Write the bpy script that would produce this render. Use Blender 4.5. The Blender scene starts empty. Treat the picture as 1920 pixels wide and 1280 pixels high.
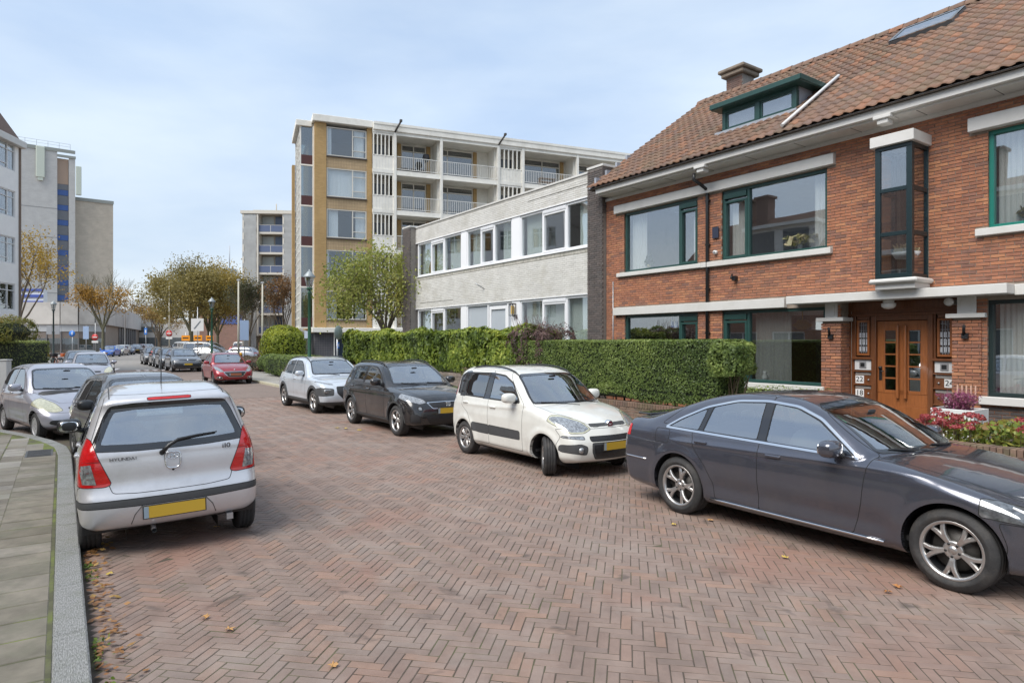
import bpy, math, random
import numpy as np
from mathutils import Vector, Matrix, Euler
random.seed(7); np.random.seed(7)
SC = bpy.context.scene
COL = SC.collection
# ------------------------------------------------------------------ camera
cam_d = bpy.data.cameras.new('camera'); cam = bpy.data.objects.new('camera', cam_d); COL.objects.link(cam)
cam.location = (0, 0, 2.0); cam.rotation_euler = (math.radians(90), 0, 0)
cam_d.sensor_width = 36.0; cam_d.lens = 22.7; cam_d.clip_start = 0.05; cam_d.clip_end = 6000
SC.camera = cam
SC.render.resolution_x = 1024; SC.render.resolution_y = 682
# ------------------------------------------------------------------ sky and sun
SUN_EL, SUN_AZ = 52.0, 226.0       # azimuth clockwise from +Y: to the left of the camera and behind it
w = bpy.data.worlds.new('World'); SC.world = w; w.use_nodes = True
nt = w.node_tree; nt.nodes.clear()
sky = nt.nodes.new('ShaderNodeTexSky'); sky.sky_type = 'NISHITA'; sky.sun_disc = False
sky.sun_elevation = math.radians(SUN_EL); sky.sun_rotation = math.radians(SUN_AZ)
sky.air_density = 1.0; sky.dust_density = 1.6; sky.ozone_density = 1.2
tc = nt.nodes.new('ShaderNodeTexCoord'); mp = nt.nodes.new('ShaderNodeMapping'); mp.inputs['Scale'].default_value = (1.0, 1.0, 3.2)
nz = nt.nodes.new('ShaderNodeTexNoise'); nz.inputs['Scale'].default_value = 1.5; nz.inputs['Detail'].default_value = 5; nz.inputs['Roughness'].default_value = .5
nz.inputs['Distortion'].default_value = .4
cr = nt.nodes.new('ShaderNodeValToRGB'); cr.color_ramp.elements[0].position = .38; cr.color_ramp.elements[1].position = .72
cr.color_ramp.elements[0].color = (.78, .78, .78, 1); cr.color_ramp.elements[1].color = (.97, .97, .97, 1)
nz2 = nt.nodes.new('ShaderNodeTexNoise'); nz2.inputs['Scale'].default_value = 2.7; nz2.inputs['Detail'].default_value = 6
cc = nt.nodes.new('ShaderNodeValToRGB'); cc.color_ramp.elements[0].position = .3; cc.color_ramp.elements[1].position = .7
cc.color_ramp.elements[0].color = (3.45, 4.40, 5.85, 1); cc.color_ramp.elements[1].color = (4.9, 5.65, 6.5, 1)
mx = nt.nodes.new('ShaderNodeMix'); mx.data_type = 'RGBA'
sep = nt.nodes.new('ShaderNodeSeparateXYZ')
hz = nt.nodes.new('ShaderNodeMapRange'); hz.inputs['From Min'].default_value = 0.0; hz.inputs['From Max'].default_value = .42
hz.inputs['To Min'].default_value = .99; hz.inputs['To Max'].default_value = .98
ml = nt.nodes.new('ShaderNodeVectorMath'); ml.operation = 'MULTIPLY'
ml2 = nt.nodes.new('ShaderNodeVectorMath'); ml2.operation = 'SCALE'
hw = nt.nodes.new('ShaderNodeMapRange'); hw.inputs['From Max'].default_value = .30; hw.inputs['To Min'].default_value = 1; hw.inputs['To Max'].default_value = 0
hc = nt.nodes.new('ShaderNodeMix'); hc.data_type = 'RGBA'; hc.inputs[6].default_value = (1, 1, 1, 1); hc.inputs[7].default_value = (1.12, 1.04, .93, 1)
bg = nt.nodes.new('ShaderNodeBackground'); bg.inputs['Strength'].default_value = 0.062
out = nt.nodes.new('ShaderNodeOutputWorld')
L = nt.links
L.new(tc.outputs['Generated'], mp.inputs['Vector']); L.new(mp.outputs[0], nz.inputs['Vector']); L.new(mp.outputs[0], nz2.inputs['Vector'])
L.new(nz.outputs['Fac'], cr.inputs[0]); L.new(cr.outputs[0], mx.inputs[0]); L.new(nz2.outputs['Fac'], cc.inputs[0])
L.new(sky.outputs[0], mx.inputs[6]); L.new(cc.outputs[0], mx.inputs[7])
L.new(tc.outputs['Generated'], sep.inputs[0]); L.new(sep.outputs['Z'], hz.inputs['Value']); L.new(sep.outputs['Z'], hw.inputs['Value'])
L.new(hw.outputs[0], hc.inputs[0]); L.new(mx.outputs[2], ml.inputs[0]); L.new(hc.outputs[2], ml.inputs[1])
L.new(ml.outputs[0], ml2.inputs[0]); L.new(hz.outputs[0], ml2.inputs['Scale']); L.new(ml2.outputs[0], bg.inputs['Color']); L.new(bg.outputs[0], out.inputs[0])
sun_d = bpy.data.lights.new('sun', 'SUN'); sun_d.energy = 1.5; sun_d.angle = math.radians(42); sun_d.color = (1, .95, .88)
sun = bpy.data.objects.new('sun', sun_d); COL.objects.link(sun)
sun.rotation_euler = Euler((math.radians(90 - SUN_EL), 0, math.radians(-SUN_AZ + 180)), 'XYZ'); sun.location = (0, 0, 60)
SC.view_settings.view_transform = 'Standard'; SC.view_settings.look = 'None'
SC.view_settings.exposure = 1.5; SC.view_settings.gamma = 1; SC.view_settings.use_curve_mapping = False
# ------------------------------------------------------------------ street frame: local X = -s (along facades, to the right), local Y = n (towards the houses)
TH = math.radians(34.9); SD = np.array([-math.sin(TH), math.cos(TH)]); SN = np.array([math.cos(TH), math.sin(TH)])
RZ = math.atan2(-SD[1], -SD[0])
def st(s, n): p = s * SD + n * SN; return (float(p[0]), float(p[1]))
# ------------------------------------------------------------------ object helpers
def tag(o, label=None, cat=None, group=None, kind=None):
    if label: o['label'] = label
    if cat: o['category'] = cat
    if group: o['group'] = group
    if kind: o['kind'] = kind
    return o
def empty(name, loc=(0, 0, 0), rz=0.0, parent=None):
    o = bpy.data.objects.new(name, None); COL.objects.link(o); o.location = loc; o.rotation_euler = (0, 0, rz); o.empty_display_size = .2
    if parent: o.parent = parent
    return o
def link(name, me, parent=None, loc=(0, 0, 0), rz=0.0, kind=None):
    o = bpy.data.objects.new(name, me); COL.objects.link(o); o.location = loc; o.rotation_euler = (0, 0, rz)
    if parent: o.parent = parent
    if kind: o['kind'] = kind
    return o
def copy_tree(o, parent=None):
    c = o.copy(); COL.objects.link(c); c.parent = parent
    for ch in list(o.children): copy_tree(ch, c)
    return c
class MB:
    """collects polygons; build() links them as one mesh object"""
    def __init__(s): s.v = []; s.f = []; s.m = []; s.mats = []; s.sm = []
    def mi(s, m):
        if m not in s.mats: s.mats.append(m)
        return s.mats.index(m)
    def add(s, vs, fs, m=0, smooth=False):
        b = len(s.v); s.v.extend([tuple(map(float, p)) for p in vs])
        for f in fs: s.f.append([b + i for i in f]); s.m.append(m); s.sm.append(smooth)
        return s
    def box(s, x0, x1, y0, y1, z0, z1, m=0, ch=0.0):
        if x0 > x1: x0, x1 = x1, x0
        if y0 > y1: y0, y1 = y1, y0
        if z0 > z1: z0, z1 = z1, z0
        if ch <= 0:
            v = [(x0,y0,z0),(x1,y0,z0),(x1,y1,z0),(x0,y1,z0),(x0,y0,z1),(x1,y0,z1),(x1,y1,z1),(x0,y1,z1)]
            f = [(0,3,2,1),(4,5,6,7),(0,1,5,4),(1,2,6,5),(2,3,7,6),(3,0,4,7)]
            return s.add(v, f, m)
        c = min(ch, (x1-x0)*.45, (y1-y0)*.45, (z1-z0)*.45)
        v = []; X = (x0, x1); Y = (y0, y1); Z = (z0, z1); idx = {}
        for i in (0, 1):
            for j in (0, 1):
                for k in (0, 1):
                    sx, sy, sz = (1 if i == 0 else -1), (1 if j == 0 else -1), (1 if k == 0 else -1)
                    idx[i,j,k,0] = len(v); v.append((X[i], Y[j]+sy*c, Z[k]+sz*c))
                    idx[i,j,k,1] = len(v); v.append((X[i]+sx*c, Y[j], Z[k]+sz*c))
                    idx[i,j,k,2] = len(v); v.append((X[i]+sx*c, Y[j]+sy*c, Z[k]))
        q = lambda *a: tuple(idx[t] for t in a)
        f = [q((0,0,0,0),(0,0,1,0),(0,1,1,0),(0,1,0,0)), q((1,0,0,0),(1,1,0,0),(1,1,1,0),(1,0,1,0)),
             q((0,0,0,1),(1,0,0,1),(1,0,1,1),(0,0,1,1)), q((0,1,0,1),(0,1,1,1),(1,1,1,1),(1,1,0,1)),
             q((0,0,0,2),(0,1,0,2),(1,1,0,2),(1,0,0,2)), q((0,0,1,2),(1,0,1,2),(1,1,1,2),(0,1,1,2))]
        for a in (0, 1):
            for b in (0, 1):
                f += [q((a,b,0,0),(a,b,1,0),(a,b,1,1),(a,b,0,1)), q((a,0,b,0),(a,1,b,0),(a,1,b,2),(a,0,b,2)), q((0,a,b,1),(1,a,b,1),(1,a,b,2),(0,a,b,2))]
        for i in (0, 1):
            for j in (0, 1):
                for k in (0, 1): f.append(q((i,j,k,0),(i,j,k,1),(i,j,k,2)))
        ctr = ((x0+x1)/2, (y0+y1)/2, (z0+z1)/2); g = []
        for t in f:
            a, b, d = [np.array(v[t[n]]) for n in (0, 1, 2)]
            nn = np.cross(b-a, d-a); cen = np.mean([v[n] for n in t], axis=0) - ctr
            g.append(t if np.dot(nn, cen) > 0 else t[::-1])
        return s.add(v, g, m)
    def tube(s, pts, rad, seg=10, m=0, cap=True, smooth=True):
        pts = [Vector(p) for p in pts]; n = len(pts)
        rad = rad if hasattr(rad, '__len__') else [rad]*n
        V = []; F = []; up = Vector((0, 0, 1)); prev = None
        for i, p in enumerate(pts):
            d = (pts[min(i+1, n-1)] - pts[max(i-1, 0)]).normalized()
            if prev is None:
                a = d.cross(up)
                if a.length < .05: a = d.cross(Vector((1, 0, 0)))
            else: a = prev - d * prev.dot(d)
            a.normalize(); b = d.cross(a); prev = a
            for k in range(seg):
                t = 2*math.pi*k/seg; V.append(p + (a*math.cos(t) + b*math.sin(t))*rad[i])
        for i in range(n-1):
            for k in range(seg):
                F.append((i*seg+k, i*seg+(k+1) % seg, (i+1)*seg+(k+1) % seg, (i+1)*seg+k))
        s.add(V, F, m, smooth)
        if cap:
            b = len(s.v) - len(V)
            s.f.append([b+k for k in range(seg)][::-1]); s.m.append(m); s.sm.append(False)
            s.f.append([b+(n-1)*seg+k for k in range(seg)]); s.m.append(m); s.sm.append(False)
        return s
    def lathe(s, prof, c=(0, 0, 0), axis='z', seg=24, m=0, smooth=True):
        V = []; F = []; n = len(prof)
        for r, h in prof:
            for k in range(seg):
                t = 2*math.pi*k/seg; a, b = r*math.cos(t), r*math.sin(t)
                p = (a, b, h) if axis == 'z' else ((h, a, b) if axis == 'x' else (b, h, a))
                V.append((p[0]+c[0], p[1]+c[1], p[2]+c[2]))
        for i in range(n-1):
            for k in range(seg): F.append((i*seg+k, i*seg+(k+1) % seg, (i+1)*seg+(k+1) % seg, (i+1)*seg+k))
        return s.add(V, F, m, smooth)
    def prism(s, poly, y0, y1, m=0, plane='xz'):
        n = len(poly)
        def P(a, b, c): return (a, c, b) if plane == 'xz' else ((a, b, c) if plane == 'xy' else (c, a, b))
        V = [P(a, b, y0) for a, b in poly] + [P(a, b, y1) for a, b in poly]
        F = [tuple(range(n)), tuple(range(2*n-1, n-1, -1))] + [(i, i+n, (i+1) % n+n, (i+1) % n) for i in range(n)]
        return s.add(V, F, m)
    def mesh(s, name, mats):
        me = bpy.data.meshes.new(name); me.from_pydata(s.v, [], s.f)
        for m in (mats if isinstance(mats, (list, tuple)) else [mats]): me.materials.append(m)
        me.polygons.foreach_set('material_index', s.m); me.polygons.foreach_set('use_smooth', s.sm); me.update()
        return me
    def build(s, name, mats, parent=None, loc=(0, 0, 0), rz=0.0, kind=None, fix=False):
        me = s.mesh(name, mats)
        if fix:
            import bmesh
            b = bmesh.new(); b.from_mesh(me); bmesh.ops.recalc_face_normals(b, faces=b.faces); b.to_mesh(me); b.free()
        return link(name, me, parent, loc, rz, kind)
def np_mesh(name, V, F, mats, smooth=False, attrs=None, normals=None, midx=None):
    """fast mesh from numpy arrays; F is (n,3) or (n,4)"""
    V = np.asarray(V, np.float32); F = np.asarray(F, np.int32); k = F.shape[1]
    me = bpy.data.meshes.new(name); me.vertices.add(len(V)); me.vertices.foreach_set('co', V.ravel())
    me.loops.add(F.size); me.loops.foreach_set('vertex_index', F.ravel())
    me.polygons.add(len(F)); me.polygons.foreach_set('loop_start', np.arange(0, F.size, k, dtype=np.int32))
    try: me.polygons.foreach_set('loop_total', np.full(len(F), k, np.int32))
    except Exception: pass
    me.polygons.foreach_set('use_smooth', np.full(len(F), smooth, bool))
    for m in (mats if isinstance(mats, (list, tuple)) else [mats]): me.materials.append(m)
    if midx is not None: me.polygons.foreach_set('material_index', np.asarray(midx, np.int32))
    me.update(calc_edges=True)
    for n_, arr in (attrs or {}).items():
        a = me.attributes.new(n_, 'FLOAT', 'FACE'); a.data.foreach_set('value', np.asarray(arr, np.float32))
    if normals is not None: me.normals_split_custom_set_from_vertices(np.asarray(normals, np.float32))
    return me
# camera test for choosing the pieces that show largest
def cam_depth(p):
    if p[1] < .5: return None
    x = 960 + 1211*p[0]/p[1]; y = 640 - 1211*(p[2]-2)/p[1]
    if x < -40 or x > 1960 or y < -40 or y > 1320: return None
    return p[1]
def brick_base(ch=.004):
    """unit brick lying in [-.5,.5]^3, front face at y=-.5, chamfered front edge; scaled per piece (sx,sy,sz)"""
    return None
def pieces(name, parent, pmat, items, mats, depth_axis='y', ch=.003, limit=300, tintf=None, base=None, vis=None):
    """items: list of (cx,cy,cz, sx,sy,sz, rx,ry,rz). Boxes with a chamfered outer face (-y or +z). The largest in view become parts."""
    if base is None:
        vs = []; c = ch
        def ring(u, d):  # four corners in the plane, depth d
            return [(-.5*u[0], -.5*u[1], d), (.5*u[0], -.5*u[1], d), (.5*u[0], .5*u[1], d), (-.5*u[0], .5*u[1], d)]
        sx = np.mean([i[3] for i in items]); sy = np.mean([i[5 if depth_axis == 'y' else 4] for i in items]); sd = np.mean([i[4 if depth_axis == 'y' else 5] for i in items])
        B = ring((1, 1), -.5) + ring((1, 1), .5 - c/sd) + ring((1-2*c/sx, 1-2*c/sy), .5)
        FQ = [(0,1,5,4),(1,2,6,5),(2,3,7,6),(3,0,4,7),(4,5,9,8),(5,6,10,9),(6,7,11,10),(7,4,8,11),(8,9,10,11)]
        B = np.array(B)
        if depth_axis == 'y': B = np.stack([B[:,0], -B[:,2], B[:,1]], 1)
    else: B, FQ = base; B = np.array(B)
    FQ = np.array(FQ)
    M = np.array(pmat); it = np.array(items, float); ctr = it[:, :3] @ M[:3, :3].T + M[:3, 3]
    order = []
    for i, p in enumerate(ctr):
        d = cam_depth(p)
        if d is not None and (vis is None or vis(items[i])): order.append((d, i))
    order.sort(); big = [i for _, i in order[:limit]]; bs = set(big)
    rest = [i for i in range(len(items)) if i not in bs]
    proto = np_mesh(name, B, FQ, mats, smooth=base is not None)
    for i in big:
        o = bpy.data.objects.new(name, proto); COL.objects.link(o); o.parent = parent
        x = items[i]; o.location = x[:3]; o.scale = x[3:6]; o.rotation_euler = x[6:9]
    if rest:
        r = it[rest]; Bs = B[None]*r[:, None, 3:6]
        ca, sa = np.cos(r[:, 6]), np.sin(r[:, 6]); cb, sb = np.cos(r[:, 7]), np.sin(r[:, 7]); cg, sg = np.cos(r[:, 8]), np.sin(r[:, 8])
        x, y, z = Bs[..., 0], Bs[..., 1], Bs[..., 2]
        y, z = y*ca[:, None]-z*sa[:, None], y*sa[:, None]+z*ca[:, None]
        x, z = x*cb[:, None]+z*sb[:, None], -x*sb[:, None]+z*cb[:, None]
        x, y = x*cg[:, None]-y*sg[:, None], x*sg[:, None]+y*cg[:, None]
        V = np.stack([x+r[:, None, 0], y+r[:, None, 1], z+r[:, None, 2]], -1).reshape(-1, 3)
        nb = len(B); F = (FQ[None] + (np.arange(len(rest))*nb)[:, None, None]).reshape(-1, FQ.shape[1])
        t = np.repeat(np.random.rand(len(rest)), len(FQ))
        me = np_mesh(name, V, F, mats, attrs={'tint': t}, smooth=base is not None)
        o = link(name, me, parent, kind='stuff')
        return o
# ------------------------------------------------------------------ materials
MATS = {}
def ramp(ns, stops):
    r = ns.new('ShaderNodeValToRGB'); e = r.color_ramp.elements
    while len(e) < len(stops): e.new(.5)
    for i, (p, c) in enumerate(stops): e[i].position = p; e[i].color = (*c, 1)
    return r
def mat(name, col, rough=.6, metal=0, coat=0, noise=0, nscale=8, bump=0, bscale=60, tint=None, tintamt=1.0, spec=.5, stretch=None, dirt=None, dscale=1.5, sheen=0, trans=0, back=None):
    """procedural material. tint: list of colours picked per piece (tint attribute + object random)"""
    if name in MATS: return MATS[name]
    m = bpy.data.materials.new(name); m.use_nodes = True; nt = m.node_tree; ns = nt.nodes; ls = nt.links
    b = ns['Principled BSDF']; b.inputs['Roughness'].default_value = rough; b.inputs['Metallic'].default_value = metal
    b.inputs['Coat Weight'].default_value = coat; b.inputs['Coat Roughness'].default_value = .04; b.inputs['Specular IOR Level'].default_value = spec
    tcn = ns.new('ShaderNodeTexCoord'); src = tcn.outputs['Object']
    if stretch:
        mpn = ns.new('ShaderNodeMapping'); mpn.inputs['Scale'].default_value = stretch; ls.new(src, mpn.inputs[0]); src = mpn.outputs[0]
    cur = None
    if tint:
        at = ns.new('ShaderNodeAttribute'); at.attribute_name = 'tint'; oi = ns.new('ShaderNodeObjectInfo')
        ad = ns.new('ShaderNodeMath'); ad.operation = 'ADD'; fr = ns.new('ShaderNodeMath'); fr.operation = 'FRACT'
        ls.new(at.outputs['Fac'], ad.inputs[0]); ls.new(oi.outputs['Random'], ad.inputs[1]); ls.new(ad.outputs[0], fr.inputs[0])
        r = ramp(ns, [(i/max(1, len(tint)-1), c) for i, c in enumerate(tint)]); ls.new(fr.outputs[0], r.inputs[0]); cur = r.outputs[0]
    if noise:
        gm = ns.new('ShaderNodeNewGeometry') if tint else None
        nz = ns.new('ShaderNodeTexNoise'); nz.inputs['Scale'].default_value = nscale; nz.inputs['Detail'].default_value = 6; nz.inputs['Roughness'].default_value = .65
        if gm: ls.new(gm.outputs['Position'], nz.inputs['Vector'])
        else: ls.new(src, nz.inputs['Vector'])
        mr = ns.new('ShaderNodeMapRange'); mr.inputs['From Min'].default_value = .25; mr.inputs['From Max'].default_value = .75
        mr.inputs['To Min'].default_value = 1-noise; mr.inputs['To Max'].default_value = 1+noise; ls.new(nz.outputs['Fac'], mr.inputs[0])
        sc = ns.new('ShaderNodeVectorMath'); sc.operation = 'SCALE'
        if cur: ls.new(cur, sc.inputs[0])
        else: sc.inputs[0].default_value = col
        ls.new(mr.outputs[0], sc.inputs['Scale']); cur = sc.outputs[0]
    if dirt:   # (colour, amount): blotchy stains
        nd = ns.new('ShaderNodeTexNoise'); nd.inputs['Scale'].default_value = dscale; nd.inputs['Detail'].default_value = 8; nd.inputs['Roughness'].default_value = .7
        gm2 = ns.new('ShaderNodeNewGeometry'); ls.new(gm2.outputs['Position'], nd.inputs['Vector'])
        rr = ramp(ns, [(.48, (0, 0, 0)), (.68, (dirt[1],)*3)]); ls.new(nd.outputs['Fac'], rr.inputs[0])
        mm = ns.new('ShaderNodeMix'); mm.data_type = 'RGBA'; ls.new(rr.outputs[0], mm.inputs[0])
        if cur: ls.new(cur, mm.inputs[6])
        else: mm.inputs[6].default_value = (*col, 1)
        mm.inputs[7].default_value = (*dirt[0], 1); cur = mm.outputs[2]
    if back:
        gb = ns.new('ShaderNodeNewGeometry'); mb = ns.new('ShaderNodeMix'); mb.data_type = 'RGBA'; ls.new(gb.outputs['Backfacing'], mb.inputs[0])
        if cur: ls.new(cur, mb.inputs[6])
        else: mb.inputs[6].default_value = (*col, 1)
        mb.inputs[7].default_value = (*back, 1); cur = mb.outputs[2]
    if cur: ls.new(cur, b.inputs['Base Color'])
    else: b.inputs['Base Color'].default_value = (*col, 1)
    if bump:
        nb = ns.new('ShaderNodeTexNoise'); nb.inputs['Scale'].default_value = bscale; nb.inputs['Detail'].default_value = 4
        ls.new(src, nb.inputs['Vector']); bp = ns.new('ShaderNodeBump'); bp.inputs['Strength'].default_value = bump; bp.inputs['Distance'].default_value = .01
        ls.new(nb.outputs['Fac'], bp.inputs['Height']); ls.new(bp.outputs[0], b.inputs['Normal'])
    MATS[name] = m; return m
def leaf_mat(name, cols, trans=.35, rough=.5):
    if name in MATS: return MATS[name]
    m = bpy.data.materials.new(name); m.use_nodes = True; nt = m.node_tree; ns = nt.nodes; ls = nt.links; b = ns['Principled BSDF']
    at = ns.new('ShaderNodeAttribute'); at.attribute_name = 'tint'
    r = ramp(ns, [(i/max(1, len(cols)-1), c) for i, c in enumerate(cols)]); ls.new(at.outputs['Fac'], r.inputs[0])
    ls.new(r.outputs[0], b.inputs['Base Color']); b.inputs['Roughness'].default_value = rough
    t = ns.new('ShaderNodeBsdfTranslucent'); ls.new(r.outputs[0], t.inputs[0])
    x = ns.new('ShaderNodeMixShader'); x.inputs[0].default_value = trans; ls.new(b.outputs[0], x.inputs[1]); ls.new(t.outputs[0], x.inputs[2])
    ls.new(x.outputs[0], ns['Material Output'].inputs[0]); MATS[name] = m; return m
def glass(name, tint=(.8, .85, .85), ior=1.5, rough=0.0, boost=0.0):
    if name in MATS: return MATS[name]
    m = bpy.data.materials.new(name); m.use_nodes = True; nt = m.node_tree; ns = nt.nodes; ls = nt.links
    ns.remove(ns['Principled BSDF'])
    t = ns.new('ShaderNodeBsdfTransparent'); t.inputs[0].default_value = (*tint, 1)
    g = ns.new('ShaderNodeBsdfGlossy'); g.inputs['Roughness'].default_value = rough; g.inputs[0].default_value = (.95, .97, 1, 1)
    gm = ns.new('ShaderNodeNewGeometry'); dt = ns.new('ShaderNodeVectorMath'); dt.operation = 'DOT_PRODUCT'; ls.new(gm.outputs['Incoming'], dt.inputs[0]); ls.new(gm.outputs['Normal'], dt.inputs[1])
    ab = ns.new('ShaderNodeMath'); ab.operation = 'ABSOLUTE'; ls.new(dt.outputs['Value'], ab.inputs[0])
    om = ns.new('ShaderNodeMath'); om.operation = 'SUBTRACT'; om.inputs[0].default_value = 1; ls.new(ab.outputs[0], om.inputs[1])
    f = ns.new('ShaderNodeMath'); f.operation = 'POWER'; f.inputs[1].default_value = 4.2; ls.new(om.outputs[0], f.inputs[0])
    mr = ns.new('ShaderNodeMapRange'); mr.inputs['From Min'].default_value = 0; mr.inputs['From Max'].default_value = 1; mr.inputs['To Min'].default_value = .05+boost; mr.inputs['To Max'].default_value = 1
    # slight waviness of real panes
    nz = ns.new('ShaderNodeTexNoise'); nz.inputs['Scale'].default_value = .9; nz.inputs['Detail'].default_value = 1
    tcn = ns.new('ShaderNodeTexCoord'); ls.new(tcn.outputs['Object'], nz.inputs['Vector'])
    bp = ns.new('ShaderNodeBump'); bp.inputs['Strength'].default_value = .06; bp.inputs['Distance'].default_value = .02; ls.new(nz.outputs['Fac'], bp.inputs['Height'])
    ls.new(bp.outputs[0], g.inputs['Normal'])
    ls.new(f.outputs[0], mr.inputs[0]); x = ns.new('ShaderNodeMixShader'); ls.new(mr.outputs[0], x.inputs[0]); ls.new(t.outputs[0], x.inputs[1]); ls.new(g.outputs[0], x.inputs[2])
    ls.new(x.outputs[0], ns['Material Output'].inputs[0]); MATS[name] = m; return m
def bricktex(name, c1, c2, mortar, bw, bh, ms=.01, rough=.85, rot=(0, 0, 0), bump=.3, off=.5, noise=.2):
    """far walls whose bricks are too small to build: brick pattern in object space (x, z)"""
    if name in MATS: return MATS[name]
    m = bpy.data.materials.new(name); m.use_nodes = True; nt = m.node_tree; ns = nt.nodes; ls = nt.links; b = ns['Principled BSDF']
    tcn = ns.new('ShaderNodeTexCoord'); sp = ns.new('ShaderNodeSeparateXYZ'); cb = ns.new('ShaderNodeCombineXYZ'); ad = ns.new('ShaderNodeMath'); ad.operation = 'ADD'
    ls.new(tcn.outputs['Object'], sp.inputs[0]); ls.new(sp.outputs[0], ad.inputs[0]); ls.new(sp.outputs[1], ad.inputs[1])
    if rot == 'flat': ls.new(sp.outputs[0], cb.inputs[0]); ls.new(sp.outputs[1], cb.inputs[1])
    else: ls.new(ad.outputs[0], cb.inputs[0]); ls.new(sp.outputs[2], cb.inputs[1])
    br = ns.new('ShaderNodeTexBrick'); br.inputs['Scale'].default_value = 1; br.inputs['Brick Width'].default_value = bw; br.inputs['Row Height'].default_value = bh
    br.inputs['Mortar Size'].default_value = ms; br.inputs['Color1'].default_value = (*c1, 1); br.inputs['Color2'].default_value = (*c2, 1); br.inputs['Mortar'].default_value = (*mortar, 1); br.offset = off
    br.inputs['Bias'].default_value = 0
    ls.new(cb.outputs[0], br.inputs[0])
    nz = ns.new('ShaderNodeTexNoise'); nz.inputs['Scale'].default_value = .8; nz.inputs['Detail'].default_value = 8; ls.new(tcn.outputs['Object'], nz.inputs[0])
    mr = ns.new('ShaderNodeMapRange'); mr.inputs['To Min'].default_value = 1-noise; mr.inputs['To Max'].default_value = 1+noise; ls.new(nz.outputs['Fac'], mr.inputs[0])
    sc = ns.new('ShaderNodeVectorMath'); sc.operation = 'SCALE'; ls.new(br.outputs[0], sc.inputs[0]); ls.new(mr.outputs[0], sc.inputs['Scale']); ls.new(sc.outputs[0], b.inputs['Base Color'])
    b.inputs['Roughness'].default_value = rough
    if bump:
        bp = ns.new('ShaderNodeBump'); bp.inputs['Strength'].default_value = bump; bp.inputs['Distance'].default_value = .01; bp.invert = True
        ls.new(br.outputs['Fac'], bp.inputs['Height']); ls.new(bp.outputs[0], b.inputs['Normal'])
    MATS[name] = m; return m
def text(name, body, size, mtl, parent, loc, rot, ext=.002, sx=1.0, align='CENTER'):
    cu = bpy.data.curves.new(name, 'FONT'); cu.body = body; cu.size = size; cu.extrude = ext; cu.align_x = align; cu.align_y = 'CENTER'
    cu.resolution_u = 3
    tmp = bpy.data.objects.new('tmp', cu); COL.objects.link(tmp)
    dg = bpy.context.evaluated_depsgraph_get(); me = bpy.data.meshes.new_from_object(tmp.evaluated_get(dg)); bpy.data.objects.remove(tmp)
    me.materials.clear(); me.materials.append(mtl)
    o = link(name, me, parent, loc); o.rotation_euler = rot; o.scale = (sx, 1, 1); return o
# common materials
M_white = mat('white_paint', (.60, .59, .565), .5, noise=.05, nscale=3, dirt=((.45, .44, .40), .35), dscale=2.0)
M_white2 = mat('white_trim', (.66, .66, .655), .45, noise=.03, nscale=4)
M_green = mat('green_joinery', (.020, .062, .054), .35, noise=.1, nscale=6)
M_green2 = mat('bright_green_joinery', (.01, .16, .125), .35, noise=.06)
M_black = mat('black_paint', (.015, .016, .018), .4)
M_dark = mat('dark_interior', (.05, .048, .045), .9)
M_room = mat('room_wall', (.32, .30, .27), .9)
M_curt = mat('net_curtain', (.82, .81, .78), .9, noise=.12, nscale=3, stretch=(14, 14, .15))
M_curtg = mat('green_white_curtain', (.78, .84, .80), .9, noise=.14, nscale=3, stretch=(14, 14, .15))
M_steel = mat('galvanised_steel', (.42, .43, .44), .4, metal=.8)
M_chrome = mat('chrome', (.75, .76, .78), .12, metal=1)
M_wood = mat('varnished_wood', (.29, .10, .032), .3, noise=.3, nscale=6, stretch=(6, 6, .7), coat=.3)
M_woodd = mat('dark_varnished_wood', (.15, .055, .022), .35, noise=.3, nscale=6, stretch=(6, 6, .7), coat=.2)
G_win = glass('window_glass', (.86, .88, .88), 1.55, boost=.17)
M_conc = mat('pale_concrete', (.42, .41, .38), .85, noise=.12, nscale=2, dirt=((.16, .15, .13), .5), dscale=.8)
# ================================================================== GROUND, ROAD, PAVEMENTS
M_ground = mat('ground_sheet', (.17, .15, .135), .95, noise=.2, nscale=.6)
g = MB(); g.add([(-2500, -400, -.06), (2500, -400, -.06), (2500, 3500, -.06), (-2500, 3500, -.06)], [(0, 1, 2, 3)]); tag(g.build('ground', M_ground), kind='structure')
M_bed = mat('joint_sand', (.080, .062, .048), .95, noise=.3, nscale=5, dirt=((.10, .12, .04), .7), dscale=1.6)
M_brickroad = mat('paving_brick', (.25, .17, .15), .78, tint=[(.200, .145, .120), (.218, .157, .130), (.230, .168, .139), (.212, .156, .131), (.222, .154, .124), (.255, .166, .125), (.222, .166, .139), (.204, .144, .118), (.228, .166, .137), (.182, .136, .115)],
                  noise=.25, nscale=3.5, bump=.35, bscale=3, dirt=((.29, .25, .22), .5), dscale=.9)
def second_dirt(m, col, amt, scale, lo, hi):
    nt = m.node_tree; ns = nt.nodes; ls = nt.links; b = ns['Principled BSDF']; src = b.inputs['Base Color'].links[0].from_socket
    nz = ns.new('ShaderNodeTexNoise'); nz.inputs['Scale'].default_value = scale; nz.inputs['Detail'].default_value = 7; nz.inputs['Distortion'].default_value = .6; g = ns.new('ShaderNodeNewGeometry'); ls.new(g.outputs['Position'], nz.inputs['Vector'])
    r = ramp(ns, [(lo, (0, 0, 0)), (hi, (amt,)*3)]); ls.new(nz.outputs['Fac'], r.inputs[0]); x = ns.new('ShaderNodeMix'); x.data_type = 'RGBA'; ls.new(r.outputs[0], x.inputs[0]); ls.new(src, x.inputs[6]); x.inputs[7].default_value = (*col, 1); ls.new(x.outputs[2], b.inputs['Base Color'])
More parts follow.
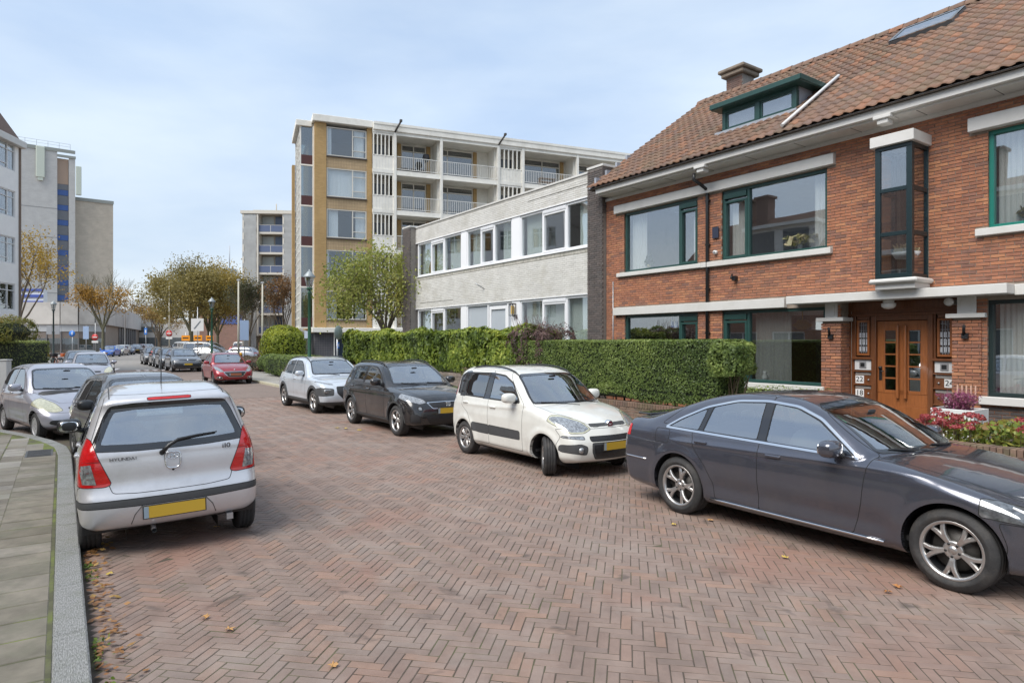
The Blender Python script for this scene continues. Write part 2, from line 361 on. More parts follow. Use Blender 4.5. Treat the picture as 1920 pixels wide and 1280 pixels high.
second_dirt(M_brickroad, (.075, .06, .052), .75, 2.6, .63, .72)
second_dirt(M_brickroad, (.27, .13, .09), .5, .55, .55, .68)
# far part of the roadway, where the bricks are too small to tell apart
M_roadfar = bricktex('far_road_paving', (.195, .148, .126), (.215, .167, .143), (.135, .105, .087), .21, .075, .006, .85, 'flat', .1, noise=.2)
road = MB(); road.add([(3, -.10, -.003), (3, 7.80, -.003), (-130, 7.80, -.003), (-130, -.10, -.003)], [(0, 3, 2, 1)][::1])
road.add([(-13, -6.0, -.009), (-13, -.1, -.009), (-52, -.1, -.009), (-52, -6.0, -.009)], [(0, 3, 2, 1)])
road = road.build('road', M_bed, rz=RZ); tag(road, kind='structure')
rf = MB()
rf.add([(-24.0, -.10, .003), (-24.0, 7.78, .003), (-60, 7.78, .003), (-60, -.10, .003)], [(0, 3, 2, 1)])
rf.add([(-14, -6, .003), (-14, -.14, .003), (-60, -.14, .003), (-60, -6, .003)], [(0, 3, 2, 1)])
o = rf.build('far_roadway', M_roadfar, rz=RZ); tag(o, kind='structure')
def road_bricks():
    p = .0755; k = 3; a = math.radians(-45 - 0); ca, sa = math.cos(a), math.sin(a); items = []
    rng = np.random.RandomState(3)
    N = 420
    for i in range(-N, N):
        for j in range(-N, N):
            m = (i - j) % (2*k)
            if m == 0: cx, cy, r = (i + k/2)*p, (j + .5)*p, 0
            elif m == 2*k-1: cx, cy, r = (i + .5)*p, (j + k/2)*p, 1
            else: continue
            X = cx*ca - cy*sa - 11; Y = cx*sa + cy*ca + 4
            if not (-24.2 < X < 1.6 and .22 < Y < 7.72): continue
            n = Y; s = -X
            px, py = st(s, n)
            if py < 2.0 or abs(px) > py*.9+2.0: continue
            z = .0009*rng.randn()
            items.append((X, Y, z-.040, k*p-.0062-.003*rng.rand(), p-.0062-.002*rng.rand(), .08, rng.randn()*.006, rng.randn()*.004, a + r*math.pi/2 + rng.randn()*.012))
    return items
PM = Matrix.Rotation(RZ, 4, 'Z')
rb = road_bricks()
pieces('paving_brick', road, PM, rb, M_brickroad, 'z', ch=.0025)
# kerb on the left: straight, then bending away
KL = [(-4, .14), (13.2, .14), (14.2, .09), (15.2, -.12), (16.4, -.50), (17.8, -1.08), (19.4, -1.75), (21.5, -2.35)]
M_kerb = mat('granite_kerb', (.26, .26, .25), .8, noise=.85, nscale=30, bump=.8, bscale=50, dirt=((.10, .12, .06), .35), dscale=4)
def resample(pts, step):
    P = [np.array(p, float) for p in pts]; d = [0]
    for a, b in zip(P, P[1:]): d.append(d[-1] + np.linalg.norm(b-a))
    n = max(1, int(round(d[-1]/step))); t = np.linspace(0, d[-1], n+1)
    X = np.interp(t, d, [p[0] for p in P]); Y = np.interp(t, d, [p[1] for p in P]); return list(zip(X, Y))
kb = MB(); kb.box(4, -13, -.04, .12, -.1, .05); kb = kb.build('kerb', M_kerb, rz=RZ); tag(kb, kind='structure')
items = []; rk = resample(KL[:2], 1.0) + resample(KL[1:], .55)[1:]
for a, b in zip(rk, rk[1:]):
    ds, dn = b[0]-a[0], b[1]-a[1]; l = math.hypot(ds, dn); cs, cn = (a[0]+b[0])/2, (a[1]+b[1])/2
    nx, ny = dn/l, -ds/l   # towards the pavement (-n)
    items.append((-(cs - 0*ds), cn-.095, .005, l-.008, .19, .20+random.uniform(-.004, .004), 0, 0, math.atan2(dn, -ds)))
pieces('kerb_stone', kb, PM, items, M_kerb, 'z', ch=.012)
# left pavement
pav = MB(); P = [(4, -9), (4, -.05), (-13.2, -.05), (-14.2, -.1), (-15.2, -.31), (-16.4, -.69), (-17.8, -1.27), (-19.4, -1.94), (-21.5, -2.54), (-21.5, -9)]
pav.add([(x, y, .0985) for x, y in P], [tuple(range(len(P)))])
M_pavbed = mat('mossy_joint', (.09, .09, .05), .95, noise=.4, nscale=8, dirt=((.17, .22, .03), .9), dscale=2)
pav = pav.build('left_pavement', M_pavbed, rz=RZ, fix=True); tag(pav, kind='structure')
M_slab = mat('concrete_slab', (.26, .245, .22), .9, tint=[(.15, .132, .10), (.205, .182, .145), (.18, .16, .125), (.24, .215, .18)], noise=.35, nscale=4, bump=.3, bscale=90, dirt=((.13, .135, .09), .55), dscale=2.5)
M_tile = mat('pavement_tile', (.27, .26, .23), .9, tint=[(.15, .132, .105), (.22, .195, .16), (.25, .225, .19), (.17, .15, .12), (.36, .335, .30), (.20, .18, .15)], noise=.3, nscale=4, bump=.3, bscale=90, dirt=((.15, .15, .10), .5), dscale=2.0)
def nl(s): return float(np.interp(s, [k[0] for k in KL], [k[1] for k in KL])) - .20
items = []; s = -3.0
while s < 13.6:
    items.append((-s-.17, -.062-.235, .052, .34-.018, .44, .104+random.uniform(-.003, .003), random.uniform(-.006, .006), random.uniform(-.006, .006), 0)); s += .34
pieces('slab', pav, PM, items, M_slab, 'z', ch=.006)
items = []; row = 0; n = -.66
while n > -7.5:
    s = -3.0 + (.15 if row % 2 else 0)
    while s < 21.3:
        if n + .16 < nl(s+.15)+.02 and (s < 13.5 or True):
            x, y = st(s, n)
            if y > 2 and abs(x) < y*.95+1.5: items.append((-s-.15, n, .05, .286, .286, .105+random.uniform(-.003, .004), random.uniform(-.01, .01), random.uniform(-.01, .01), random.uniform(-.01, .01)))
        s += .30
    n -= .30; row += 1
# fill between slab strip end and the bend
s = 13.7
while s < 16.5:
    n = -.40
    while n > -.62:
        if n + .14 < nl(s+.15): items.append((-s-.15, n, .05, .293, .27, .10, 0, 0, .02))
        n -= .28
    s += .30
pieces('paving_tile', pav, PM, items, M_tile, 'z', ch=.006)
# grated drain in the pavement edge and a yellow mark
gt = MB(); gt.box(-13.95, -13.2, -.50, -.12, .07, .108)
for i in range(12): gt.box(-13.92+i*.06, -13.89+i*.06, -.47, -.15, .108, .116)
o = gt.build('drain_grate', mat('cast_iron', (.12, .12, .12), .6, metal=.5, noise=.2), rz=RZ); tag(o, 'grey iron drain grate let into the left pavement at the bend', 'drain grate')
# right pavement, kerb
M_kerb2 = mat('pale_kerb', (.42, .39, .29), .85, noise=.15, nscale=12, dirt=((.2, .2, .12), .5), dscale=2)
rp = MB(); rp.add([(6, 7.9, .10), (6, 10.02, .10), (-23, 10.02, .10), (-23, 13.5, .10), (-55, 13.5, .10), (-55, 7.9, .10)], [(0, 1, 2, 3, 4, 5)])
M_pavr = bricktex('right_pavement_tiles', (.27, .255, .235), (.32, .305, .285), (.16, .16, .12), .30, .30, .008, .9, 'flat', .2)
o = rp.build('right_pavement', M_pavr, rz=RZ, fix=True); tag(o, kind='structure')
kr = MB(); kr.box(6, -55, 7.78, 7.90, -.1, .06); kr = kr.build('right_kerb', M_kerb2, rz=RZ); tag(kr, kind='structure')
items = []; s = -5
while s < 52: items.append((-s-.5, 7.82, .01, .99, .16, .20, 0, 0, 0)); s += 1.0
pieces('kerb_stone', kr, PM, items, M_kerb2, 'z', ch=.015)
# crossing street and far pavements
M_asph = mat('pale_asphalt', (.25, .235, .22), .9, noise=.12, nscale=1.5, dirt=((.18, .165, .15), .5), dscale=.4)
cs = MB(); cs.add([(-52, -30, .006), (-52, 34, .006), (-63, 40, .006), (-63, -45, .006)], [(0, 3, 2, 1)])
cs.add([(-63, -1, .006), (-63, 9, .006), (-200, 12, .006), (-200, -3, .006)], [(0, 3, 2, 1)])
tag(cs.build('crossing_street', M_asph, rz=RZ), kind='structure')
fp_ = MB(); fp_.add([(-64, -40, .10), (-64, -1.2, .10), (-190, -3.2, .10), (-190, -60, .10)], [(0, 3, 2, 1)]); fp_.add([(-22, -30, .05), (-22, -6.0, .05), (-51.5, -6.0, .05), (-51.5, -30, .05)], [(0, 3, 2, 1)])
fp_.add([(-34, -6.0, .09), (-34, -.1, .09), (-51.5, -.1, .09), (-51.5, -6.0, .09)], [(0, 3, 2, 1)])
fp_.add([(-64, 10, .10), (-64, 60, .10), (-190, 60, .10), (-190, 12, .10)], [(0, 3, 2, 1)])
tag(fp_.build('far_pavement', mat('far_pavement', (.30, .225, .175), .95, noise=.25, nscale=1.2, dirt=((.30, .16, .07), .6), dscale=.5), rz=RZ), kind='structure')
wl = MB(); wl.add([(-48.5, 2.2, .011), (-48.5, 2.5, .011), (-56, 3.6, .011), (-56, 3.3, .011)], [(0, 3, 2, 1)])
for k in range(6): wl.add([(-50.2, 4.2+k*.5, .011), (-50.2, 4.45+k*.5, .011), (-51.6, 4.45+k*.5, .011), (-51.6, 4.2+k*.5, .011)], [(0, 3, 2, 1)])
tag(wl.build('road_markings', mat('road_paint', (.68, .62, .6), .8, noise=.2), rz=RZ), kind='structure')
# ================================================================== RED BRICK HOUSE (street frame: X = -s, Y = n)
def facpx(x, y, n):
    r = (x-960)/1211; Y = n/(SN[0]*r + SN[1]); s = SD[0]*r*Y + SD[1]*Y; return -s, 2 + (640-y)*Y/1211
M_rbrick = mat('red_brick', (.35, .11, .05), .85, tint=[(.34, .140, .080), (.41, .170, .088), (.28, .115, .070), (.37, .155, .090), (.45, .205, .105), (.31, .13, .078), (.20, .105, .080), (.38, .155, .082), (.35, .145, .080), (.25, .12, .085)], noise=.25, nscale=7, bump=.5, bscale=40, dirt=((.24, .12, .075), .45), dscale=.9)
M_mortar = mat('mortar', (.27, .225, .185), .95, noise=.25, nscale=6)
M_dbrick = mat('dark_brick', (.10, .085, .08), .8, tint=[(.085, .075, .072), (.11, .093, .086), (.13, .108, .10), (.095, .085, .082)], noise=.2, nscale=7, bump=.4, bscale=40)
M_dmortar = mat('dark_wall_mortar', (.24, .22, .20), .95, noise=.2)
M_wbrick = mat('whitewashed_brick', (.60, .59, .56), .7, tint=[(.60, .59, .56), (.64, .63, .60), (.57, .56, .53), (.62, .61, .58)], noise=.1, nscale=2, bump=.3, bscale=30, dirt=((.42, .40, .34), .5), dscale=1.3)
M_wmortar = mat('whitewashed_joint', (.40, .39, .36), .9, noise=.25, nscale=3)
def wall_bricks(name, parent, M, x0, x1, z0, z1, y, holes, m, bl=.21, bh=.0525, j=.0105, proud=.012, dep=.05, side=0, jit=.0025, cx=None, edge=True):
    """running bond laid on the plane y (or on the plane x=cx for side=1), cut round the rectangular holes (x0,x1,z0,z1)"""
    items = []; row = 0; z = z0 + j/2
    while z + bh <= z1 + .001:
        x = x0 - (bl/2+j/2 if row % 2 else 0) - (random.random()*.02)
        segs = []
        while x < x1:
            a, b = max(x, x0), min(x+bl, x1)
            if b-a > .02: segs.append((a, b))
            x += bl + j
        for h in holes:
            if z+bh > h[2]+.002 and z < h[3]-.002:
                ns_ = []
                for a, b in segs:
                    if b <= h[0] or a >= h[1]: ns_.append((a, b)); continue
                    if a < h[0]-.02: ns_.append((a, h[0]))
                    if b > h[1]+.02: ns_.append((h[1], b))
                segs = ns_
        for a, b in segs:
            pr = proud + random.uniform(-jit, jit)
            if side == 0: items.append(((a+b)/2, y-pr+dep/2, z+bh/2, b-a, dep, bh-random.random()*.002, 0, 0, 0))
            else: items.append((cx+pr-dep/2 if side > 0 else cx-pr+dep/2, (a+b)/2, z+bh/2, b-a, dep, bh, 0, 0, math.pi/2 if side > 0 else -math.pi/2))
        z += bh + j; row += 1
    if items: pieces(name, parent, M, items, m, 'y', ch=.003)
def wall_with_holes(mb, x0, x1, z0, z1, y, th, holes, m=0):
    """solid wall front at y, thickness th, opened at the holes"""
    xs = sorted(set([x0, x1] + [min(max(h[0], x0), x1) for h in holes] + [min(max(h[1], x0), x1) for h in holes])); zs = sorted(set([z0, z1] + [min(max(h[2], z0), z1) for h in holes] + [min(max(h[3], z0), z1) for h in holes]))
    def hole(a, b): return any(h[0]-1e-6 < a < h[1]+1e-6 and h[2]-1e-6 < b < h[3]+1e-6 for h in holes)
    for a, b in zip(xs, xs[1:]):
        for c, d in zip(zs, zs[1:]):
            if not hole((a+b)/2, (c+d)/2): mb.box(a, b, y, y+th, c, d, m)
def frame_rect(mb, x0, x1, z0, z1, y0, y1, w, m=0):
    mb.box(x0, x1, y0, y1, z0, z0+w, m, .004); mb.box(x0, x1, y0, y1, z1-w, z1, m, .004)
    mb.box(x0, x0+w, y0, y1, z0+w, z1-w, m, .004); mb.box(x1-w, x1, y0, y1, z0+w, z1-w, m, .004)
def curtain(mb, x0, x1, y, z0, z1, m=0, amp=.022, per=.085, gather=0):
    n = max(8, int((x1-x0)/.014)); V = []; F = []
    ph = random.random()*6
    for i in range(n+1):
        x = x0 + (x1-x0)*i/n
        dy = amp*math.sin(2*math.pi*(x-x0)/per + ph + .8*math.sin(5*(x-x0)+ph)) + .4*amp*math.sin(2*math.pi*(x-x0)/(per*.43)+ph)
        for k, t in enumerate((0, .35, .7, 1)):
            V.append((x + gather*(x-(x0+x1)/2)*(-(1-abs(t-.4)*1.2)), y + dy*(.55+.45*(1-t)), z0+(z1-z0)*t))
    for i in range(n):
        for k in range(3): a = i*4+k; F.append((a, a+4, a+5, a+1))
    mb.add(V, F, m, True)
def window(parent, x0, x1, z0, z1, y, fm, mull=(), rails=(), fw=.07, dep=.12, curt=(), cm=None, sash=(), vent=(), gm=None, name='window', room=True):
    """y = face of the frame; mull: x positions; rails: (xa,xb,z); curt: (xa,xb)"""
    f = MB(); frame_rect(f, x0, x1, z0, z1, y, y+dep, fw)
    for mx_ in mull: f.box(mx_-fw*.45, mx_+fw*.45, y+.004, y+dep, z0+fw, z1-fw, 0, .004)
    for a, b, z in rails: f.box(a, b, y+.008, y+dep-.01, z-fw*.35, z+fw*.35, 0, .004)
    for a, b, c, d in sash: frame_rect(f, a, b, c, d, y-.012, y+dep-.03, fw*.8)
    o = f.build(name, fm, parent)
    g_ = MB(); g_.box(x0+fw*.6, x1-fw*.6, y+dep*.5, y+dep*.5+.006, z0+fw*.6, z1-fw*.6)
    g_.build('pane', gm or G_win, o)
    if curt:
        c = MB()
        for cu in curt: curtain(c, cu[0], cu[1], y+dep+.12, z0+.04, z1-.03)
        c.build('curtain', cm or M_curt, o)
    for a, b, c, d in vent:
        v = MB(); v.box(a, b, y-.03, y+.05, c, d, 0, .005)
        for k in range(3): v.box(a+.02, b-.02, y-.036, y-.028, c+(d-c)*(.2+.25*k), c+(d-c)*(.3+.25*k))
        v.build('vent', fm, o)
    return o
def room_box(mb, x0, x1, y0, y1, z0, z1, m=0, back=True):
    V = [(x0,y0,z0),(x1,y0,z0),(x1,y1,z0),(x0,y1,z0),(x0,y0,z1),(x1,y0,z1),(x1,y1,z1),(x0,y1,z1)]
    mb.add(V, [(0,1,2,3),(4,7,6,5),(1,5,6,2),(0,3,7,4)]+([(2,6,7,3)] if back else []), m)

house = empty('brick_house', (0, 0, 0), RZ); tag(house, 'orange red brick house with tiled roof, green window frames and varnished double door', 'house')
HX0, HX1 = -14.15, 1.6; N0 = 13.3
def X(x, y=640, n=N0): return facpx(x, y, n)[0]
wAx = (X(1170.7), X(1308.6)); wBx = (X(1353.5), X(1551.4))
zA = (3.92, 5.62)
winA = (wAx[0], wAx[1], 3.97, 5.68); winB = (wBx[0], wBx[1], 3.97, 5.68)
gA = (X(1171.7), X(1309), 1.04, 2.74); gB = (X(1354.5), X(1548), 1.04, 2.74)
bayx = (X(1641), X(1741)); wCx = (X(1853), .9)
winC = (wCx[0], wCx[1], 3.97, 5.68); gC = (X(1852), .9, 1.04, 2.72)
ent = (X(1577), X(1800), .0, 2.86)
bayx = (-6.10, -5.45)
baych = (bayx[0]+.04, bayx[1]-.04, 3.17, 5.60)
# wall core
wl_ = MB(); wall_with_holes(wl_, HX0, HX1, -.05, 6.22, N0, .30, [winA, winB, gA, gB, winC, gC, ent, baych])
wl_.box(HX0, HX0+.3, N0+.3, N0+9, -.05, 6.2); wl_.box(HX1-.3, HX1, N0+.3, N0+9, -.05, 6.2); wall_with_holes(wl_, HX0, HX1, -.05, 6.2, N0+9, .3, [(-13, -7.6, .5, 2.75), (-3.5, 1, .5, 2.7), (-13, -7.6, 3.6, 5.9), (-3.5, 1, 3.6, 5.8)])
wl_.box(HX0+.3, HX1-.3, N0+.3, N0+9, 6.1, 6.19)
core = wl_.build('wall', M_mortar, house)
HM = Matrix.Rotation(RZ, 4, 'Z')
zones = [winA, winB, gA, gB, winC, gC, ent, (bayx[0]-.01, bayx[1]+.01, 2.95, 5.80)]
lint = [(X(1156), X(1567.8), 5.71, 5.93), (X(1154.3), 1.6, 2.75, 2.97), (X(1162), X(1562), 3.84, 3.98), (X(1820), 1.6, 5.71, 5.95), (X(1832), 1.6, 3.83, 3.98)]
wall_bricks('brick', core, HM, HX0+.005, HX1, 0.30, 6.18, N0, zones+lint, M_rbrick)
wall_bricks('plinth_brick', core, HM, X(1840), HX1, -.02, .90, N0-.01, [], M_dbrick)
# room interiors (upper, lower)
rm = MB()
room_box(rm, HX0+.3, wBx[1]+.5, N0+.30, N0+8.99, 3.3, 6.08, back=False); room_box(rm, HX0+.3, wBx[1]+.35, N0+.30, N0+8.99, .3, 2.95, back=False)
room_box(rm, bayx[0]-.3, bayx[1]+.3, N0+.30, N0+3, 3.05, 6.08); room_box(rm, X(1800)+.1, HX1-.3, N0+.30, N0+8.99, .3, 2.95, back=False); room_box(rm, bayx[1]+.5, HX1-.3, N0+.3, N0+8.99, 3.3, 6.08, back=False)
rm.build('interior', mat('room_interior', (.52, .50, .46), .9, noise=.15), house)
# upper windows
m1 = X(1272.8)
window(house, *winA, N0+.04, M_green, mull=(m1,), sash=[(m1+.03, winA[1]-.05, 4.02, 5.42)], vent=[(m1+.04, winA[1]-.05, 5.47, 5.60)], curt=[(winA[0]+.06, winA[0]+.62), (winA[1]-.36, winA[1]-.06)])
m2 = X(1401)
window(house, *winB, N0+.04, M_green, mull=(m2,), sash=[(winB[0]+.05, m2-.03, 4.02, 5.42)], vent=[(winB[0]+.05, m2-.04, 5.47, 5.60)], curt=[(winB[0]+.1, winB[0]+.52), (winB[1]-.42, winB[1]-.06)])
window(house, *winC, N0+.04, M_green2, mull=(winC[0]+1.9,), curt=[(winC[0]+.07, winC[0]+1.85)], cm=M_curt)
window(house, *gA, N0+.04, M_green, mull=(m1,), sash=[(m1+.03, gA[1]-.05, 1.1, 2.5)], vent=[(m1+.04, gA[1]-.05, 2.53, 2.66)])
window(house, *gB, N0+.04, M_green, mull=(m2,), sash=[(gB[0]+.05, m2-.03, 1.1, 2.5)], vent=[(gB[0]+.05, m2-.04, 2.53, 2.66)], curt=[(m2+.05, gB[1]-.95)], cm=mat('added_grey_curtain', (.36, .36, .34), .9, noise=.12, nscale=3, stretch=(14, 14, .15)))  # grey curtain added here to catch daylight and lighten the dark pane
window(house, *gC, N0+.04, mat('black_green_joinery', (.015, .028, .028), .35), mull=(gC[0]+2.0,), curt=[(gC[0]+.1, gC[0]+1.9)])
# lintels, sills
tr = lambda nm, *b: (lambda q: q.box(*b, 0, .008) and q.build(nm, M_white, house))(MB())
tr('lintel', X(1156), X(1567.8), N0-.12, N0+.02, 5.70, 5.93)
tr('lintel', X(1154.3), X(1476), N0-.12, N0+.02, 2.755, 2.97)
tr('lintel', X(1820), 1.6, N0-.14, N0+.02, 5.70, 5.94)
tr('sill', X(1160), X(1318), N0-.10, N0+.05, 3.86, 3.97); tr('sill', X(1318)+.01, X(1562), N0-.11, N0+.05, 3.85, 3.975)
tr('sill', X(1832), 1.6, N0-.10, N0+.05, 3.85, 3.975)
tr('sill', gA[0]-.08, gA[1]+.08, N0-.09, N0+.05, .93, 1.04); tr('sill', gB[0]-.08, gB[1]-.0, N0-.09, N0+.05, .90, 1.04); tr('sill', gC[0]-.1, 1.6, N0-.12, N0+.05, .90, 1.04)
# oriel bay over the entrance
bx0, bx1, by = bayx[0], bayx[1], N0-.66
b = MB(); Mb = mat('blue_black_joinery', (.012, .026, .030), .3)
fr = by
zb, zt = 3.17, 5.64
b.box(bx0, bx1, fr, fr+.07, zb, zb+.09, 0, .005); b.box(bx0, bx1, fr, fr+.07, zt-.07, zt, 0, .005)
b.box(bx0, bx0+.09, fr, fr+.07, zb+.09, zt-.07, 0, .005); b.box(bx1-.10, bx1, fr, fr+.10, zb+.09, zt-.07, 0, .005)
for z in (3.96, 4.78): b.box(bx0+.09, bx1-.10, fr+.008, fr+.06, z, z+.075, 0, .005)
for sx in (bx0, bx1-.07):
    b.box(sx, sx+.07, N0-.03, N0+.06, zb, zt, 0, .004)
    for z in (zb, 3.96, 4.78, zt-.075): b.box(sx+.004, sx+.066, fr+.08, N0-.03, z, z+.08, 0, .004)
bo = b.build('bay_window', Mb, house)
p_ = MB(); p_.box(bx0+.05, bx1-.06, fr+.035, fr+.041, zb+.05, zt-.04); p_.box(bx1-.038, bx1-.032, fr+.06, N0+.02, zb+.05, zt-.04); p_.box(bx0+.032, bx0+.038, fr+.06, N0+.02, zb+.05, zt-.04); p_.build('pane', G_win, bo)
c = MB(); c.box(bx0-.06, bx1+.06, fr-.08, N0, zt, zt+.2, 0, .008); c.build('bay_hood', M_white, house)
c = MB(); c.box(bx0-.10, bx1+.10, fr-.06, N0, zb-.09, zb, 0, .03); c.box(bx0-.02, bx1+.03, fr+.04, N0, zb-.20, zb-.09, 0, .01); c.build('bay_corbel', M_white, house)
c = MB(); c.box(bx0+.1, bx1-.12, fr+.12, N0+.25, zb-.1, zb+.03); c.build('bay_shelf', M_white, house)
# canopy
cx0, cx1 = X(1475, 640, N0-.42), X(1889, 640, N0-.42)
c = MB(); c.box(cx0, cx1, N0-.45, N0, 2.80, 2.97, 0, .01); c.box(cx1, 1.6, N0-.12, N0+.02, 2.78, 2.965, 0, .01); c.build('canopy', M_white, house)
# pillars
for a_, b_ in ((X(1540, 640, N0-.04), X(1577, 640, N0-.04)), (X(1785, 640, N0-.04), X(1840, 640, N0-.04))):
    p = MB(); p.box(a_+.02, b_-.02, N0-.025, N0+.32, -.05, 2.42); po = p.build('pillar', M_mortar, house)
    z0 = .12
    wall_bricks('brick', po, HM, a_, b_, z0, 2.42, N0-.03, [], M_rbrick, proud=.014)
    wall_bricks('side_brick', po, HM, N0-.02, N0+.32, z0, 2.42, 0, [], M_rbrick, side=1, cx=b_-.014)
    k = MB(); k.box(a_-.08, b_+.08, N0-.12, N0+.3, 2.42, 2.50, 0, .008); k.box(a_+.08, b_-.08, N0-.04, N0+.3, 2.50, 2.80, 0, .005); k.box(a_+.14, b_-.14, N0-.052, N0-.03, 2.54, 2.76, 0, .003); k.build('capital', M_white, po)
    ho = MB(); ho.tube([(a_+.2, N0-.08, 2.12), (a_+.25, N0-.20, 2.28)], .025, 8); ho.box(a_+.17, a_+.27, N0-.10, N0-.04, 2.05, 2.15); ho.build('flag_holder', M_black, po)
    if a_ > -6:
        m_ = MB()
        random.seed(4)
        for q in range(5): m_.box(a_+.08+q*.07, a_+.084+q*.07+.02, N0-.0475, N0-.0465, .98+random.random()*.1, 1.22)
        m_.build('scratch_marks', mat('chalk_mark', (.55, .35, .27), .9), po)
# entrance: panel wall, door
DY = N0+.33
dx0, dx1 = X(1644.8, 640, DY), X(1741.8, 640, DY); ex0, ex1 = X(1577, 640, DY)-.1, X(1800, 640, DY)+.25
DZ0, DZ1 = .33, 2.42
e = MB(); e.box(ex0, ex1, DY-.02, DY+.08, 2.55, 2.86, 0); e.box(ex0, ex1, DY-.05, DY-.02, 2.52, 2.57, 0, .005); e.box(ex0+.1, ex1-.1, DY-.035, DY-.02, 2.63, 2.80, 0, .01)
e.box(dx0-.09, dx0, DY-.06, DY+.08, DZ0, 2.52, 0, .006); e.box(dx1, dx1+.09, DY-.06, DY+.08, DZ0, 2.52, 0, .006); e.box(dx0, dx1, DY-.04, DY+.08, DZ1, 2.52, 0, .005)
sw = .37
L0, L1 = dx0-.09-sw, dx0-.09; R0, R1 = dx1+.09, dx1+.09+sw
for a_, b_ in ((L0, L1), (R0, R1)):
    e.box(a_, b_, DY, DY+.06, DZ0+.2, 1.66); e.box(a_, a_+.04, DY-.03, DY+.05, 1.66, 2.52, 0, .005); e.box(b_-.03, b_, DY-.03, DY+.05, 1.66, 2.52, 0, .005)
    e.box(a_+.07, b_-.05, DY-.02, DY+.05, 2.45, 2.52); e.box(a_-.02, b_+.02, DY-.07, DY+.02, 1.63, 1.68, 0, .005)
    for z in (1.385, 1.11, .80): e.box(a_, b_, DY-.055, DY, z-.012, z+.015, 0, .004)
e.box(ex0, L0, DY-.01, DY+.06, DZ0-.2, 2.55); e.box(R1, ex1, DY-.01, DY+.06, DZ0-.2, 2.55)
eo = e.build('entrance_panelling', M_woodd, house)
for a_, b_ in ((L0, L1), (R0, R1)):
    lw = MB(); w0, w1 = a_+.03, b_-.02
    frame_rect(lw, w0+.03, w1-.03, 1.71, 2.44, DY-.03, DY+.04, .045)
    lo = lw.build('leaded_window', M_wood, house)
    g_ = MB(); g_.box(w0+.06, w1-.06, DY+.01, DY+.015, 1.74, 2.41); g_.build('pane', glass('leaded_glass', (.5, .56, .6), 1.5, .08, .15), lo)
    ld = MB(); cxx = (w0+w1)/2
    for k in range(5): ld.box(w0+.07+k*(w1-w0-.14)/4-.004, w0+.07+k*(w1-w0-.14)/4+.004, DY+.002, DY+.010, 1.75, 2.40)
    for k in range(6): ld.box(w0+.07, w1-.07, DY+.002, DY+.010, 1.78+k*.11, 1.788+k*.11)
    for q, (z, hgt) in enumerate(((1.80, .1), (1.93, .12), (2.08, .10))):
        for sx in (-1, 0, 1): ld.box(cxx+sx*.075-.025, cxx+sx*.075+.025, DY+.003, DY+.008, z, z+hgt, 1)
    ld.build('leading', [mat('lead_strip', (.30, .31, .33), .5, metal=.3), mat('milky_glass', (.5, .52, .56), .3)], lo)
    pn = MB(); pn.box(a_+.02, b_-.02, DY-.02, DY-.002, 1.415, 1.62); pno = pn.build('intercom', mat('intercom_panel', (.62, .62, .62), .5), house)
    q = MB(); mcx = (a_+b_)/2+.0; q.box(mcx-.07, mcx+.07, DY-.035, DY-.02, 1.45, 1.59, 0, .01); q.box(mcx-.042, mcx+.042, DY-.042, DY-.035, 1.48, 1.56, 1); q.build('call_unit', [mat('call_grey', (.25, .25, .26), .5), M_black], pno)
tfront = (math.pi/2, 0, 0)
for (a_, b_, txts, nx) in ((L0, L1, ('22', '18'), 0), (R0, R1, ('24', '20'), 1)):
    for t_, z in zip(txts, (1.25, .97)):
        q = MB(); q.box(a_+.03, b_-.03, DY-.012, DY-.001, z+.06, z+.115); q.build('letter_flap', mat('flap_metal', (.5, .46, .43), .4, metal=.4), house)
        px0 = a_+.03 if nx == 0 else b_-.19
        q = MB(); q.box(px0, px0+.17, DY-.014, DY-.001, z-.115, z+.045); qo = q.build('number_plate', mat('number_plate_white', (.74, .74, .74), .5), house)
        text('number', t_, .15, M_black, qo, (px0+.085, DY-.0165, z-.035), tfront)
        q = MB(); bxp = (b_-.08 if nx == 0 else a_+.08); q.lathe([(0, -.02), (.018, -.02), (.018, 0)], (bxp, DY, z-.04), 'y', 10); q.build('bell_button', M_steel, house)
d = MB()
fwd = .15; dm = (dx0+dx1)/2; dz = DZ0+.02
d.box(dx0+.005, dx1-.005, DY, DY+.05, dz, dz+.36, 0, .004)
d.box(dx0+.005, dx1-.005, DY+.008, DY+.042, dz+.362, dz+.62)
d.box(dx0+.005, dx0+fwd, DY, DY+.05, dz+.62, DZ1-.01, 0, .004); d.box(dx1-fwd, dx1-.005, DY, DY+.05, dz+.62, DZ1-.01, 0, .004); d.box(dx0+fwd, dx1-fwd, DY, DY+.05, DZ1-.20, DZ1-.01, 0, .004)
d.box(dm-.12, dm+.12, DY, DY+.05, dz+.62, DZ1-.20, 0, .004); d.box(dx0+fwd, dx1-fwd, DY, DY+.05, dz+.62, dz+.68)
for a_, b_ in ((dx0+fwd, dm-.12), (dm+.12, dx1-fwd)):
    for k in range(1, 5): zz = dz+.68+(DZ1-.2-dz-.68)*k/5; d.box(a_, b_, DY+.006, DY+.044, zz-.014, zz+.014)
do = d.build('door', M_wood, house)
q = MB(); q.box(dm-.095, dm-.048, DY-.07, DY, dz+.52, DZ1-.10, 0, .012); q.box(dm+.048, dm+.095, DY-.07, DY, dz+.52, DZ1-.10, 0, .012); q.build('door_bar', M_wood, do)
q = MB(); q.box(dx0+fwd-.02, dm-.10, DY+.022, DY+.026, dz+.66, DZ1-.18); q.box(dm+.10, dx1-fwd+.02, DY+.022, DY+.026, dz+.66, DZ1-.18); q.build('pane', G_win, do)
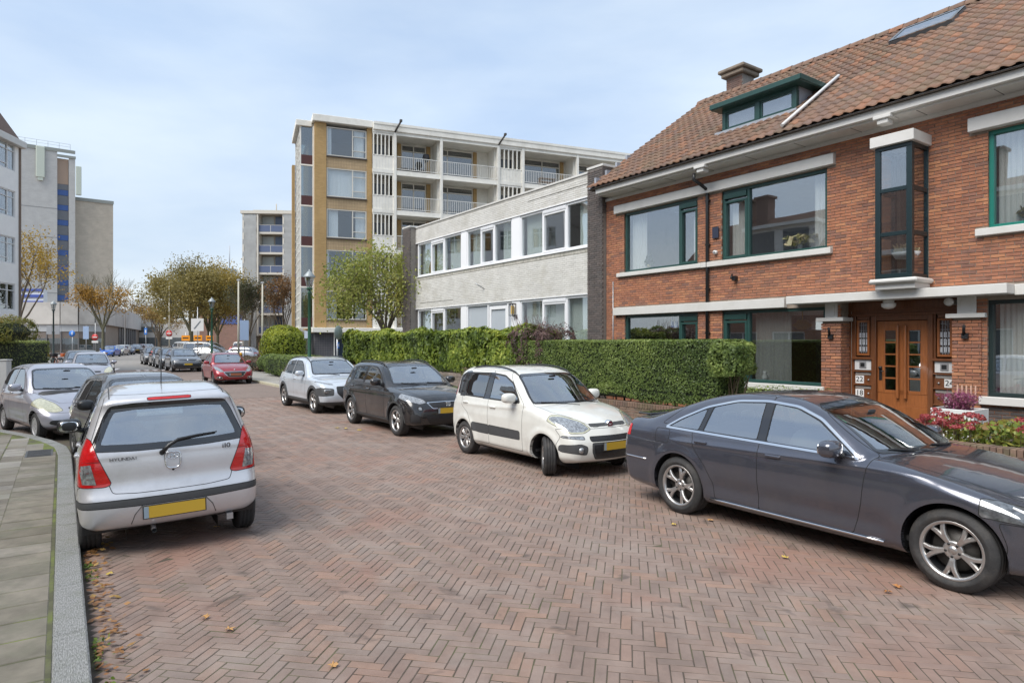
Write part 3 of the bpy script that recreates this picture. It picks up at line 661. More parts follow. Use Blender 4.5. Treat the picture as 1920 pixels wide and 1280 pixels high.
q = MB(); q.box(dx0+.04, dx0+.10, DY-.012, DY, 1.22, 1.50, 0, .004); q.tube([(dx0+.07, DY, 1.40), (dx0+.07, DY-.06, 1.40), (dx0+.16, DY-.06, 1.40)], .011, 8); q.lathe([(0, -.05), (.03, -.045), (.035, -.02), (.02, 0)], (dx0+.07, DY, 1.47), 'y', 12); q.build('handle', M_black, do)
q = MB(); q.box(dx0-.1, dx1+.1, DY-.1, DY+.1, .14, DZ0, 0, .01); q.box(ex0, ex1, N0-.55, DY+.1, -.05, .14, 0, .01); q.build('doorstep', mat('dark_step', (.06, .06, .062), .6, noise=.2), house)
hall = MB(); room_box(hall, ex0, ex1, DY+.09, DY+2.5, .1, 2.9); hall.build('hallway', M_dark, house)
q = MB(); q.lathe([(0, .0), (.10, .0), (.10, -.03), (.085, -.05), (.13, -.06), (.125, -.12), (.08, -.16), (0, -.175)], (X(1672, 640, N0), N0-.12, 2.80), 'z', 20); tag(q.build('ceiling_lamp', mat('opal_glass', (.75, .75, .73), .3), house))
q = MB(); q.lathe([(0, -.10), (.07, -.10), (.075, -.04), (.05, 0), (0, 0)], (X(1782, 640, N0), N0-.0, 2.72), 'y', 16); q.box(X(1782)-.03, X(1782)+.03, N0-.02, N0+.32, 2.68, 2.76); q.build('camera_dome', M_white2, house)
# gutter, soffit
GN = 12.68
gm_ = MB(); gm_.box(HX0+.20, HX1, GN, GN+.10, 6.26, 6.45, 0, .006); gm_.box(HX0+.20, HX1, GN-.03, GN+.0, 6.40, 6.45, 0, .003); gm_.box(HX0+.2, HX1, GN+.10, N0+.1, 6.22, 6.27); gm_.box(HX0-.10, HX1, N0-.05, N0+.02, 6.14, 6.22, 0, .004)
gm_.build('gutter', M_white, house)
for px in (1318, 1660):
    q = MB(); xx = X(px, 640, 12.8); q.box(xx-.16, xx+.16, GN-.04, GN+.3, 6.19, 6.26, 0, .01); q.box(xx-.10, xx+.10, GN+.0, GN+.22, 6.10, 6.19, 0, .01); q.build('gutter_outlet', M_white, house)
q = MB()
for k in range(13): q.box(HX0+.3+k*1.2, HX0+.308+k*1.2, GN+.12, N0-.06, 6.212, 6.22)
q.build('soffit_joint', mat('soffit_joint_dark', (.2, .2, .19), .9), house)
dxp = X(1326.6, 640, N0-.06)
q = MB(); q.tube([(dxp-.06, GN+.12, 6.14), (dxp-.06, GN+.12, 5.98), (dxp, GN+.25, 5.9), (dxp, N0-.07, 5.78), (dxp, N0-.07, 5.6), (dxp, N0-.07, 0)], .042, 12)
for z in (5.5, 4.4, 3.3, 2.2): q.box(dxp-.06, dxp+.06, N0-.09, N0, z, z+.03)
q.build('downpipe', M_black, house)
q = MB(); q.tube([(X(1151), N0-.03, 3.75), (X(1151), N0-.03, .2)], .014, 8); q.build('cable_duct', M_steel, house)
q = MB(); xx = X(1344); q.box(xx-.09, xx+.09, N0-.06, N0-.04, 4.55, 4.82); q.build('solar_panel', mat('solar_dark', (.03, .035, .06), .2), house)
q = MB(); q.lathe([(0, -.10), (.045, -.10), (.05, -.03), (.03, 0)], (xx, N0, 4.20), 'y', 14); q.lathe([(0, -.105), (.02, -.104), (.02, -.1)], (xx, N0, 4.20), 'y', 10, 1); q.build('security_camera', [M_white2, M_black], house)
q = MB(); xx = X(1381); q.tube([(xx-.05, N0-.1, 3.60), (xx+.03, N0-.25, 3.50)], .025, 8); q.box(xx-.05, xx+.05, N0-.12, N0, 3.46, 3.56); q.build('flag_holder', M_black, house)
# ---- roof
RK = .70; RN, RZZ = 17.6, 6.45+.70*(17.6-12.6); EN = 12.6
rfm = MB(); rx0, rx1 = HX0-.05, HX1+.1
rfm.prism([(EN, 6.40), (RN, RZZ-.06), (RN+5.0, 6.40)], rx0, rx1, 0, 'yz')
roof = rfm.build('roof', mat('roof_underlay', (.06, .045, .035), .95), house, fix=True)
M_rtile = mat('roof_tile', (.20, .11, .075), .85, tint=[(.150, .092, .066), (.18, .105, .072), (.20, .118, .082), (.16, .10, .078), (.14, .092, .07), (.25, .12, .07), (.17, .105, .076)], noise=.3, nscale=5, bump=.4, bscale=25, dirt=((.13, .12, .075), .5), dscale=1.4)
def pantile():
    n = 7; V = []; F = []
    for k, (v, lift) in enumerate(((-.5, .0), (.5, -.0))):
        for i in range(n+1):
            u = i/n; h = .5*math.cos(2*math.pi*(u-.15))*.9 if u < .65 else -.5*.9*math.cos(2*math.pi*(u-.65)*.71)
            V.append((u-.5, v, h + (0.9 if k == 0 else 0.0)))
    for i in range(n): F.append((i, i+1, n+2+i, n+1+i))
    for i in range(n+1): a = V[i]; V.append((a[0], a[1], a[2]-.75))
    b0 = 2*(n+1)
    for i in range(n): F.append((b0+i, b0+i+1, i+1, i))
    return V, F
tb = pantile(); items = []; ang = math.atan(RK); sl = math.hypot(RN-EN, RZZ-6.45); rows = int(sl/.295); tw = .215
dorm = (X(1363, 640, 13.9)-.1, X(1487, 640, 13.9)+.12)
for r_ in range(rows+1):
    d_ = .14 + r_*.295
    if d_ > sl-.05: break
    n_ = EN + d_*math.cos(ang); z_ = 6.45 + d_*math.sin(ang)
    cnt = int((rx1-rx0)/tw)
    for c_ in range(cnt):
        xx = rx0 + (c_+.5)*tw
        if dorm[0]-.02 < xx < dorm[1]+.02 and 13.85 < n_ < 14.9: continue
        items.append((xx, n_, z_+.022, tw*1.03, .33, .042, ang+random.uniform(-.012, .012), random.uniform(-.01, .01), random.uniform(-.008, .008)))
pieces('roof_tile', roof, HM, items, M_rtile, base=tb)
MB_ = None
q = []; xx = rx0+.15
while xx < rx1: q.append((xx, RN, RZZ+.03, .36, .26, .15, 0, random.uniform(-.02, .02), 0)); xx += .34
hb = []; hf = []
for k, u in enumerate((-.5, .5)):
    for i in range(7): t = math.pi*i/6; hb.append((u, -math.cos(t)*.5*(1+.12*(k)), math.sin(t)-.4+.1*k))
for i in range(6): hf.append((i, 7+i, 8+i, i+1))
pieces('ridge_tile', roof, HM, q, M_rtile, base=(hb, hf))
q = MB()
for k in range(14):
    t = k*.45; q.box(rx0-.10, rx0+.06, EN+t*math.cos(ang)+.12, EN+(t+.4)*math.cos(ang), 6.42+t*math.sin(ang), 6.52+t*math.sin(ang), 0, .01)
q.build('verge_flashing', mat('lead_flashing', (.34, .36, .40), .5, metal=.2, noise=.2), roof)
# orange replacement tiles by the verge and dormer
Mor = mat('new_orange_tile', (.42, .14, .06), .8, noise=.2)
# dormer
a_, b_ = dorm; dn = 13.9
q = MB(); q.prism([(dn+.02, 7.15), (dn+.02, 7.93), (15.2, 7.93), (15.2, 8.1), (dn+.2, 7.2)], a_, b_, 0, 'yz')
q.build('dormer_cheek', mat('slate_cheek', (.28, .29, .32), .6, noise=.15, nscale=4), roof, fix=True)
f = MB(); frame_rect(f, a_, b_, 7.28, 7.90, dn-.06, dn+.06, .10); f.box((a_+b_)/2-.06, (a_+b_)/2+.06, dn-.06, dn+.05, 7.38, 7.80, 0, .004)
for u, v in ((a_+.10, (a_+b_)/2-.06), ((a_+b_)/2+.06, b_-.10)): frame_rect(f, u, v, 7.38, 7.80, dn-.03, dn+.03, .045)
fo = f.build('dormer_window', M_green, roof)
q = MB(); q.box(a_+.12, b_-.12, dn-.004, dn+.004, 7.40, 7.78); q.build('pane', G_win, fo)
q = MB(); q.box(a_-.18, b_+.24, dn-.29, 15.25, 7.88, 7.98, 0, .01); q.box(a_-.20, b_+.26, dn-.31, dn-.28, 7.90, 8.02, 0, .006); q.box(b_+.23, b_+.26, dn-.31, 15.25, 7.90, 8.02, 0, .006); q.build('dormer_roof', M_green, roof)
q = MB(); q.box(a_-.1, b_+.1, dn-.24, dn-.05, 7.30-.11, 7.30, 0, .01); q.build('dormer_flashing', MATS['lead_flashing'], roof)
q = MB(); xx = b_+.36
q.tube([(xx, 15.0, 6.45+RK*(15.0-EN)+.12), (xx, EN+.1, 6.64)], .036, 10); q.build('dormer_drainpipe', M_white2, roof)
# skylight
def on_roof(n, h=0): return (n - h*math.sin(ang), 6.45+RK*(n-EN) + h*math.cos(ang))
q = MB(); sx0, sx1 = -7.55, -6.2
for (h, w_, m_) in ((.10, 0, 0),):
    y0, z0 = on_roof(16.35, .12); y1, z1 = on_roof(17.1, .12); y0b, z0b = on_roof(16.35, .02); y1b, z1b = on_roof(17.1, .02)
    q.add([(sx0, y0b, z0b), (sx1, y0b, z0b), (sx1, y1b, z1b), (sx0, y1b, z1b), (sx0, y0, z0), (sx1, y0, z0), (sx1, y1, z1), (sx0, y1, z1)], [(0,3,2,1),(0,1,5,4),(1,2,6,5),(2,3,7,6),(3,0,4,7)], 0)
    def lp(u, v, h): y, z = on_roof(16.35+.75*v, h); return (sx0+(sx1-sx0)*u, y, z)
    for (u0, u1, v0, v1) in ((0, 1, 0, .12), (0, 1, .88, 1), (0, .06, .12, .88), (.94, 1, .12, .88)):
        q.add([lp(u0, v0, .14), lp(u1, v0, .14), lp(u1, v1, .14), lp(u0, v1, .14)], [(0, 1, 2, 3)], 0)
so = q.build('skylight', mat('skylight_frame', (.10, .11, .12), .4), roof)
q = MB(); q.add([lp(.05, .1, .132), lp(.95, .1, .132), lp(.95, .9, .132), lp(.05, .9, .132)], [(0, 1, 2, 3)]); q.build('pane', G_win, so)
# chimney
cxm = -13.05
q = MB(); q.box(cxm-.30, cxm+.30, 17.9, 18.5, 9.3, 10.62); ch = q.build('chimney', M_dmortar, roof)
Mcb = mat('chimney_brick', (.16, .10, .08), .85, tint=[(.15, .095, .08), (.19, .11, .085), (.13, .09, .08)], noise=.2)
wall_bricks('chimney_brick', ch, HM, cxm-.30, cxm+.30, 9.6, 10.60, 17.9, [], Mcb, bl=.19)
q = MB(); q.box(cxm-.42, cxm+.42, 17.75, 18.65, 10.60, 10.74, 0, .03); q.box(cxm-.5, cxm+.5, 17.68, 18.72, 10.74, 10.86, 0, .03); q.box(cxm+.1, cxm+.25, 18.0, 18.2, 10.86, 10.98, 0, .02); q.build('chimney_cap', mat('stone_cap', (.22, .18, .14), .9, noise=.3), ch)
# small things in the windows: parked on the inner sills
def pot(x, y, z, h, mcol, cols, nleaf=60, rad=.12, label=None, spiky=False, pr=.06):
    o = empty('potted_plant', (0, 0, 0), RZ)
    q = MB(); q.lathe([(0, z), (pr*.75, z), (pr, z+.11), (pr*.85, z+.11), (0, z+.10)], (x, y, 0), 'z', 14); q.build('pot', mcol, o)
    V = []; F = []; T = []
    for i in range(nleaf):
        th = random.random()*6.28; r0 = random.random()**.5*rad; zz = z+.1+random.random()*h
        c = np.array([x+r0*math.cos(th), y+r0*.5*math.sin(th), zz]); a = np.random.randn(3)*.03; b2 = np.random.randn(3)*.02
        if spiky: a = np.array([math.cos(th)*.02, 0, .05]); b2 = np.array([.008, 0, 0])
        k = len(V); V += [c-a-b2, c+a-b2, c+a+b2, c-a+b2]; F.append((k, k+1, k+2, k+3)); T.append(random.random())
    me = np_mesh('foliage', np.array(V), np.array(F), leaf_mat('potleaf_%s' % str(cols[0][0])[:4], cols), attrs={'tint': T}); link('foliage', me, o)
    if label: tag(o, label, 'potted plant')
    return o
pot(winA[0]+.75, N0+.22, 4.05, .28, mat('cream_pot', (.6, .5, .25), .5), [(.05, .09, .03), (.12, .16, .05)], label='small green plant in a cream pot behind the left upper window of the brick house')
pot(winB[1]-.75, N0+.22, 4.05, .20, M_white2, [(.45, .38, .25), (.2, .2, .08)], 150, .38, label='low white flowering plant on the sill of the wide upper window')
pot(winC[0]+.5, N0+.22, 4.05, .15, mat('basket', (.3, .22, .1), .8), [(.35, .3, .1), (.2, .15, .05)], 50, .12, label='small round plant behind the net curtain of the far right upper window')
pot(bx0+.42, fr+.30, 3.55, .14, mat('grey_bowl', (.55, .56, .58), .5), [(.55, .45, .3), (.3, .3, .15)], 90, .22, label='pale heather in a light grey bowl inside the oriel window', spiky=True, pr=.24)
q = MB(); q.lathe([(0, .12), (.12, .10), (.22, 0), (.22, -.04), (.12, -.12), (0, -.13)], (X(1432), N0+1.6, 2.42), 'z', 20); q.tube([(X(1432), N0+1.6, 2.54), (X(1432), N0+1.6, 2.95)], .01, 6)
tag(q.build('pendant_lamp', mat('yellow_shade', (.65, .42, .06), .4), rz=RZ), 'yellow pendant lamp hanging inside the large ground floor window', 'lamp')
q = MB(); q.lathe([(0, .25), (.06, .2), (.2, .05), (.22, -.1), (.1, -.16), (0, -.16)], (X(1205), N0+1.3, 2.5), 'z', 16)
tag(q.build('pendant_lamp', mat('orange_shade', (.42, .16, .04), .5), rz=RZ), 'orange lamp behind the ground floor window above the clipped hedge', 'lamp')
q = MB(); xx = X(1256); q.box(xx-.12, xx+.12, N0+.18, N0+.19, 2.38, 2.68, 0); so = q.build('street_sign', mat('blue_sign', (.02, .12, .45), .4), rz=RZ); tag(so, 'square blue sign with white arrow standing in the ground floor window', 'sign')
q = MB(); q.prism([(xx-.018, 2.42), (xx+.018, 2.42), (xx+.018, 2.54), (xx+.06, 2.54), (xx, 2.64), (xx-.06, 2.54), (xx-.018, 2.54)], N0+.172, N0+.178); q.build('arrow', M_white2, so, fix=True)
q = MB(); xx = X(1422)
q.lathe([(0, 1.08), (.06, 1.08), (.07, 1.16), (.03, 1.26), (.045, 1.30), (0, 1.30)], (xx, N0+.25, 0), 'z', 14); q.tube([(xx+.06, N0+.25, 1.24), (xx+.11, N0+.25, 1.2), (xx+.06, N0+.25, 1.12)], .01, 6)
tag(q.build('ornament', M_white2, rz=RZ), 'small white pitcher on the sill of the large ground floor window', 'ornament')
q = MB(); xx = X(1490, 640, N0+2.2); q.box(xx-.5, xx+.45, N0+2.4, N0+2.9, .3, 2.3, 0, .02)
tag(q.build('cabinet', mat('ochre_wood', (.22, .13, .03), .5, noise=.2), rz=RZ), 'ochre brown cabinet in the room behind the large ground floor window', 'cabinet')
# ================================================================== WHITEWASHED TWO STOREY HOUSE
wh = empty('white_house', (0, 0, 0), RZ); tag(wh, 'two storey whitewashed brick house with window bands and dark brick end piers', 'house')
WX0, WX1 = X(779.5), X(1109)
ups = [(X(782.3), X(864.5)), (X(874.3), X(959.5)), (X(974.3), X(1108.8))]
uholes = [(WX0, WX1, 4.93, 6.44)]; gholes = [(WX0, WX1, .2, 3.45)]
b = MB(); wall_with_holes(b, WX0, WX1, -.05, 7.16, N0, .28, uholes+gholes)
b.box(WX0-.4, WX1+.4, N0+.28, N0+9, 6.9, 7.05); b.box(WX0, WX1, N0+8.7, N0+9, 0, 7.0)
wc = b.build('wall', M_wmortar, wh)
wall_bricks('brick', wc, HM, WX0, WX1, 6.47, 7.12, N0, [], M_wbrick, bh=.058, j=.008, proud=.006)
wall_bricks('band_brick', wc, HM, WX0, WX1, 3.48, 4.74, N0, [], M_wbrick, bh=.058, j=.008, proud=.006)
its = []; x = WX0
while x < WX1-.03: its.append((x+.033, N0-.012+.04, 4.82, .058, .08, .13, 0, 0, 0)); x += .0665
pieces('soldier_brick', wc, HM, its, mat('weathered_white_brick', (.45, .43, .38), .8, tint=[(.45, .43, .38), (.5, .48, .43), (.38, .37, .32)], noise=.25), 'y', ch=.003)
q = MB(); q.box(WX0-.02, WX1+.02, N0-.03, N0+.30, 7.16, 7.22, 0, .004); q.build('coping', M_white, wh)
M_wj = mat('white_joinery', (.78, .79, .81), .4)
def triple(x0, x1, z0, z1, fr_, vent_=True, cset=(), cm=M_curtg):
    mm = [x0+(x1-x0)*f for f in fr_]
    window(wh, x0, x1, z0, z1, N0+.03, M_wj, mull=mm, fw=.075, sash=[(mm[0]+.03, mm[1]-.03, z0+.05, z1-.16)] if vent_ else [], vent=[(mm[0]+.03, mm[1]-.03, z1-.16, z1-.05)] if vent_ else [], curt=cset, cm=cm)
for k, (a, b2) in enumerate(ups):
    w_ = b2-a
    fr_ = (.33, .63) if k < 2 else (.345, .68)
    cs_ = [[(a+.1, a+w_*.3), (a+w_*.36, a+w_*.6), (a+w_*.66, b2-.1)], [(a+.1, a+w_*.30), (a+w_*.72, b2-.1)], [(a+.1, a+w_*.30), (a+w_*.78, b2-.08)]][k]
    triple(a, b2, 4.93, 6.44, fr_, True, cs_)
triple(*ups[0], .9, 3.45, (.33, .63), True, [(ups[0][0]+.1, ups[0][0]+.9), (ups[0][1]-.5, ups[0][1]-.1)])
triple(*ups[2], .9, 3.45, (.345, .68), True, [(ups[2][0]+.08, ups[2][1]-.08)])
a, b2 = ups[1]
M_frost = mat('frosted_pane', (.42, .46, .50), .25)
q = MB(); frame_rect(q, a, b2, .2, 3.45, N0+.03, N0+.15, .07); q.box(a+1.52, a+1.60, N0+.03, N0+.15, .3, 3.38); q.box(a+2.85, a+2.93, N0+.03, N0+.15, .3, 3.38); q.box(a+.05, a+1.5, N0+.04, N0+.14, 1.0, 1.08)
ef = q.build('entrance_frame', M_wj, wh)
q = MB(); frame_rect(q, a+1.62, a+2.83, .22, 3.33, N0+.05, N0+.12, .13); q.build('door', M_wj, ef)
q = MB(); q.box(a+.05, b2-.05, N0+.10, N0+.106, .25, 3.40); q.build('pane', M_frost, ef)
for x_, y_ in ((ups[0][1], ups[1][0]), (ups[1][1], ups[2][0])):
    q = MB(); q.box(x_, y_, N0+.01, N0+.2, 4.93, 6.44, 0, .006); q.box(x_, y_, N0+.01, N0+.2, .2, 3.45, 0, .006); q.build('infill_panel', M_wj, wh)
q = MB(); q.box(WX0, WX1, N0-.05, N0+.1, 4.885, 4.93, 0, .005); q.box(WX0, WX1, N0-.02, N0+.03, 6.44, 6.47); q.box(WX0, WX1, N0-.02, N0+.03, 3.45, 3.48); q.build('window_band_trim', M_wj, wh)
q = MB(); room_box(q, WX0+.1, WX1-.1, N0+.29, N0+5, 3.6, 6.8); room_box(q, WX0+.1, WX1-.1, N0+.29, N0+5, .3, 3.5)
for x_ in (ups[0][1]+.1, ups[1][1]+.1): q.box(x_-.04, x_+.04, N0+.3, N0+5, .3, 6.8)
q.build('interior', MATS['room_interior'], wh)
M_sl = mat('lamp_bronze', (.03, .025, .02), .5)
lx = X(964, 640, N0); q = MB(); frame_rect(q, lx-.12, lx+.12, 2.92, 3.36, N0-.16, N0-.145, .02); frame_rect(q, lx-.12, lx+.12, 2.92, 3.36, N0-.02, N0+.0, .02)
for u in (-.12, .10):
    q.box(lx+u, lx+u+.02, N0-.16, N0, 2.92, 2.94); q.box(lx+u, lx+u+.02, N0-.16, N0, 3.34, 3.36)
q.box(lx-.045, lx+.045, N0-.12, N0-.03, 2.98, 3.28, 1); q.build('wall_lamp', [M_sl, mat('amber_lamp', (.5, .35, .12), .3)], wh)
text('house_number', '14', .30, M_black, wh, (X(966.9), N0-.004, 2+(640-595)*facpx(966.9, 0, 13.3)[1]*0+ .56, ), tfront, sx=.8).location.z = facpx(966.9, 595, N0)[1]
q = MB(); q.tube([(X(908), N0, 4.02), (X(908)-.1, N0-.35, 4.22)], .022, 8); q.build('flag_holder', M_steel, wh)
q = MB(); q.box(X(990), X(1104), N0-.012, N0, 6.845, 6.86); q.box(X(788), X(850), N0-.012, N0, 3.72, 3.735); q.build('wall_crack', mat('crack_dark', (.12, .115, .10), .9), wh)
# piers / party walls of dark brick
for (a, b2, nm, nf, dp) in ((X(1109), X(1137), 'right', N0-.16, 6), (X(766), X(779.8), 'left', N0-.30, .6)):
    q = MB(); q.box(a+.01, b2-.01, nf+.01, nf+(dp if nm == 'right' else 9.3), -.05, 7.2); po = q.build('pier', M_dmortar, wh)
    wall_bricks('pier_brick', po, HM, a, b2, 0, 7.18, nf, [], M_dbrick, bh=.055, j=.01, proud=.008)
    if nm == 'right': wall_bricks('pier_side_brick', po, HM, nf, nf+3.0, 5.8, 7.18, 0, [], M_dbrick, bh=.055, j=.01, side=1, cx=b2-.01)
    q = MB(); q.box(a-.02, b2+.03, nf-.02, nf+(dp if nm == 'right' else 9.3), 7.2, 7.27, 0, .005); q.build('coping', M_white, po)
q = MB()
for k in range(4): q.box(X(1137)+.02, X(1137)+.10, 12.8+k*.42, 12.8+k*.42+.3, 6.6+k*.29, 6.78+k*.29)
q.build('lead_flashing', MATS['lead_flashing'], wh)
# giraffe toy in the left upper window, cat silhouette
gx = X(801); q = MB()
q.tube([(gx-.10, N0+.22, 4.98), (gx-.10, N0+.22, 5.22), (gx-.02, N0+.22, 5.35), (gx+.05, N0+.22, 5.72), (gx+.07, N0+.22, 5.85)], [.04, .07, .09, .035, .03], 10)
q.tube([(gx+.0, N0+.22, 4.98), (gx-.01, N0+.22, 5.25)], [.025, .05], 8); q.tube([(gx+.07, N0+.22, 5.84), (gx+.13, N0+.17, 5.80)], [.045, .025], 8)
q.tube([(gx+.06, N0+.22, 5.87), (gx+.06, N0+.22, 5.94)], .01, 6)
tag(q.build('toy_giraffe', mat('giraffe_fur', (.42, .24, .10), .9, noise=.5, nscale=14), rz=RZ), 'toy giraffe standing behind the leftmost upper window of the white house', 'toy')

# ================================================================== APARTMENT BLOCK (own frame: X along its front, Y into it)
AO = (-13.6, 44.5); AA = math.atan2(.377, .926)
ap = empty('apartment_block', (AO[0], AO[1], 0), AA); tag(ap, 'six storey yellow brick apartment block with white balconies and flat roof', 'apartment block')
M_ybrick = bricktex('yellow_brick', (.46, .29, .115), (.39, .24, .09), (.33, .25, .14), .22, .068, .008, noise=.25)
M_tilep = bricktex('beige_tile_panel', (.44, .32, .19), (.40, .29, .17), (.24, .18, .11), .11, .225, .008, noise=.3, off=0)
M_awh = mat('cream_white_render', (.76, .74, .68), .7, noise=.08, nscale=2, dirt=((.4, .38, .32), .35), dscale=.9)
M_gtile = bricktex('dark_grey_tile', (.07, .07, .08), (.085, .08, .09), (.15, .15, .15), .16, .16, .01, off=0)
sills = [3.5+.0, 6.35, 9.2, 12.05, 14.9]
q = MB(); q.box(.0, .78, .0, .5, 2.95, 17.15); q.box(3.57, 3.92, .0, .5, 2.95, 17.15); q.box(-.0, 3.92, 4, 4.2, 2.95, 17.1); q.box(0, .3, .5, 10, 2.95, 17.15)
q.build('brick_pier', M_ybrick, ap)
for i, z in enumerate(sills):
    zt = z+2.03 if i < 4 else 17.0
    zt = z+2.03
    w_ = window(ap, .80, 3.55, z+.03, zt, .06, mat('cream_joinery', (.62, .59, .52), .5), mull=(2.58,), rails=[(2.6, 3.5, zt-.5), (2.6, 3.5, z+.52)], fw=.07,
                curt=[[(.9, 1.5), (2.8, 3.4)], [(.9, 1.0)], [(.95, 1.6), (2.8, 3.5)], [(.9, 3.5)], [(.88, 1.15), (2.7, 3.4)]][i], cm=mat('white_net', (.80, .82, .84), .9, noise=.1, nscale=2, stretch=(8, 8, .2)), gm=glass('apartment_glass', (.9, .92, .92), 1.5, boost=.06))
    q = MB(); q.box(.78, 3.57, -.06, .2, z-.06, z+.02, 0, .01); q.build('window_sill', mat('dark_sill', (.07, .06, .055), .6), ap)
    q = MB(); q.box(.78, 3.57, .05, .3, z-.82 if i else 2.95, z-.06); q.build('spandrel', M_tilep, ap)
q = MB(); room_box(q, .8, 3.55, .45, 3.9, 3.0, 17.0)
for z in sills: q.box(.8, 3.55, .4, 3.9, z-.55, z-.4)
q.build('interior', mat('apartment_interior', (.20, .19, .18), .9), ap)
# roof fascia
q = MB(); q.box(-.15, 3.95, -.25, 11, 17.15, 17.62, 0, .02); q.box(3.95, 36, -.38, 11, 17.02, 17.55, 0, .02); q.box(4, 36, -.42, -.38, 17.4, 17.58); q.box(-1.2, -.15, .4, 5, 16.9, 17.3, 0, .02)
q.build('roof_slab', M_awh, ap)
# stair tower
q = MB(); q.box(-.95, -.85, .55, .7, 2.9, 16.95); q.box(-.10, .0, .4, .6, 2.9, 16.95); q.box(-.95, -.9, .6, 5, 2.9, 3.1)
for i in range(6): q.box(-.9, 0, .5, .62, 2.9+i*2.82, 3.0+i*2.82)
for i in range(24): q.box(-.96, -.9, .7, 4.8, 3+i*.58, 3.05+i*.58)
for yy in (1.6, 2.6, 3.6, 4.7): q.box(-.97, -.9, yy, yy+.08, 3, 16.9)
q.build('stair_frame', M_awh, ap)
q = MB(); q.box(-.85, -.1, .58, .60, 3, 16.9); q.box(-.93, -.91, .7, 4.8, 3, 16.9); q.build('stair_glass', glass('stair_glass', (.35, .42, .44), 1.5, boost=.15), ap)
for i in range(5): q = MB(); q.box(-.85, -.1, .52, .57, 3.2+i*2.82-.2, 3.75+i*2.82-.1); q.build('stair_panel', mat('oxblood_panel', (.07, .022, .02), .5), ap)
q = MB(); q.box(-1.2, -1.0, 4.6, 5.3, 2.9, 15.2); q.build('side_pier', M_ybrick, ap)
# white frame bays: posts and floor slabs
posts = [(5.42, 5.62), (8.86, 9.06), (13.36, 13.56), (15.42, 15.62), (20.18, 20.38), (24.75, 24.95), (29.3, 29.5), (31.3, 31.5), (35.8, 36)]
q = MB()
for a, b2 in posts: q.box(a, b2, -.30, .15, 2.6, 17.02, 0, .01)
for i in range(6):
    z = 2.62+i*2.85
    if i < 6: q.box(3.93, 35.8, -.26, 1.9, z, z+.26)
q.build('concrete_frame', M_awh, ap)
def slat_bay(x0, x1, i):
    z = 2.88+i*2.85
    q = MB(); q.box(x0, x1, -.20, -.12, z, z+.95); n = 4
    for k in range(n+2): u = x0+.02+(x1-x0-.1)*k/(n+1); q.box(u, u+.075, -.24, -.06, z+.95, z+2.50, 0, .005)
    q.box(x0, x1, -.22, -.08, z+.95, z+1.02); q.box(x0, x1, -.22, -.08, z+2.45, z+2.59)
    for k in range(1, 7): u = x0+(x1-x0)*k/7; q.box(u-.01, u+.01, -.215, -.20, z, z+.95)
    q.build('slatted_loggia', M_awh, ap)
    q = MB(); q.box(x0, x1, 1.2, 1.3, z, z+2.59, 0); q.box(x0+.2, x1-.25, 1.15, 1.2, z+.7, z+2.1, 1); q.build('loggia_back_wall', [M_awh, mat('dark_glazing', (.15, .16, .17), .12)], ap)
for i in range(5): slat_bay(3.94, 5.42, i); slat_bay(13.56, 15.42, i); slat_bay(29.5, 31.3, i)
def railing(x0, x1, z):
    q = MB(); q.box(x0+.03, x1-.03, -.27, -.23, z+.98, z+1.02); q.box(x0+.03, x1-.03, -.27, -.23, z+.08, z+.12); n = int((x1-x0)/.145)
    for k in range(n+1): u = x0+.04+(x1-x0-.08)*k/n; q.box(u-.011, u+.011, -.262, -.238, z+.1, z+1.0)
    q.build('railing', mat('white_railing', (.70, .69, .65), .5), ap)
bays = [(5.62, 8.86, 0), (9.06, 13.36, 1), (15.62, 20.18, 0), (20.38, 24.75, 1), (24.95, 29.3, 0)]
Mglz = glass('balcony_glazing', (.45, .47, .48), 1.5, boost=.12)
for bi, (x0, x1, t_) in enumerate(bays):
    for i in range(5):
        z = 2.88+i*2.85
        if i == 0 and bi > 1: continue
        railing(x0, x1, z)
        back = 1.6
        q = MB(); q.box(x0, x1, back+.1, back+.2, z, z+2.59, 0); q.box(x0, x0+.08, .15, back+.1, z, z+2.59, 0); q.box(x1-.08, x1, .15, back+.1, z, z+2.59, 0)
        px0 = x0+.45 if t_ == 0 else x0+3.0; q.box(px0, px0+.28, back-.05, back+.1, z, z+2.5, 1)
        if t_ == 0: q.box(x1-.55, x1-.25, back-.05, back+.1, z, z+2.5, 1)
        q.build('balcony_back_wall', [M_awh, M_ybrick], ap)
        a, b2 = (x0+.75, x1-.6) if t_ == 0 else (x0+.15, x0+2.95)
        fq = MB(); frame_rect(fq, a, b2, z+.05, z+2.45, back-.02, back+.08, .07); mm = (a+b2)/2 if t_ == 0 else a+.75; fq.box(mm-.04, mm+.04, back-.01, back+.07, z+.1, z+2.4); fq.box(a, b2, back-.01, back+.07, z+1.95, z+2.02)
        fo = fq.build('balcony_window', MATS['cream_joinery'], ap)
        q = MB(); q.box(a+.05, b2-.05, back+.02, back+.025, z+.1, z+2.4); q.build('pane', Mglz, fo)
        q = MB(); (curtain(q, a+.1, a+(b2-a)*random.choice([.4, .95, .6]), back+.06, z+.1, z+1.95, amp=.012)); q.build('curtain', MATS['white_net'], fo)
        q = MB(); q.box(x0+.02, x1-.02, -.29, -.2, z+2.50, z+2.585); q.build('awning_case', M_awh, ap)
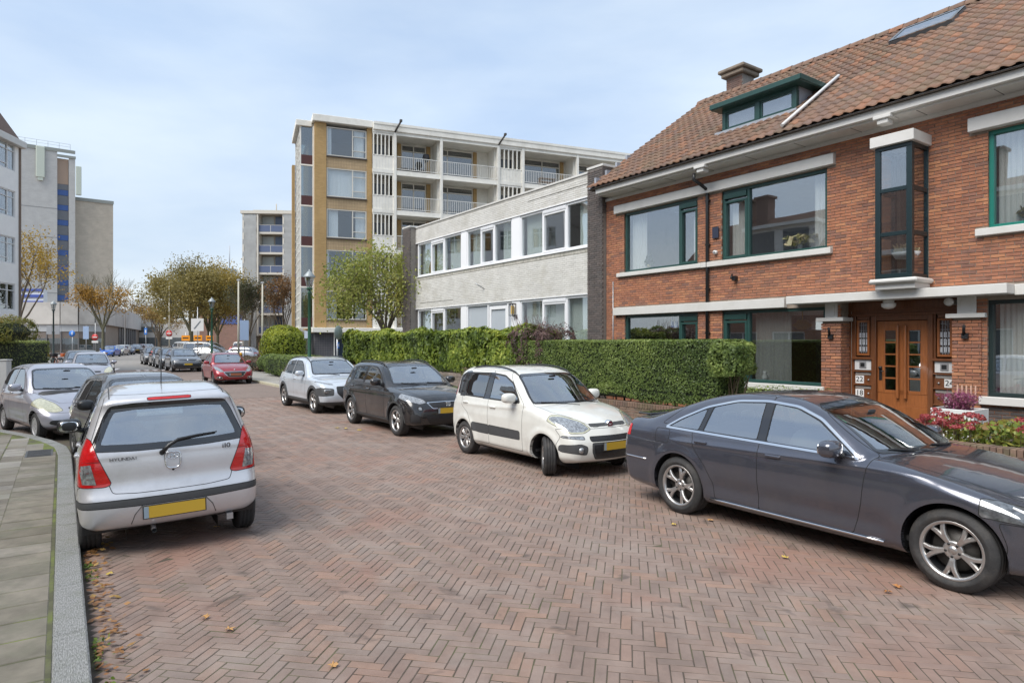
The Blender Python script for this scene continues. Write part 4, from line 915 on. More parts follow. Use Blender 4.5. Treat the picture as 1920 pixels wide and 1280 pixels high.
# ground floor: canopy band, dark tile, blue door
q = MB(); q.box(-.2, 36, -.5, .3, 2.62, 2.95, 0, .02); q.build('canopy_band', M_awh, ap)
q = MB(); q.box(-.0, 1.25, .0, .3, 0, 2.62); q.box(4.2, 36, 0.3, .5, 0, 2.62); q.box(0, .3, .3, 9, 0, 2.6); q.build('ground_floor_wall', M_gtile, ap)
q = MB(); frame_rect(q, 1.27, 4.1, .0, 2.60, .02, .2, .09); q.build('garage_frame', M_awh, ap)
its = [(1.36+.09+k*.20, .12, 1.27, .19, .06, 2.42, 0, 0, 0) for k in range(13)]
pieces('door_board', ap, Matrix.Translation((AO[0], AO[1], 0)) @ Matrix.Rotation(AA, 4, 'Z'), its, mat('night_blue_paint', (.010, .022, .045), .4), 'y', ch=.008)
q = MB(); q.box(.3, 36, 10.9, 11, 0, 17.1); q.box(35.9, 36, .3, 11, 0, 17.1); q.build('rear_wall', M_ybrick, ap)
for t_ in (5.5, 13.46):
    q = MB(); q.tube([(t_, -.3, 17.0), (t_+.3, -.95, 17.62)], .07, 8); q.box(t_+.2, t_+.38, -1.05, -.85, 17.55, 17.72, 0, .02); q.build('hoist_beam', mat('dark_hoist', (.06, .055, .05), .6), ap)
def world_of(o, x, y, z): return (Matrix.Translation(o.location) @ Matrix.Rotation(o.rotation_euler.z, 4, 'Z')) @ Vector((x, y, z))
def thing_in(o, nm, m, mb, label, cat, group=None, fix=False):
    k = mb.build(nm, m, loc=tuple(o.location), rz=o.rotation_euler.z, fix=fix); return tag(k, label, cat, group)
M_bench = mat('bench_wood', (.14, .07, .03), .7)
q = MB(); q.box(17.2, 18.6, .3, .8, 14.98, 15.02); q.box(17.2, 18.6, .3, .8, 14.68, 14.74)
for x_ in (17.25, 18.5): q.box(x_, x_+.05, .35, .75, 14.28, 14.98)
thing_in(ap, 'balcony_table', M_bench, q, 'dark wooden table on the top floor balcony right of the slatted panel', 'table')
q = MB()
for k in range(3): q.box(6.0+k*.65, 6.55+k*.65, .1, .5, 14.32, 14.62, 0, .02)
thing_in(ap, 'planter_row', mat('black_planter', (.03, .03, .03), .7), q, 'row of low black planters on the top left balcony', 'planters')
q = MB(); q.tube([(8.0, .5, 14.28), (8.0, .5, 15.6)], .03, 8); q.lathe([(0, 15.9), (.22, 15.85), (.28, 15.6), (.12, 15.3), (0, 15.3)], (8.0, .5, 0), 'z', 12)
thing_in(ap, 'folded_parasol', mat('anthracite_cloth', (.04, .04, .045), .9), q, 'dark standing shape of a folded parasol on the top left balcony', 'parasol')
# ================================================================== WHITE FLATS, far left
LF = (-31.25, 30.2); LA = math.atan2(1, -.13)   # X axis runs towards the viewer
lf = empty('white_flats', (LF[0], LF[1], 0), LA); tag(lf, 'white plastered flats with casement windows cut off at the left edge', 'apartment block')
M_plast = mat('white_plaster', (.84, .83, .81), .7, noise=.05, nscale=2)
q = MB(); lh = [(.7+k*3.2, 3.05+k*3.2, 1.0+i*3.05, 2.75+i*3.05) for k in range(4) for i in range(5)]
wall_with_holes(q, .0, 13, -.05, 14.9, 0, .3, lh); q.box(0, .3, -8, -.0, 0, 14.9) if False else None
q.box(0, 13, .3, 9, 14.6, 14.75)
q.build('wall', M_plast, lf)
q = MB(); q.box(13.0, 13.2, -.05, 8.8, 0, 14.9); q.build('gable_wall', bricktex('brown_brick', (.16, .11, .08), (.19, .13, .09), (.22, .19, .16), .22, .065, .008), lf)
q = MB(); q.box(0, 13.3, -.35, .3, 14.9, 15.35, 0, .03); q.build('eaves', M_white, lf)
q = MB(); q.prism([(-.3, 15.35), (3.2, 20.4), (6.5, 15.35)], 0, 12.6, 0, 'yz'); q.build('roof', mat('brown_roof', (.13, .09, .075), .9, noise=.3), lf, fix=True)
for (a, b2, c_, d_) in lh: window(lf, a, b2, c_, d_, .04, M_white2, mull=(a+.75, a+1.6), rails=[(a, b2, d_-.45), (a+.8, a+1.55, c_+.35)], fw=.08, curt=[(a+.2, a+.6)] if random.random() < .5 else [])
q = MB(); room_box(q, .2, 12.8, .32, 5, .1, 14.5)
for i in range(1, 5): q.box(.2, 12.8, .32, 5, i*3.05, i*3.05+.2)
q.build('interior', M_dark, lf)
# ================================================================== TALL GREY TOWER, far left
tw_ = empty('grey_tower_block', ((18-960)/1211*129.5, 129.5, 0), math.radians(37.7)); tag(tw_, 'tall windowless grey brick tower with a blue and glass stair strip', 'tower block')
M_g1 = bricktex('pale_grey_brick', (.52, .52, .50), (.48, .48, .47), (.41, .41, .41), .6, .16, .008, bump=.05, noise=.15)
M_g2 = bricktex('taupe_grey_brick', (.50, .45, .37), (.46, .41, .34), (.40, .36, .30), .6, .16, .008, bump=.05, noise=.2)
q = MB(); q.box(-10, 7.8, 0, 16, 0, 42.0); q.box(9.8, 10.9, -.0, 16, 0, 40.4); q.box(7.8, 9.8, 1.2, 16, 0, 40.4); q.build('wall', M_g1, tw_)
q = MB(); q.box(10.9, 17.9, 1.5, 18, 0, 32.6); q.build('wing_wall', M_g2, tw_)
q = MB(); q.box(-10, 10.9, -.15, .0, 41.4, 42.1); q.box(7.8, 11.0, -.2, .1, 40.4, 40.9); q.box(10.9, 18.0, 1.3, 1.5, 32.0, 32.7); q.build('roof_edge', mat('grey_green_edge', (.28, .30, .28), .7), tw_)
for i in range(10):
    z = 1.5+i*3.15
    q = MB(); q.box(7.85, 9.75, .9, 1.15, z+8.0-5.2, z+9.1-5.2); q.build('blue_panel', mat('blue_panel', (.06, .13, .36), .6), tw_)
    q = MB(); q.box(7.85, 9.75, .95, 1.15, z+9.15-5.2, z+11.1-5.2); q.build('stair_window', mat('grey_stair_window', (.16, .17, .19), .3), tw_)
q = MB(); q.box(7.85, 9.75, .9, 1.15, 35.0, 40.2); q.build('stair_top_window', mat('copper_window', (.42, .30, .22), .3), tw_)
q = MB(); q.box(4.2, 5.7, -.5, -.1, 35.6, 42.0, 0, .1); q.box(4.5, 5.4, -.4, -.1, 35.0, 35.6); q.build('antenna_box', mat('pale_green_panel', (.55, .60, .52), .5), tw_); q = MB(); q.box(11.0, 12.0, -.2, .3, 32.9, 39, 0, .1); q.build('antenna_box', mat('pale_green_panel', (.55, .60, .52), .5), tw_)
q = MB()
for k in range(11): q.box(-9+k*1.9, -8.94+k*1.9, -.1, -.04, 42.1, 43.3)
q.box(-9, 10, -.1, -.04, 43.25, 43.3); q.box(-9, 10, -.1, -.04, 42.7, 42.74); q.build('roof_railing', M_steel, tw_)
q = MB()
for k in (6.0, 12.0, 17.5, 23.5, 29.5): q.box(-10, 7.8, -.02, .0, k, k+.12)
q.build('floor_joint', mat('joint_grey', (.26, .26, .26), .8), tw_)
# ================================================================== SHOPPING HALL with rounded corner
sh = empty('shop_building', (0, 0, 0), 0); tag(sh, 'low pale concrete shop building with rounded corner and glass front', 'shop')
def wallstrip(mb, pts, z0, z1, m=0, out=0, thick=.3):
    for (a, b2) in zip(pts, pts[1:]):
        dx, dy = b2[0]-a[0], b2[1]-a[1]; l = math.hypot(dx, dy); nx, ny = dy/l, -dx/l
        A = (a[0]+nx*out, a[1]+ny*out); B = (b2[0]+nx*out, b2[1]+ny*out); C = (B[0]-nx*thick, B[1]-ny*thick); D = (A[0]-nx*thick, A[1]-ny*thick)
        mb.add([(A[0], A[1], z0), (B[0], B[1], z0), (C[0], C[1], z0), (D[0], D[1], z0), (A[0], A[1], z1), (B[0], B[1], z1), (C[0], C[1], z1), (D[0], D[1], z1)], [(0,3,2,1),(4,5,6,7),(0,1,5,4),(1,2,6,5),(2,3,7,6),(3,0,4,7)], m)
c0, c1 = (-95, 96.0), (-68, 97.5)
arc = [(-65.9, 98.2), (-64.5, 99.6), (-63.9, 101.3)]
e1 = (-103.5, 187); pts_f = [c0, c1]+arc; pts_s = [arc[-1], (-66.2+.0, 106), e1]
# side runs away along the line of sight: x/y = -.64 at 101 -> -.555 at 187
q = MB(); P_ = [c0, (-80, 96.8), c1]+arc+[(-103.5, 186)]
wallstrip(q, P_, 4.6, 7.9, 0, .5, .6); q.build('fascia', mat('stained_concrete', (.48, .465, .44), .85, noise=.12, nscale=.3, dirt=((.20, .19, .175), .6), dscale=.12), sh)
q = MB(); wallstrip(q, [c0, (-80, 96.8), c1]+arc, 3.5, 4.6, 0, .2, .2); q.build('clerestory', mat('milky_glazing', (.40, .42, .44), .3, noise=.15, nscale=.4), sh)
q = MB(); wallstrip(q, [c0, (-80, 96.8), c1]+arc, 2.5, 3.5, 0, .1, .3); q.build('awning_band', mat('taupe_band', (.17, .145, .13), .8), sh)
q = MB(); wallstrip(q, [c0, (-80, 96.8), c1]+arc, .1, 2.5, 0, .0, .02); q.build('shop_glass', glass('shop_glass', (.35, .40, .42), 1.5, boost=.1), sh)
q = MB()
for t in np.linspace(0, 1, 14): x_ = -95+27*t; q.box(x_-.08, x_+.08, 95.9+1.4*t, 96.05+1.4*t, .1, 3.5)
for p in arc: q.box(p[0]-.08, p[0]+.08, p[1]-.1, p[1]+.05, .1, 3.5)
q.build('shop_mullion', mat('grey_mullion', (.12, .12, .125), .5), sh)
sd = np.array([-103.5+63.9, 186-101.3]); sl_ = np.linalg.norm(sd); sd = sd/sl_
def side(t): return (-63.9+sd[0]*t, 101.3+sd[1]*t)
M_tb = bricktex('taupe_brick', (.30, .25, .20), (.27, .22, .18), (.24, .21, .18), .4, .1, .008, bump=.1)
for (a, b2, k) in ((0, 17, 'b'), (17, 45, 'g'), (45, 64, 'b'), (64, 78, 'd'), (78, 93.5, 'b')):
    q = MB(); wallstrip(q, [side(a), side(b2)], 0, 4.6, 0, .0 if k != 'd' else -2, .3)
    q.build({'b': 'brick_wall', 'g': 'shop_window', 'd': 'dark_passage'}[k], {'b': M_tb, 'g': mat('shop_window_dark', (.13, .14, .14), .15, noise=.5, nscale=.5), 'd': M_black}[k], sh)
q = MB()
for t in range(17, 46, 4): p = side(t); q.box(p[0]-.1, p[0]+.2, p[1]-.25, p[1]+.1, 0, 4.6)
q.box(*sorted((side(17)[0], side(45)[0])), 10000, 10001, 0, 0) if False else None
q.build('window_mullion', MATS['grey_mullion'], sh)
q = MB(); wallstrip(q, [(-95, 100), (-70, 101)], 0, 4.5, 0, 0, .2); q.build('shop_back_wall', mat('shop_back', (.14, .12, .11), .9, noise=.5, nscale=.5), sh)
q = MB()
for k in range(8): x_ = -93+k*3.2; q.box(x_, x_+1.8, 98, 98.8, .1, 1.2+.9*random.random())
q.build('shop_display', mat('display_tan', (.30, .22, .14), .8, noise=.5, nscale=.6), sh)
q = MB()
for k, t in enumerate((2, 10, 22, 34, 50, 66, 80)):
    p = side(t); q.box(p[0]-.1, p[0]+.05, p[1]-.5, p[1]-.4, 4.7, 7.8)
q.build('fascia_joint', mat('fascia_joint_dark', (.16, .155, .15), .9), sh)
q = MB(); wallstrip(q, [(-110, 112), (-82, 113)], 7.6, 11.2, 0, 0, 1); wallstrip(q, [(-110, 111.9), (-82, 112.9)], 8.6, 9.1, 1, .1, 1); wallstrip(q, [(-110, 111.9), (-82, 112.9)], 9.7, 10.2, 1, .1, 1); wallstrip(q, [(-110, 111.9), (-82, 112.9)], 10.8, 11.2, 1, .1, 1)
q.build('striped_rooftop_sign', [mat('sign_white', (.66, .68, .70), .5), mat('sign_blue', (.05, .09, .35), .5)], sh)
# ================================================================== FAR FLATS wrapped in scaffold sheets
fo_ = empty('scaffolded_flats', (-37.6, 90.8, 0), math.radians(4)); tag(fo_, 'far seven storey flats wrapped in grey scaffold sheeting beside balconies', 'apartment block')
M_net = mat('scaffold_sheet', (.36, .37, .37), .9, noise=.12, nscale=.5, stretch=(1, 1, 3), dirt=((.27, .27, .27), .5), dscale=.4)
M_sand = mat('sand_render', (.47, .43, .36), .85, noise=.08)
q = MB(); q.box(0, 12, 1.5, 14, 0, 20); q.build('wall', M_sand, fo_)
def sheet(mb, x0, x1, z0, z1, y):
    nx, nz_ = 12, 24; V = []; F = []
    for i in range(nx+1):
        for k in range(nz_+1): V.append((x0+(x1-x0)*i/nx, y-.12*math.sin(k*math.pi/2.0)**2-.05*random.random(), z0+(z1-z0)*k/nz_))
    for i in range(nx):
        for k in range(nz_): a = i*(nz_+1)+k; F.append((a, a+nz_+1, a+nz_+2, a+1))
    mb.add(V, F, 0, True)
q = MB(); sheet(q, -.1, 1.75, .2, 20, -.4); sheet(q, 5.4, 12, 3.0, 20.4, -.4); q.build('scaffold_sheet', M_net, fo_)
q = MB()
for x_ in (-.15, 1.8, 5.35): q.box(x_, x_+.22, -.5, 1.5, 2.8 if x_ > 0 else 0, 20.2)
for i in range(7): q.box(1.8, 5.4, -.3, 1.5, 2.85+i*2.85, 3.12+i*2.85)
q.box(-.4, 12, -.6, 1.5, 19.9, 20.3); q.build('balcony_frame', mat('cream_frame', (.58, .55, .49), .7), fo_)
for i in range(6):
    z = 3.12+i*2.85
    q = MB(); q.box(2.05, 5.3, 1.2, 1.45, z, z+2.5, 0); q.box(2.1, 3.7, 1.1, 1.2, z+.9, z+2.4, 1); q.box(3.9, 5.2, 1.1, 1.2, z+.2, z+2.4, 2); q.build('balcony_back', [M_sand, mat('pale_blind', (.42, .45, .44), .4), mat('blue_door_glass', (.07, .10, .17), .2)], fo_)
    q = MB(); q.box(2.05, 5.3, -.22, -.2, z+.05, z+.95, 0); q.box(2.05, 5.3, -.24, -.18, z+.95, z+1.0, 1); q.box(3.6, 3.66, -.24, -.18, z, z+1.0, 1); q.build('balcony_screen', [mat('blue_screen', (.10, .13, .22), .3), M_white], fo_)
q = MB(); q.box(7.2, 8.6, 3, 5, 20, 21.2); q.box(3, 4, 3, 4, 20, 20.9); q.tube([(3.5, 3, 20), (3.5, 3, 22)], .08, 6); q.box(1.0, 11, .5, 3, 20.3, 20.6); q.build('rooftop_box', M_sand, fo_)
# loop-shaped purple emblem on the sheeting
q = MB()
for k in range(28):
    t0, t1 = -2.2+k*.16, -2.2+(k+1)*.16
    if t1 > 2.2: break
    for rr in (1.75,):
        a = (8.9+rr*math.sin(t0), 11.2+rr*1.15*math.cos(t0)); b2 = (8.9+rr*math.sin(t1), 11.2+rr*1.15*math.cos(t1)); q.tube([(a[0], -.62, a[1]), (b2[0], -.62, b2[1])], .07, 5)
q.build('sheet_emblem', mat('purple_print', (.10, .08, .35), .8), fo_)
# brick hall with tall glazing
bh_ = empty('brick_hall', (-55, 126, 0), 0); tag(bh_, 'far red brick building with tall gridded glass front behind the trees', 'building')
q = MB(); q.box(-6, 6.2, 0, 10, 0, 8.0); q.build('wall', bricktex('far_red_brick', (.24, .14, .11), (.20, .12, .10), (.20, .16, .14), .5, .14, .01, bump=.1), bh_)
q = MB(); q.box(6.2, 11.5, .5, 10, 0, 9.5); q.build('glass_front', mat('far_glass_front', (.16, .17, .17), .15, noise=.5, nscale=.5), bh_)
q = MB()
for k in range(7): q.box(6.2+k*.87, 6.3+k*.87, .3, .5, 0, 9.6)
for k in range(6): q.box(6.2, 11.5, .35, .5, 1.5+k*1.6, 1.6+k*1.6)
q.build('glazing_bar', M_sand, bh_)
q = MB(); q.box(-2, 3, -.1, 0, 5.4, 7.3); q.build('blue_window_band', mat('blue_band', (.06, .10, .28), .4), bh_)
# white shop hall behind
wb = empty('white_hall', (-83, 150, 0), 0); tag(wb, 'far low white building with a dark window band beyond the crossing', 'building')
q = MB(); q.box(-5, 23, 0, 9, 0, 6.3); q.build('wall', M_white, wb)
q = MB(); q.box(-5, 23, -.1, 0, 1.0, 2.9); q.box(-5, 0, -.1, 0, 4.2, 5.4); q.build('window_band', mat('window_band_dark', (.14, .16, .17), .2, noise=.4, nscale=.4), wb)
gt_ = empty('glass_tower', (-397, 900, 0), 0); tag(gt_, 'slender blue glass tower with mast on the far skyline', 'tower')
q = MB(); q.box(-7, 7, 0, 14, 0, 104); q.build('tower_shaft', mat('far_blue_glass', (.30, .40, .50), .25, noise=.1, nscale=.05), gt_)
q = MB(); q.box(5, 12, 2, 14, 0, 80); q.build('tower_wing', mat('far_grey_blue', (.36, .42, .48), .4), gt_)
q = MB(); q.tube([(1, 5, 104), (1, 5, 136)], .7, 6)
for k in range(4): q.box(-7.05, 7.05, -.3, -.1, 15+k*25, 17+k*25)
q.box(-.8, .2, -.4, -.1, 0, 104)
q.build('mast', mat('far_mast', (.45, .48, .52), .5), gt_)
# ================================================================== houses across the street behind the camera (seen in the window panes)
M_rb_far = bricktex('opposite_brick', (.30, .12, .07), (.25, .10, .06), (.28, .24, .2), .22, .065, .01)
for k, (x0, x1) in enumerate(((-30, -17.2), (-17, -4.2), (-4, 9))):
    h_ = empty('opposite_house', (0, 0, 0), RZ); tag(h_, ['brick house across the street mirrored in the upper window panes, far end', 'brick house across the street mirrored in the window panes, middle one', 'brick house across the street mirrored in the panes, near end'][k], 'house', 'houses across the street')
    yf = -8.2; hl = [(x0+.9+j*3.1, x0+3.0+j*3.1, .9+i*2.95, 2.6+i*2.95) for i in range(2) for j in range(4)]
    q = MB(); wall_with_holes(q, x0, x1, 0, 6.4, yf-.3, .3, hl); q.box(x0, x1, yf-8, yf-7.7, 0, 6.4); q.box(x0, x0+.3, yf-7.7, yf-.3, 0, 6.4); q.box(x1-.3, x1, yf-7.7, yf-.3, 0, 6.4); q.build('wall', M_rb_far, h_)
    q = MB(); q.prism([(yf+.5, 6.3), (yf-4, 10.2), (yf-8.5, 6.3)], x0-.1, x1+.1, 0, 'yz'); rr_ = q.build('roof', bricktex('opposite_roof', (.19, .10, .07), (.16, .085, .06), (.08, .05, .04), .25, .3, .02), h_, fix=True)
    q = MB(); q.box(x0, x1, yf+.0, yf+.55, 6.25, 6.5); q.build('gutter', M_white, h_)
    for cx_ in (x0+2.2, x0+3.6): q = MB(); q.box(cx_, cx_+.9, yf-4.4, yf-3.6, 9.6, 11.6); q.box(cx_-.1, cx_+1.0, yf-4.5, yf-3.5, 11.6, 11.75); q.build('chimney', MATS['chimney_brick'], rr_)
    q = MB(); q.box(x0+5, x0+9.5, yf-3, yf-.6, 7.0, 8.9); q.box(x0+4.8, x0+9.7, yf-3.2, yf-.3, 8.9, 9.1); q.box(x0+5.3, x0+6.9, yf-.6, yf-.56, 7.4, 8.7, 1); q.box(x0+7.5, x0+9.1, yf-.6, yf-.56, 7.4, 8.7, 1); q.build('dormer', [M_white, MATS['dark_glazing']], rr_)
    for (a, b2, c_, d_) in hl:
        q = MB(); frame_rect(q, a, b2, c_, d_, yf-.18, yf-.08, .08); q.box((a+b2)/2-.04, (a+b2)/2+.04, yf-.17, yf-.09, c_, d_); fo = q.build('window', M_white2, h_)
        q = MB(); q.box(a+.05, b2-.05, yf-.14, yf-.13, c_+.05, d_-.05); q.build('pane', MATS['dark_glazing'], fo)
# ================================================================== GARDEN WALLS, HEDGES, FLOWERS, TREES
def XX(x, n): return facpx(x, 640, n)[0]
soil = MB(); soil.add([(1.6, 10.2, .12), (1.6, 13.6, .12), (-33, 13.6, .12), (-33, 10.2, .12)], [(0, 1, 2, 3)])
tag(soil.build('garden_ground', mat('garden_soil', (.06, .05, .035), .95, noise=.4, nscale=6, dirt=((.05, .09, .03), .8), dscale=1.5), rz=RZ, fix=True), kind='structure')
M_gbrick = mat('garden_wall_brick', (.16, .10, .075), .9, tint=[(.15, .095, .075), (.19, .12, .085), (.13, .09, .07), (.21, .14, .10)], noise=.3, nscale=6, bump=.5, bscale=30, dirt=((.07, .09, .03), .7), dscale=2.5)
M_gb2 = mat('pale_garden_wall_brick', (.24, .19, .16), .9, tint=[(.24, .19, .165), (.29, .235, .20), (.20, .16, .14), (.26, .21, .19)], noise=.25, nscale=6, bump=.4, bscale=30, dirt=((.12, .12, .07), .6), dscale=2)
def low_wall(x0, x1, n, h, label, m, thick=.22):
    t = empty('garden_wall', (0, 0, 0), RZ); tag(t, label, 'wall')
    q = MB(); q.box(x0+.005, x1-.005, n+.006, n+thick-.006, -.05, h-.09); c_ = q.build('wall_core', M_mortar if m is M_gbrick else M_dmortar, t)
    wall_bricks('brick', t, HM, x0, x1, .10, h-.10, n, [], m, bl=.205, bh=.05, j=.012, proud=.004)
    its = []; x = x0
    while x < x1-.04: its.append((x+.035, n+thick/2, h-.05+random.uniform(-.004, .004), .062, thick+.03, .10, random.uniform(-.01, .01), 0, 0)); x += .073
    pieces('coping_brick', t, HM, its, m, 'z', ch=.006)
    return t
low_wall(XX(965, 10), XX(1395, 10), 10.0, .70, 'low dark brick garden wall under the clipped hedge', M_gbrick)
low_wall(XX(1690, 10), 1.5, 10.0, .62, 'low brick garden wall with red flowers behind it, beside the dark blue sedan', M_gbrick)
low_wall(XX(655, 10), XX(962, 10), 10.0, 1.02, 'garden wall of weathered pale brick below the laurel hedge', M_gb2)
def leaves(name, P, Nrm, size, cols, parent, jit=.7, aspect=.5, mname=None, trans=.3, kind=None, tint=None):
    """P centres, Nrm outward directions; one folded-diamond leaf each"""
    n = len(P); Nrm = Nrm + np.random.randn(n, 3)*jit; Nrm /= np.linalg.norm(Nrm, axis=1)[:, None]+1e-9
    r = np.random.randn(n, 3); U = np.cross(Nrm, r); U /= np.linalg.norm(U, axis=1)[:, None]+1e-9; W = np.cross(Nrm, U)
    s = size*(.6+.8*np.random.rand(n))[:, None]
    V = np.stack([P-U*s*.5, P-W*s*aspect*.5, P+U*s*.5, P+W*s*aspect*.5], 1).reshape(-1, 3); F = np.arange(n*4).reshape(-1, 4)
    t = np.random.rand(n) if tint is None else np.clip(tint+np.random.randn(n)*.13, 0, 1)
    me = np_mesh(name, V, F, leaf_mat(mname or name+'_leaf', cols, trans), attrs={'tint': t})
    return link(name, me, parent, kind=kind)
def lump(P, sc, seed): 
    r = np.random.RandomState(seed); v = np.zeros(len(P))
    for k in range(6):
        d = r.randn(3); d /= np.linalg.norm(d); f = sc*(1+k*.8); v += np.sin(P@d*f + r.rand()*6.28)/(1+k*.5)
    return v/2.5
def hedge(label, cat, x0, x1, y0, y1, z0, z1, dens, size, cols, bump=.05, sc=2.0, rnd=.1, mname='hedge', name='hedge', seed=0, rz=RZ, loc=(0, 0, 0), ends=True, ragged=0, group=None, corecol=(.012, .02, .006), stems=False, topcol=.15):
    t = empty(name, loc, rz); tag(t, label, cat, group)
    P = []; Nn = []
    def face(n, f, nr): u = np.random.rand(n, 2); P.append(f(u[:, 0], u[:, 1])); Nn.append(np.tile(nr, (n, 1)))
    lx, ly, lz = x1-x0, y1-y0, z1-z0; o = np.ones
    face(int(lx*lz*dens), lambda u, v: np.stack([x0+lx*u, y0*o(len(u)), z0+lz*v], 1), (0, -1, 0))
    face(int(lx*ly*dens), lambda u, v: np.stack([x0+lx*u, y0+ly*v, z1*o(len(u))], 1), (0, 0, 1))
    face(int(lx*lz*dens*.25), lambda u, v: np.stack([x0+lx*u, y1*o(len(u)), z0+lz*v], 1), (0, 1, 0))
    face(int(ly*lz*dens), lambda u, v: np.stack([x1*o(len(u)), y0+ly*u, z0+lz*v], 1), (1, 0, 0))
    face(int(ly*lz*dens), lambda u, v: np.stack([x0*o(len(u)), y0+ly*u, z0+lz*v], 1), (-1, 0, 0))
    P = np.concatenate(P); Nn = np.concatenate(Nn).astype(float)
    c = np.array([(x0+x1)/2, (y0+y1)/2, (z0+z1)/2]); hlf = np.array([lx, ly, lz])/2
    # round the edges
    d = P-c; e = np.maximum(np.abs(d)-(hlf-rnd), 0); le = np.linalg.norm(e, axis=1)+1e-9; over = np.maximum(le-rnd, 0)
    P = P - np.sign(d)*e/le[:, None]*over[:, None]; Nn = Nn + np.sign(d)*e/rnd*.8
    lm = lump(P, sc, seed); dep = np.random.rand(len(P))**2*size*1.6
    P = P + Nn/np.linalg.norm(Nn, axis=1)[:, None]*(lm*bump - dep)[:, None]
    if ragged: 
        k = P[:, 2] < z0 + .25; P[k, 2] += (lump(P[k]*[1, 1, 0], 9, 5)*ragged)
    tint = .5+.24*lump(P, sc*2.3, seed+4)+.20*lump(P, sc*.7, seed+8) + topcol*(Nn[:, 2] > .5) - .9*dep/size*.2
    leaves('foliage', P, Nn, size, cols, t, mname=mname, tint=tint, jit=.55)
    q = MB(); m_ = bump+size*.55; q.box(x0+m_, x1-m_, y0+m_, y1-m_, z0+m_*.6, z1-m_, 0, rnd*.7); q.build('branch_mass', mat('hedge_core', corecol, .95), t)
    if stems:
        q = MB()
        for k in range(26): u = x0+.3+random.random()*(lx-.5); q.tube([(u, y0+.35+random.random()*.3, .3), (u+random.uniform(-.15, .15), y0+.4, z0+.1), (u+random.uniform(-.4, .4), y0+.15+random.random()*.3, z0+.9)], [.02, .016, .006], 5)
        q.build('stem', mat('hedge_stem', (.10, .075, .045), .9), t)
    return t
GR = [(.034, .062, .014), (.10, .15, .034), (.19, .255, .06), (.33, .39, .11)]
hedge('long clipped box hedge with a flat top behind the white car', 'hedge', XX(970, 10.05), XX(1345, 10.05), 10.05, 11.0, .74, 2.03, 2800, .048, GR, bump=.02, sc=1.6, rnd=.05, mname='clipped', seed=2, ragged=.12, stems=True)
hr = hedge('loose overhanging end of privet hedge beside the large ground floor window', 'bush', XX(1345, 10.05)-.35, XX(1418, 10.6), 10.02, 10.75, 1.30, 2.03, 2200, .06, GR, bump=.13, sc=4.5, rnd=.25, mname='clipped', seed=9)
q = MB()
for k in range(9): u = XX(1335, 10.3)+random.random()*.55; q.tube([(u, 10.3+random.random()*.4, .2), (u+random.uniform(-.1, .1), 10.4, .9), (u+random.uniform(-.1, .25), 10.3+random.random()*.3, 1.6)], [.022, .018, .008], 5)
q.build('stem', MATS['hedge_stem'], hr)
LG = [(.028, .048, .012), (.075, .12, .02), (.20, .27, .035), (.42, .46, .08)]
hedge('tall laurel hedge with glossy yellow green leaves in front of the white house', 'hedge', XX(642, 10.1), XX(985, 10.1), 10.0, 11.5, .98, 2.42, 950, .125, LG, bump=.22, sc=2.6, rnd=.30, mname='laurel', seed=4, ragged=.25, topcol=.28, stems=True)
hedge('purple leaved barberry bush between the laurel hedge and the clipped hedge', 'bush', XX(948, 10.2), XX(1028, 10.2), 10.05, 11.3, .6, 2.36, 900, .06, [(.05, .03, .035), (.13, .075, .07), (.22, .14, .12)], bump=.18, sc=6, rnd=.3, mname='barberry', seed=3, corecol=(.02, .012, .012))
q = empty('bush', (0, 0, 0), RZ)
# twigs sticking up from the barberry
tw = MB()
for k in range(40):
    u = XX(990, 10.6)+random.uniform(-.5, .9); tw.tube([(u, 10.6, 2.1), (u+random.uniform(-.1, .2), 10.6+random.uniform(-.3, .3), 2.5+random.random()*.25)], [.008, .003], 4)
tw.build('twig', mat('purple_twig', (.09, .05, .05), .9), q); tag(q, 'thin upright purple twigs above the barberry bush', 'twigs')
hedge('low shrub with pale dry leaves on the garden wall behind the black car', 'bush', XX(868, 10.1), XX(918, 10.1), 9.9, 10.7, .85, 1.25, 700, .06, [(.12, .11, .05), (.25, .21, .12)], bump=.1, sc=7, rnd=.2, mname='dryshrub', seed=6)
hedge('low clipped hedge at the street corner behind the white crossover', 'hedge', -38.0, -32.4, 9.3, 11.4, .1, 1.25, 420, .08, GR, bump=.05, rnd=.4, mname='clipped', seed=12)
hedge('round clipped bush between the red car and the low hedge', 'bush', -41.4, -39.7, 9.6, 11.3, .1, 1.3, 450, .08, GR, bump=.05, rnd=.75, mname='clipped', seed=13)
hedge('large yellow green conifer bush beside the apartment block entrance', 'bush', -46.6, -43.6, 11.0, 14.0, .1, 3.1, 260, .14, [(.09, .13, .01), (.22, .27, .02), (.42, .44, .04)], bump=.12, sc=3, rnd=1.3, mname='goldshrub', seed=14)
hedge('dark green shrub at the left of the yellow green conifer bush', 'bush', -49.8, -46.8, 12.2, 14.2, .1, 2.6, 200, .14, [(.03, .05, .015), (.09, .11, .04)], bump=.2, sc=3, rnd=.9, mname='darkshrub', seed=15)
hedge('brown low planting strip behind the red car', 'shrubs', -56, -41.8, 9.8, 12.5, .1, .85, 120, .13, [(.08, .05, .03), (.16, .10, .07), (.12, .12, .05)], bump=.15, sc=3, rnd=.3, mname='brownshrub', seed=16)
hedge('green hedge at the left edge in front of the white flats', 'hedge', 0, 9.5, 0, 1.6, .1, 2.05, 420, .08, [(.14, .18, .04), (.30, .36, .09), (.48, .50, .16)], bump=.07, rnd=.2, mname='lefthedge', corecol=(.05, .075, .02), seed=17, loc=(-27.6, 36.0, 0), rz=math.atan2(-9, 3.6))
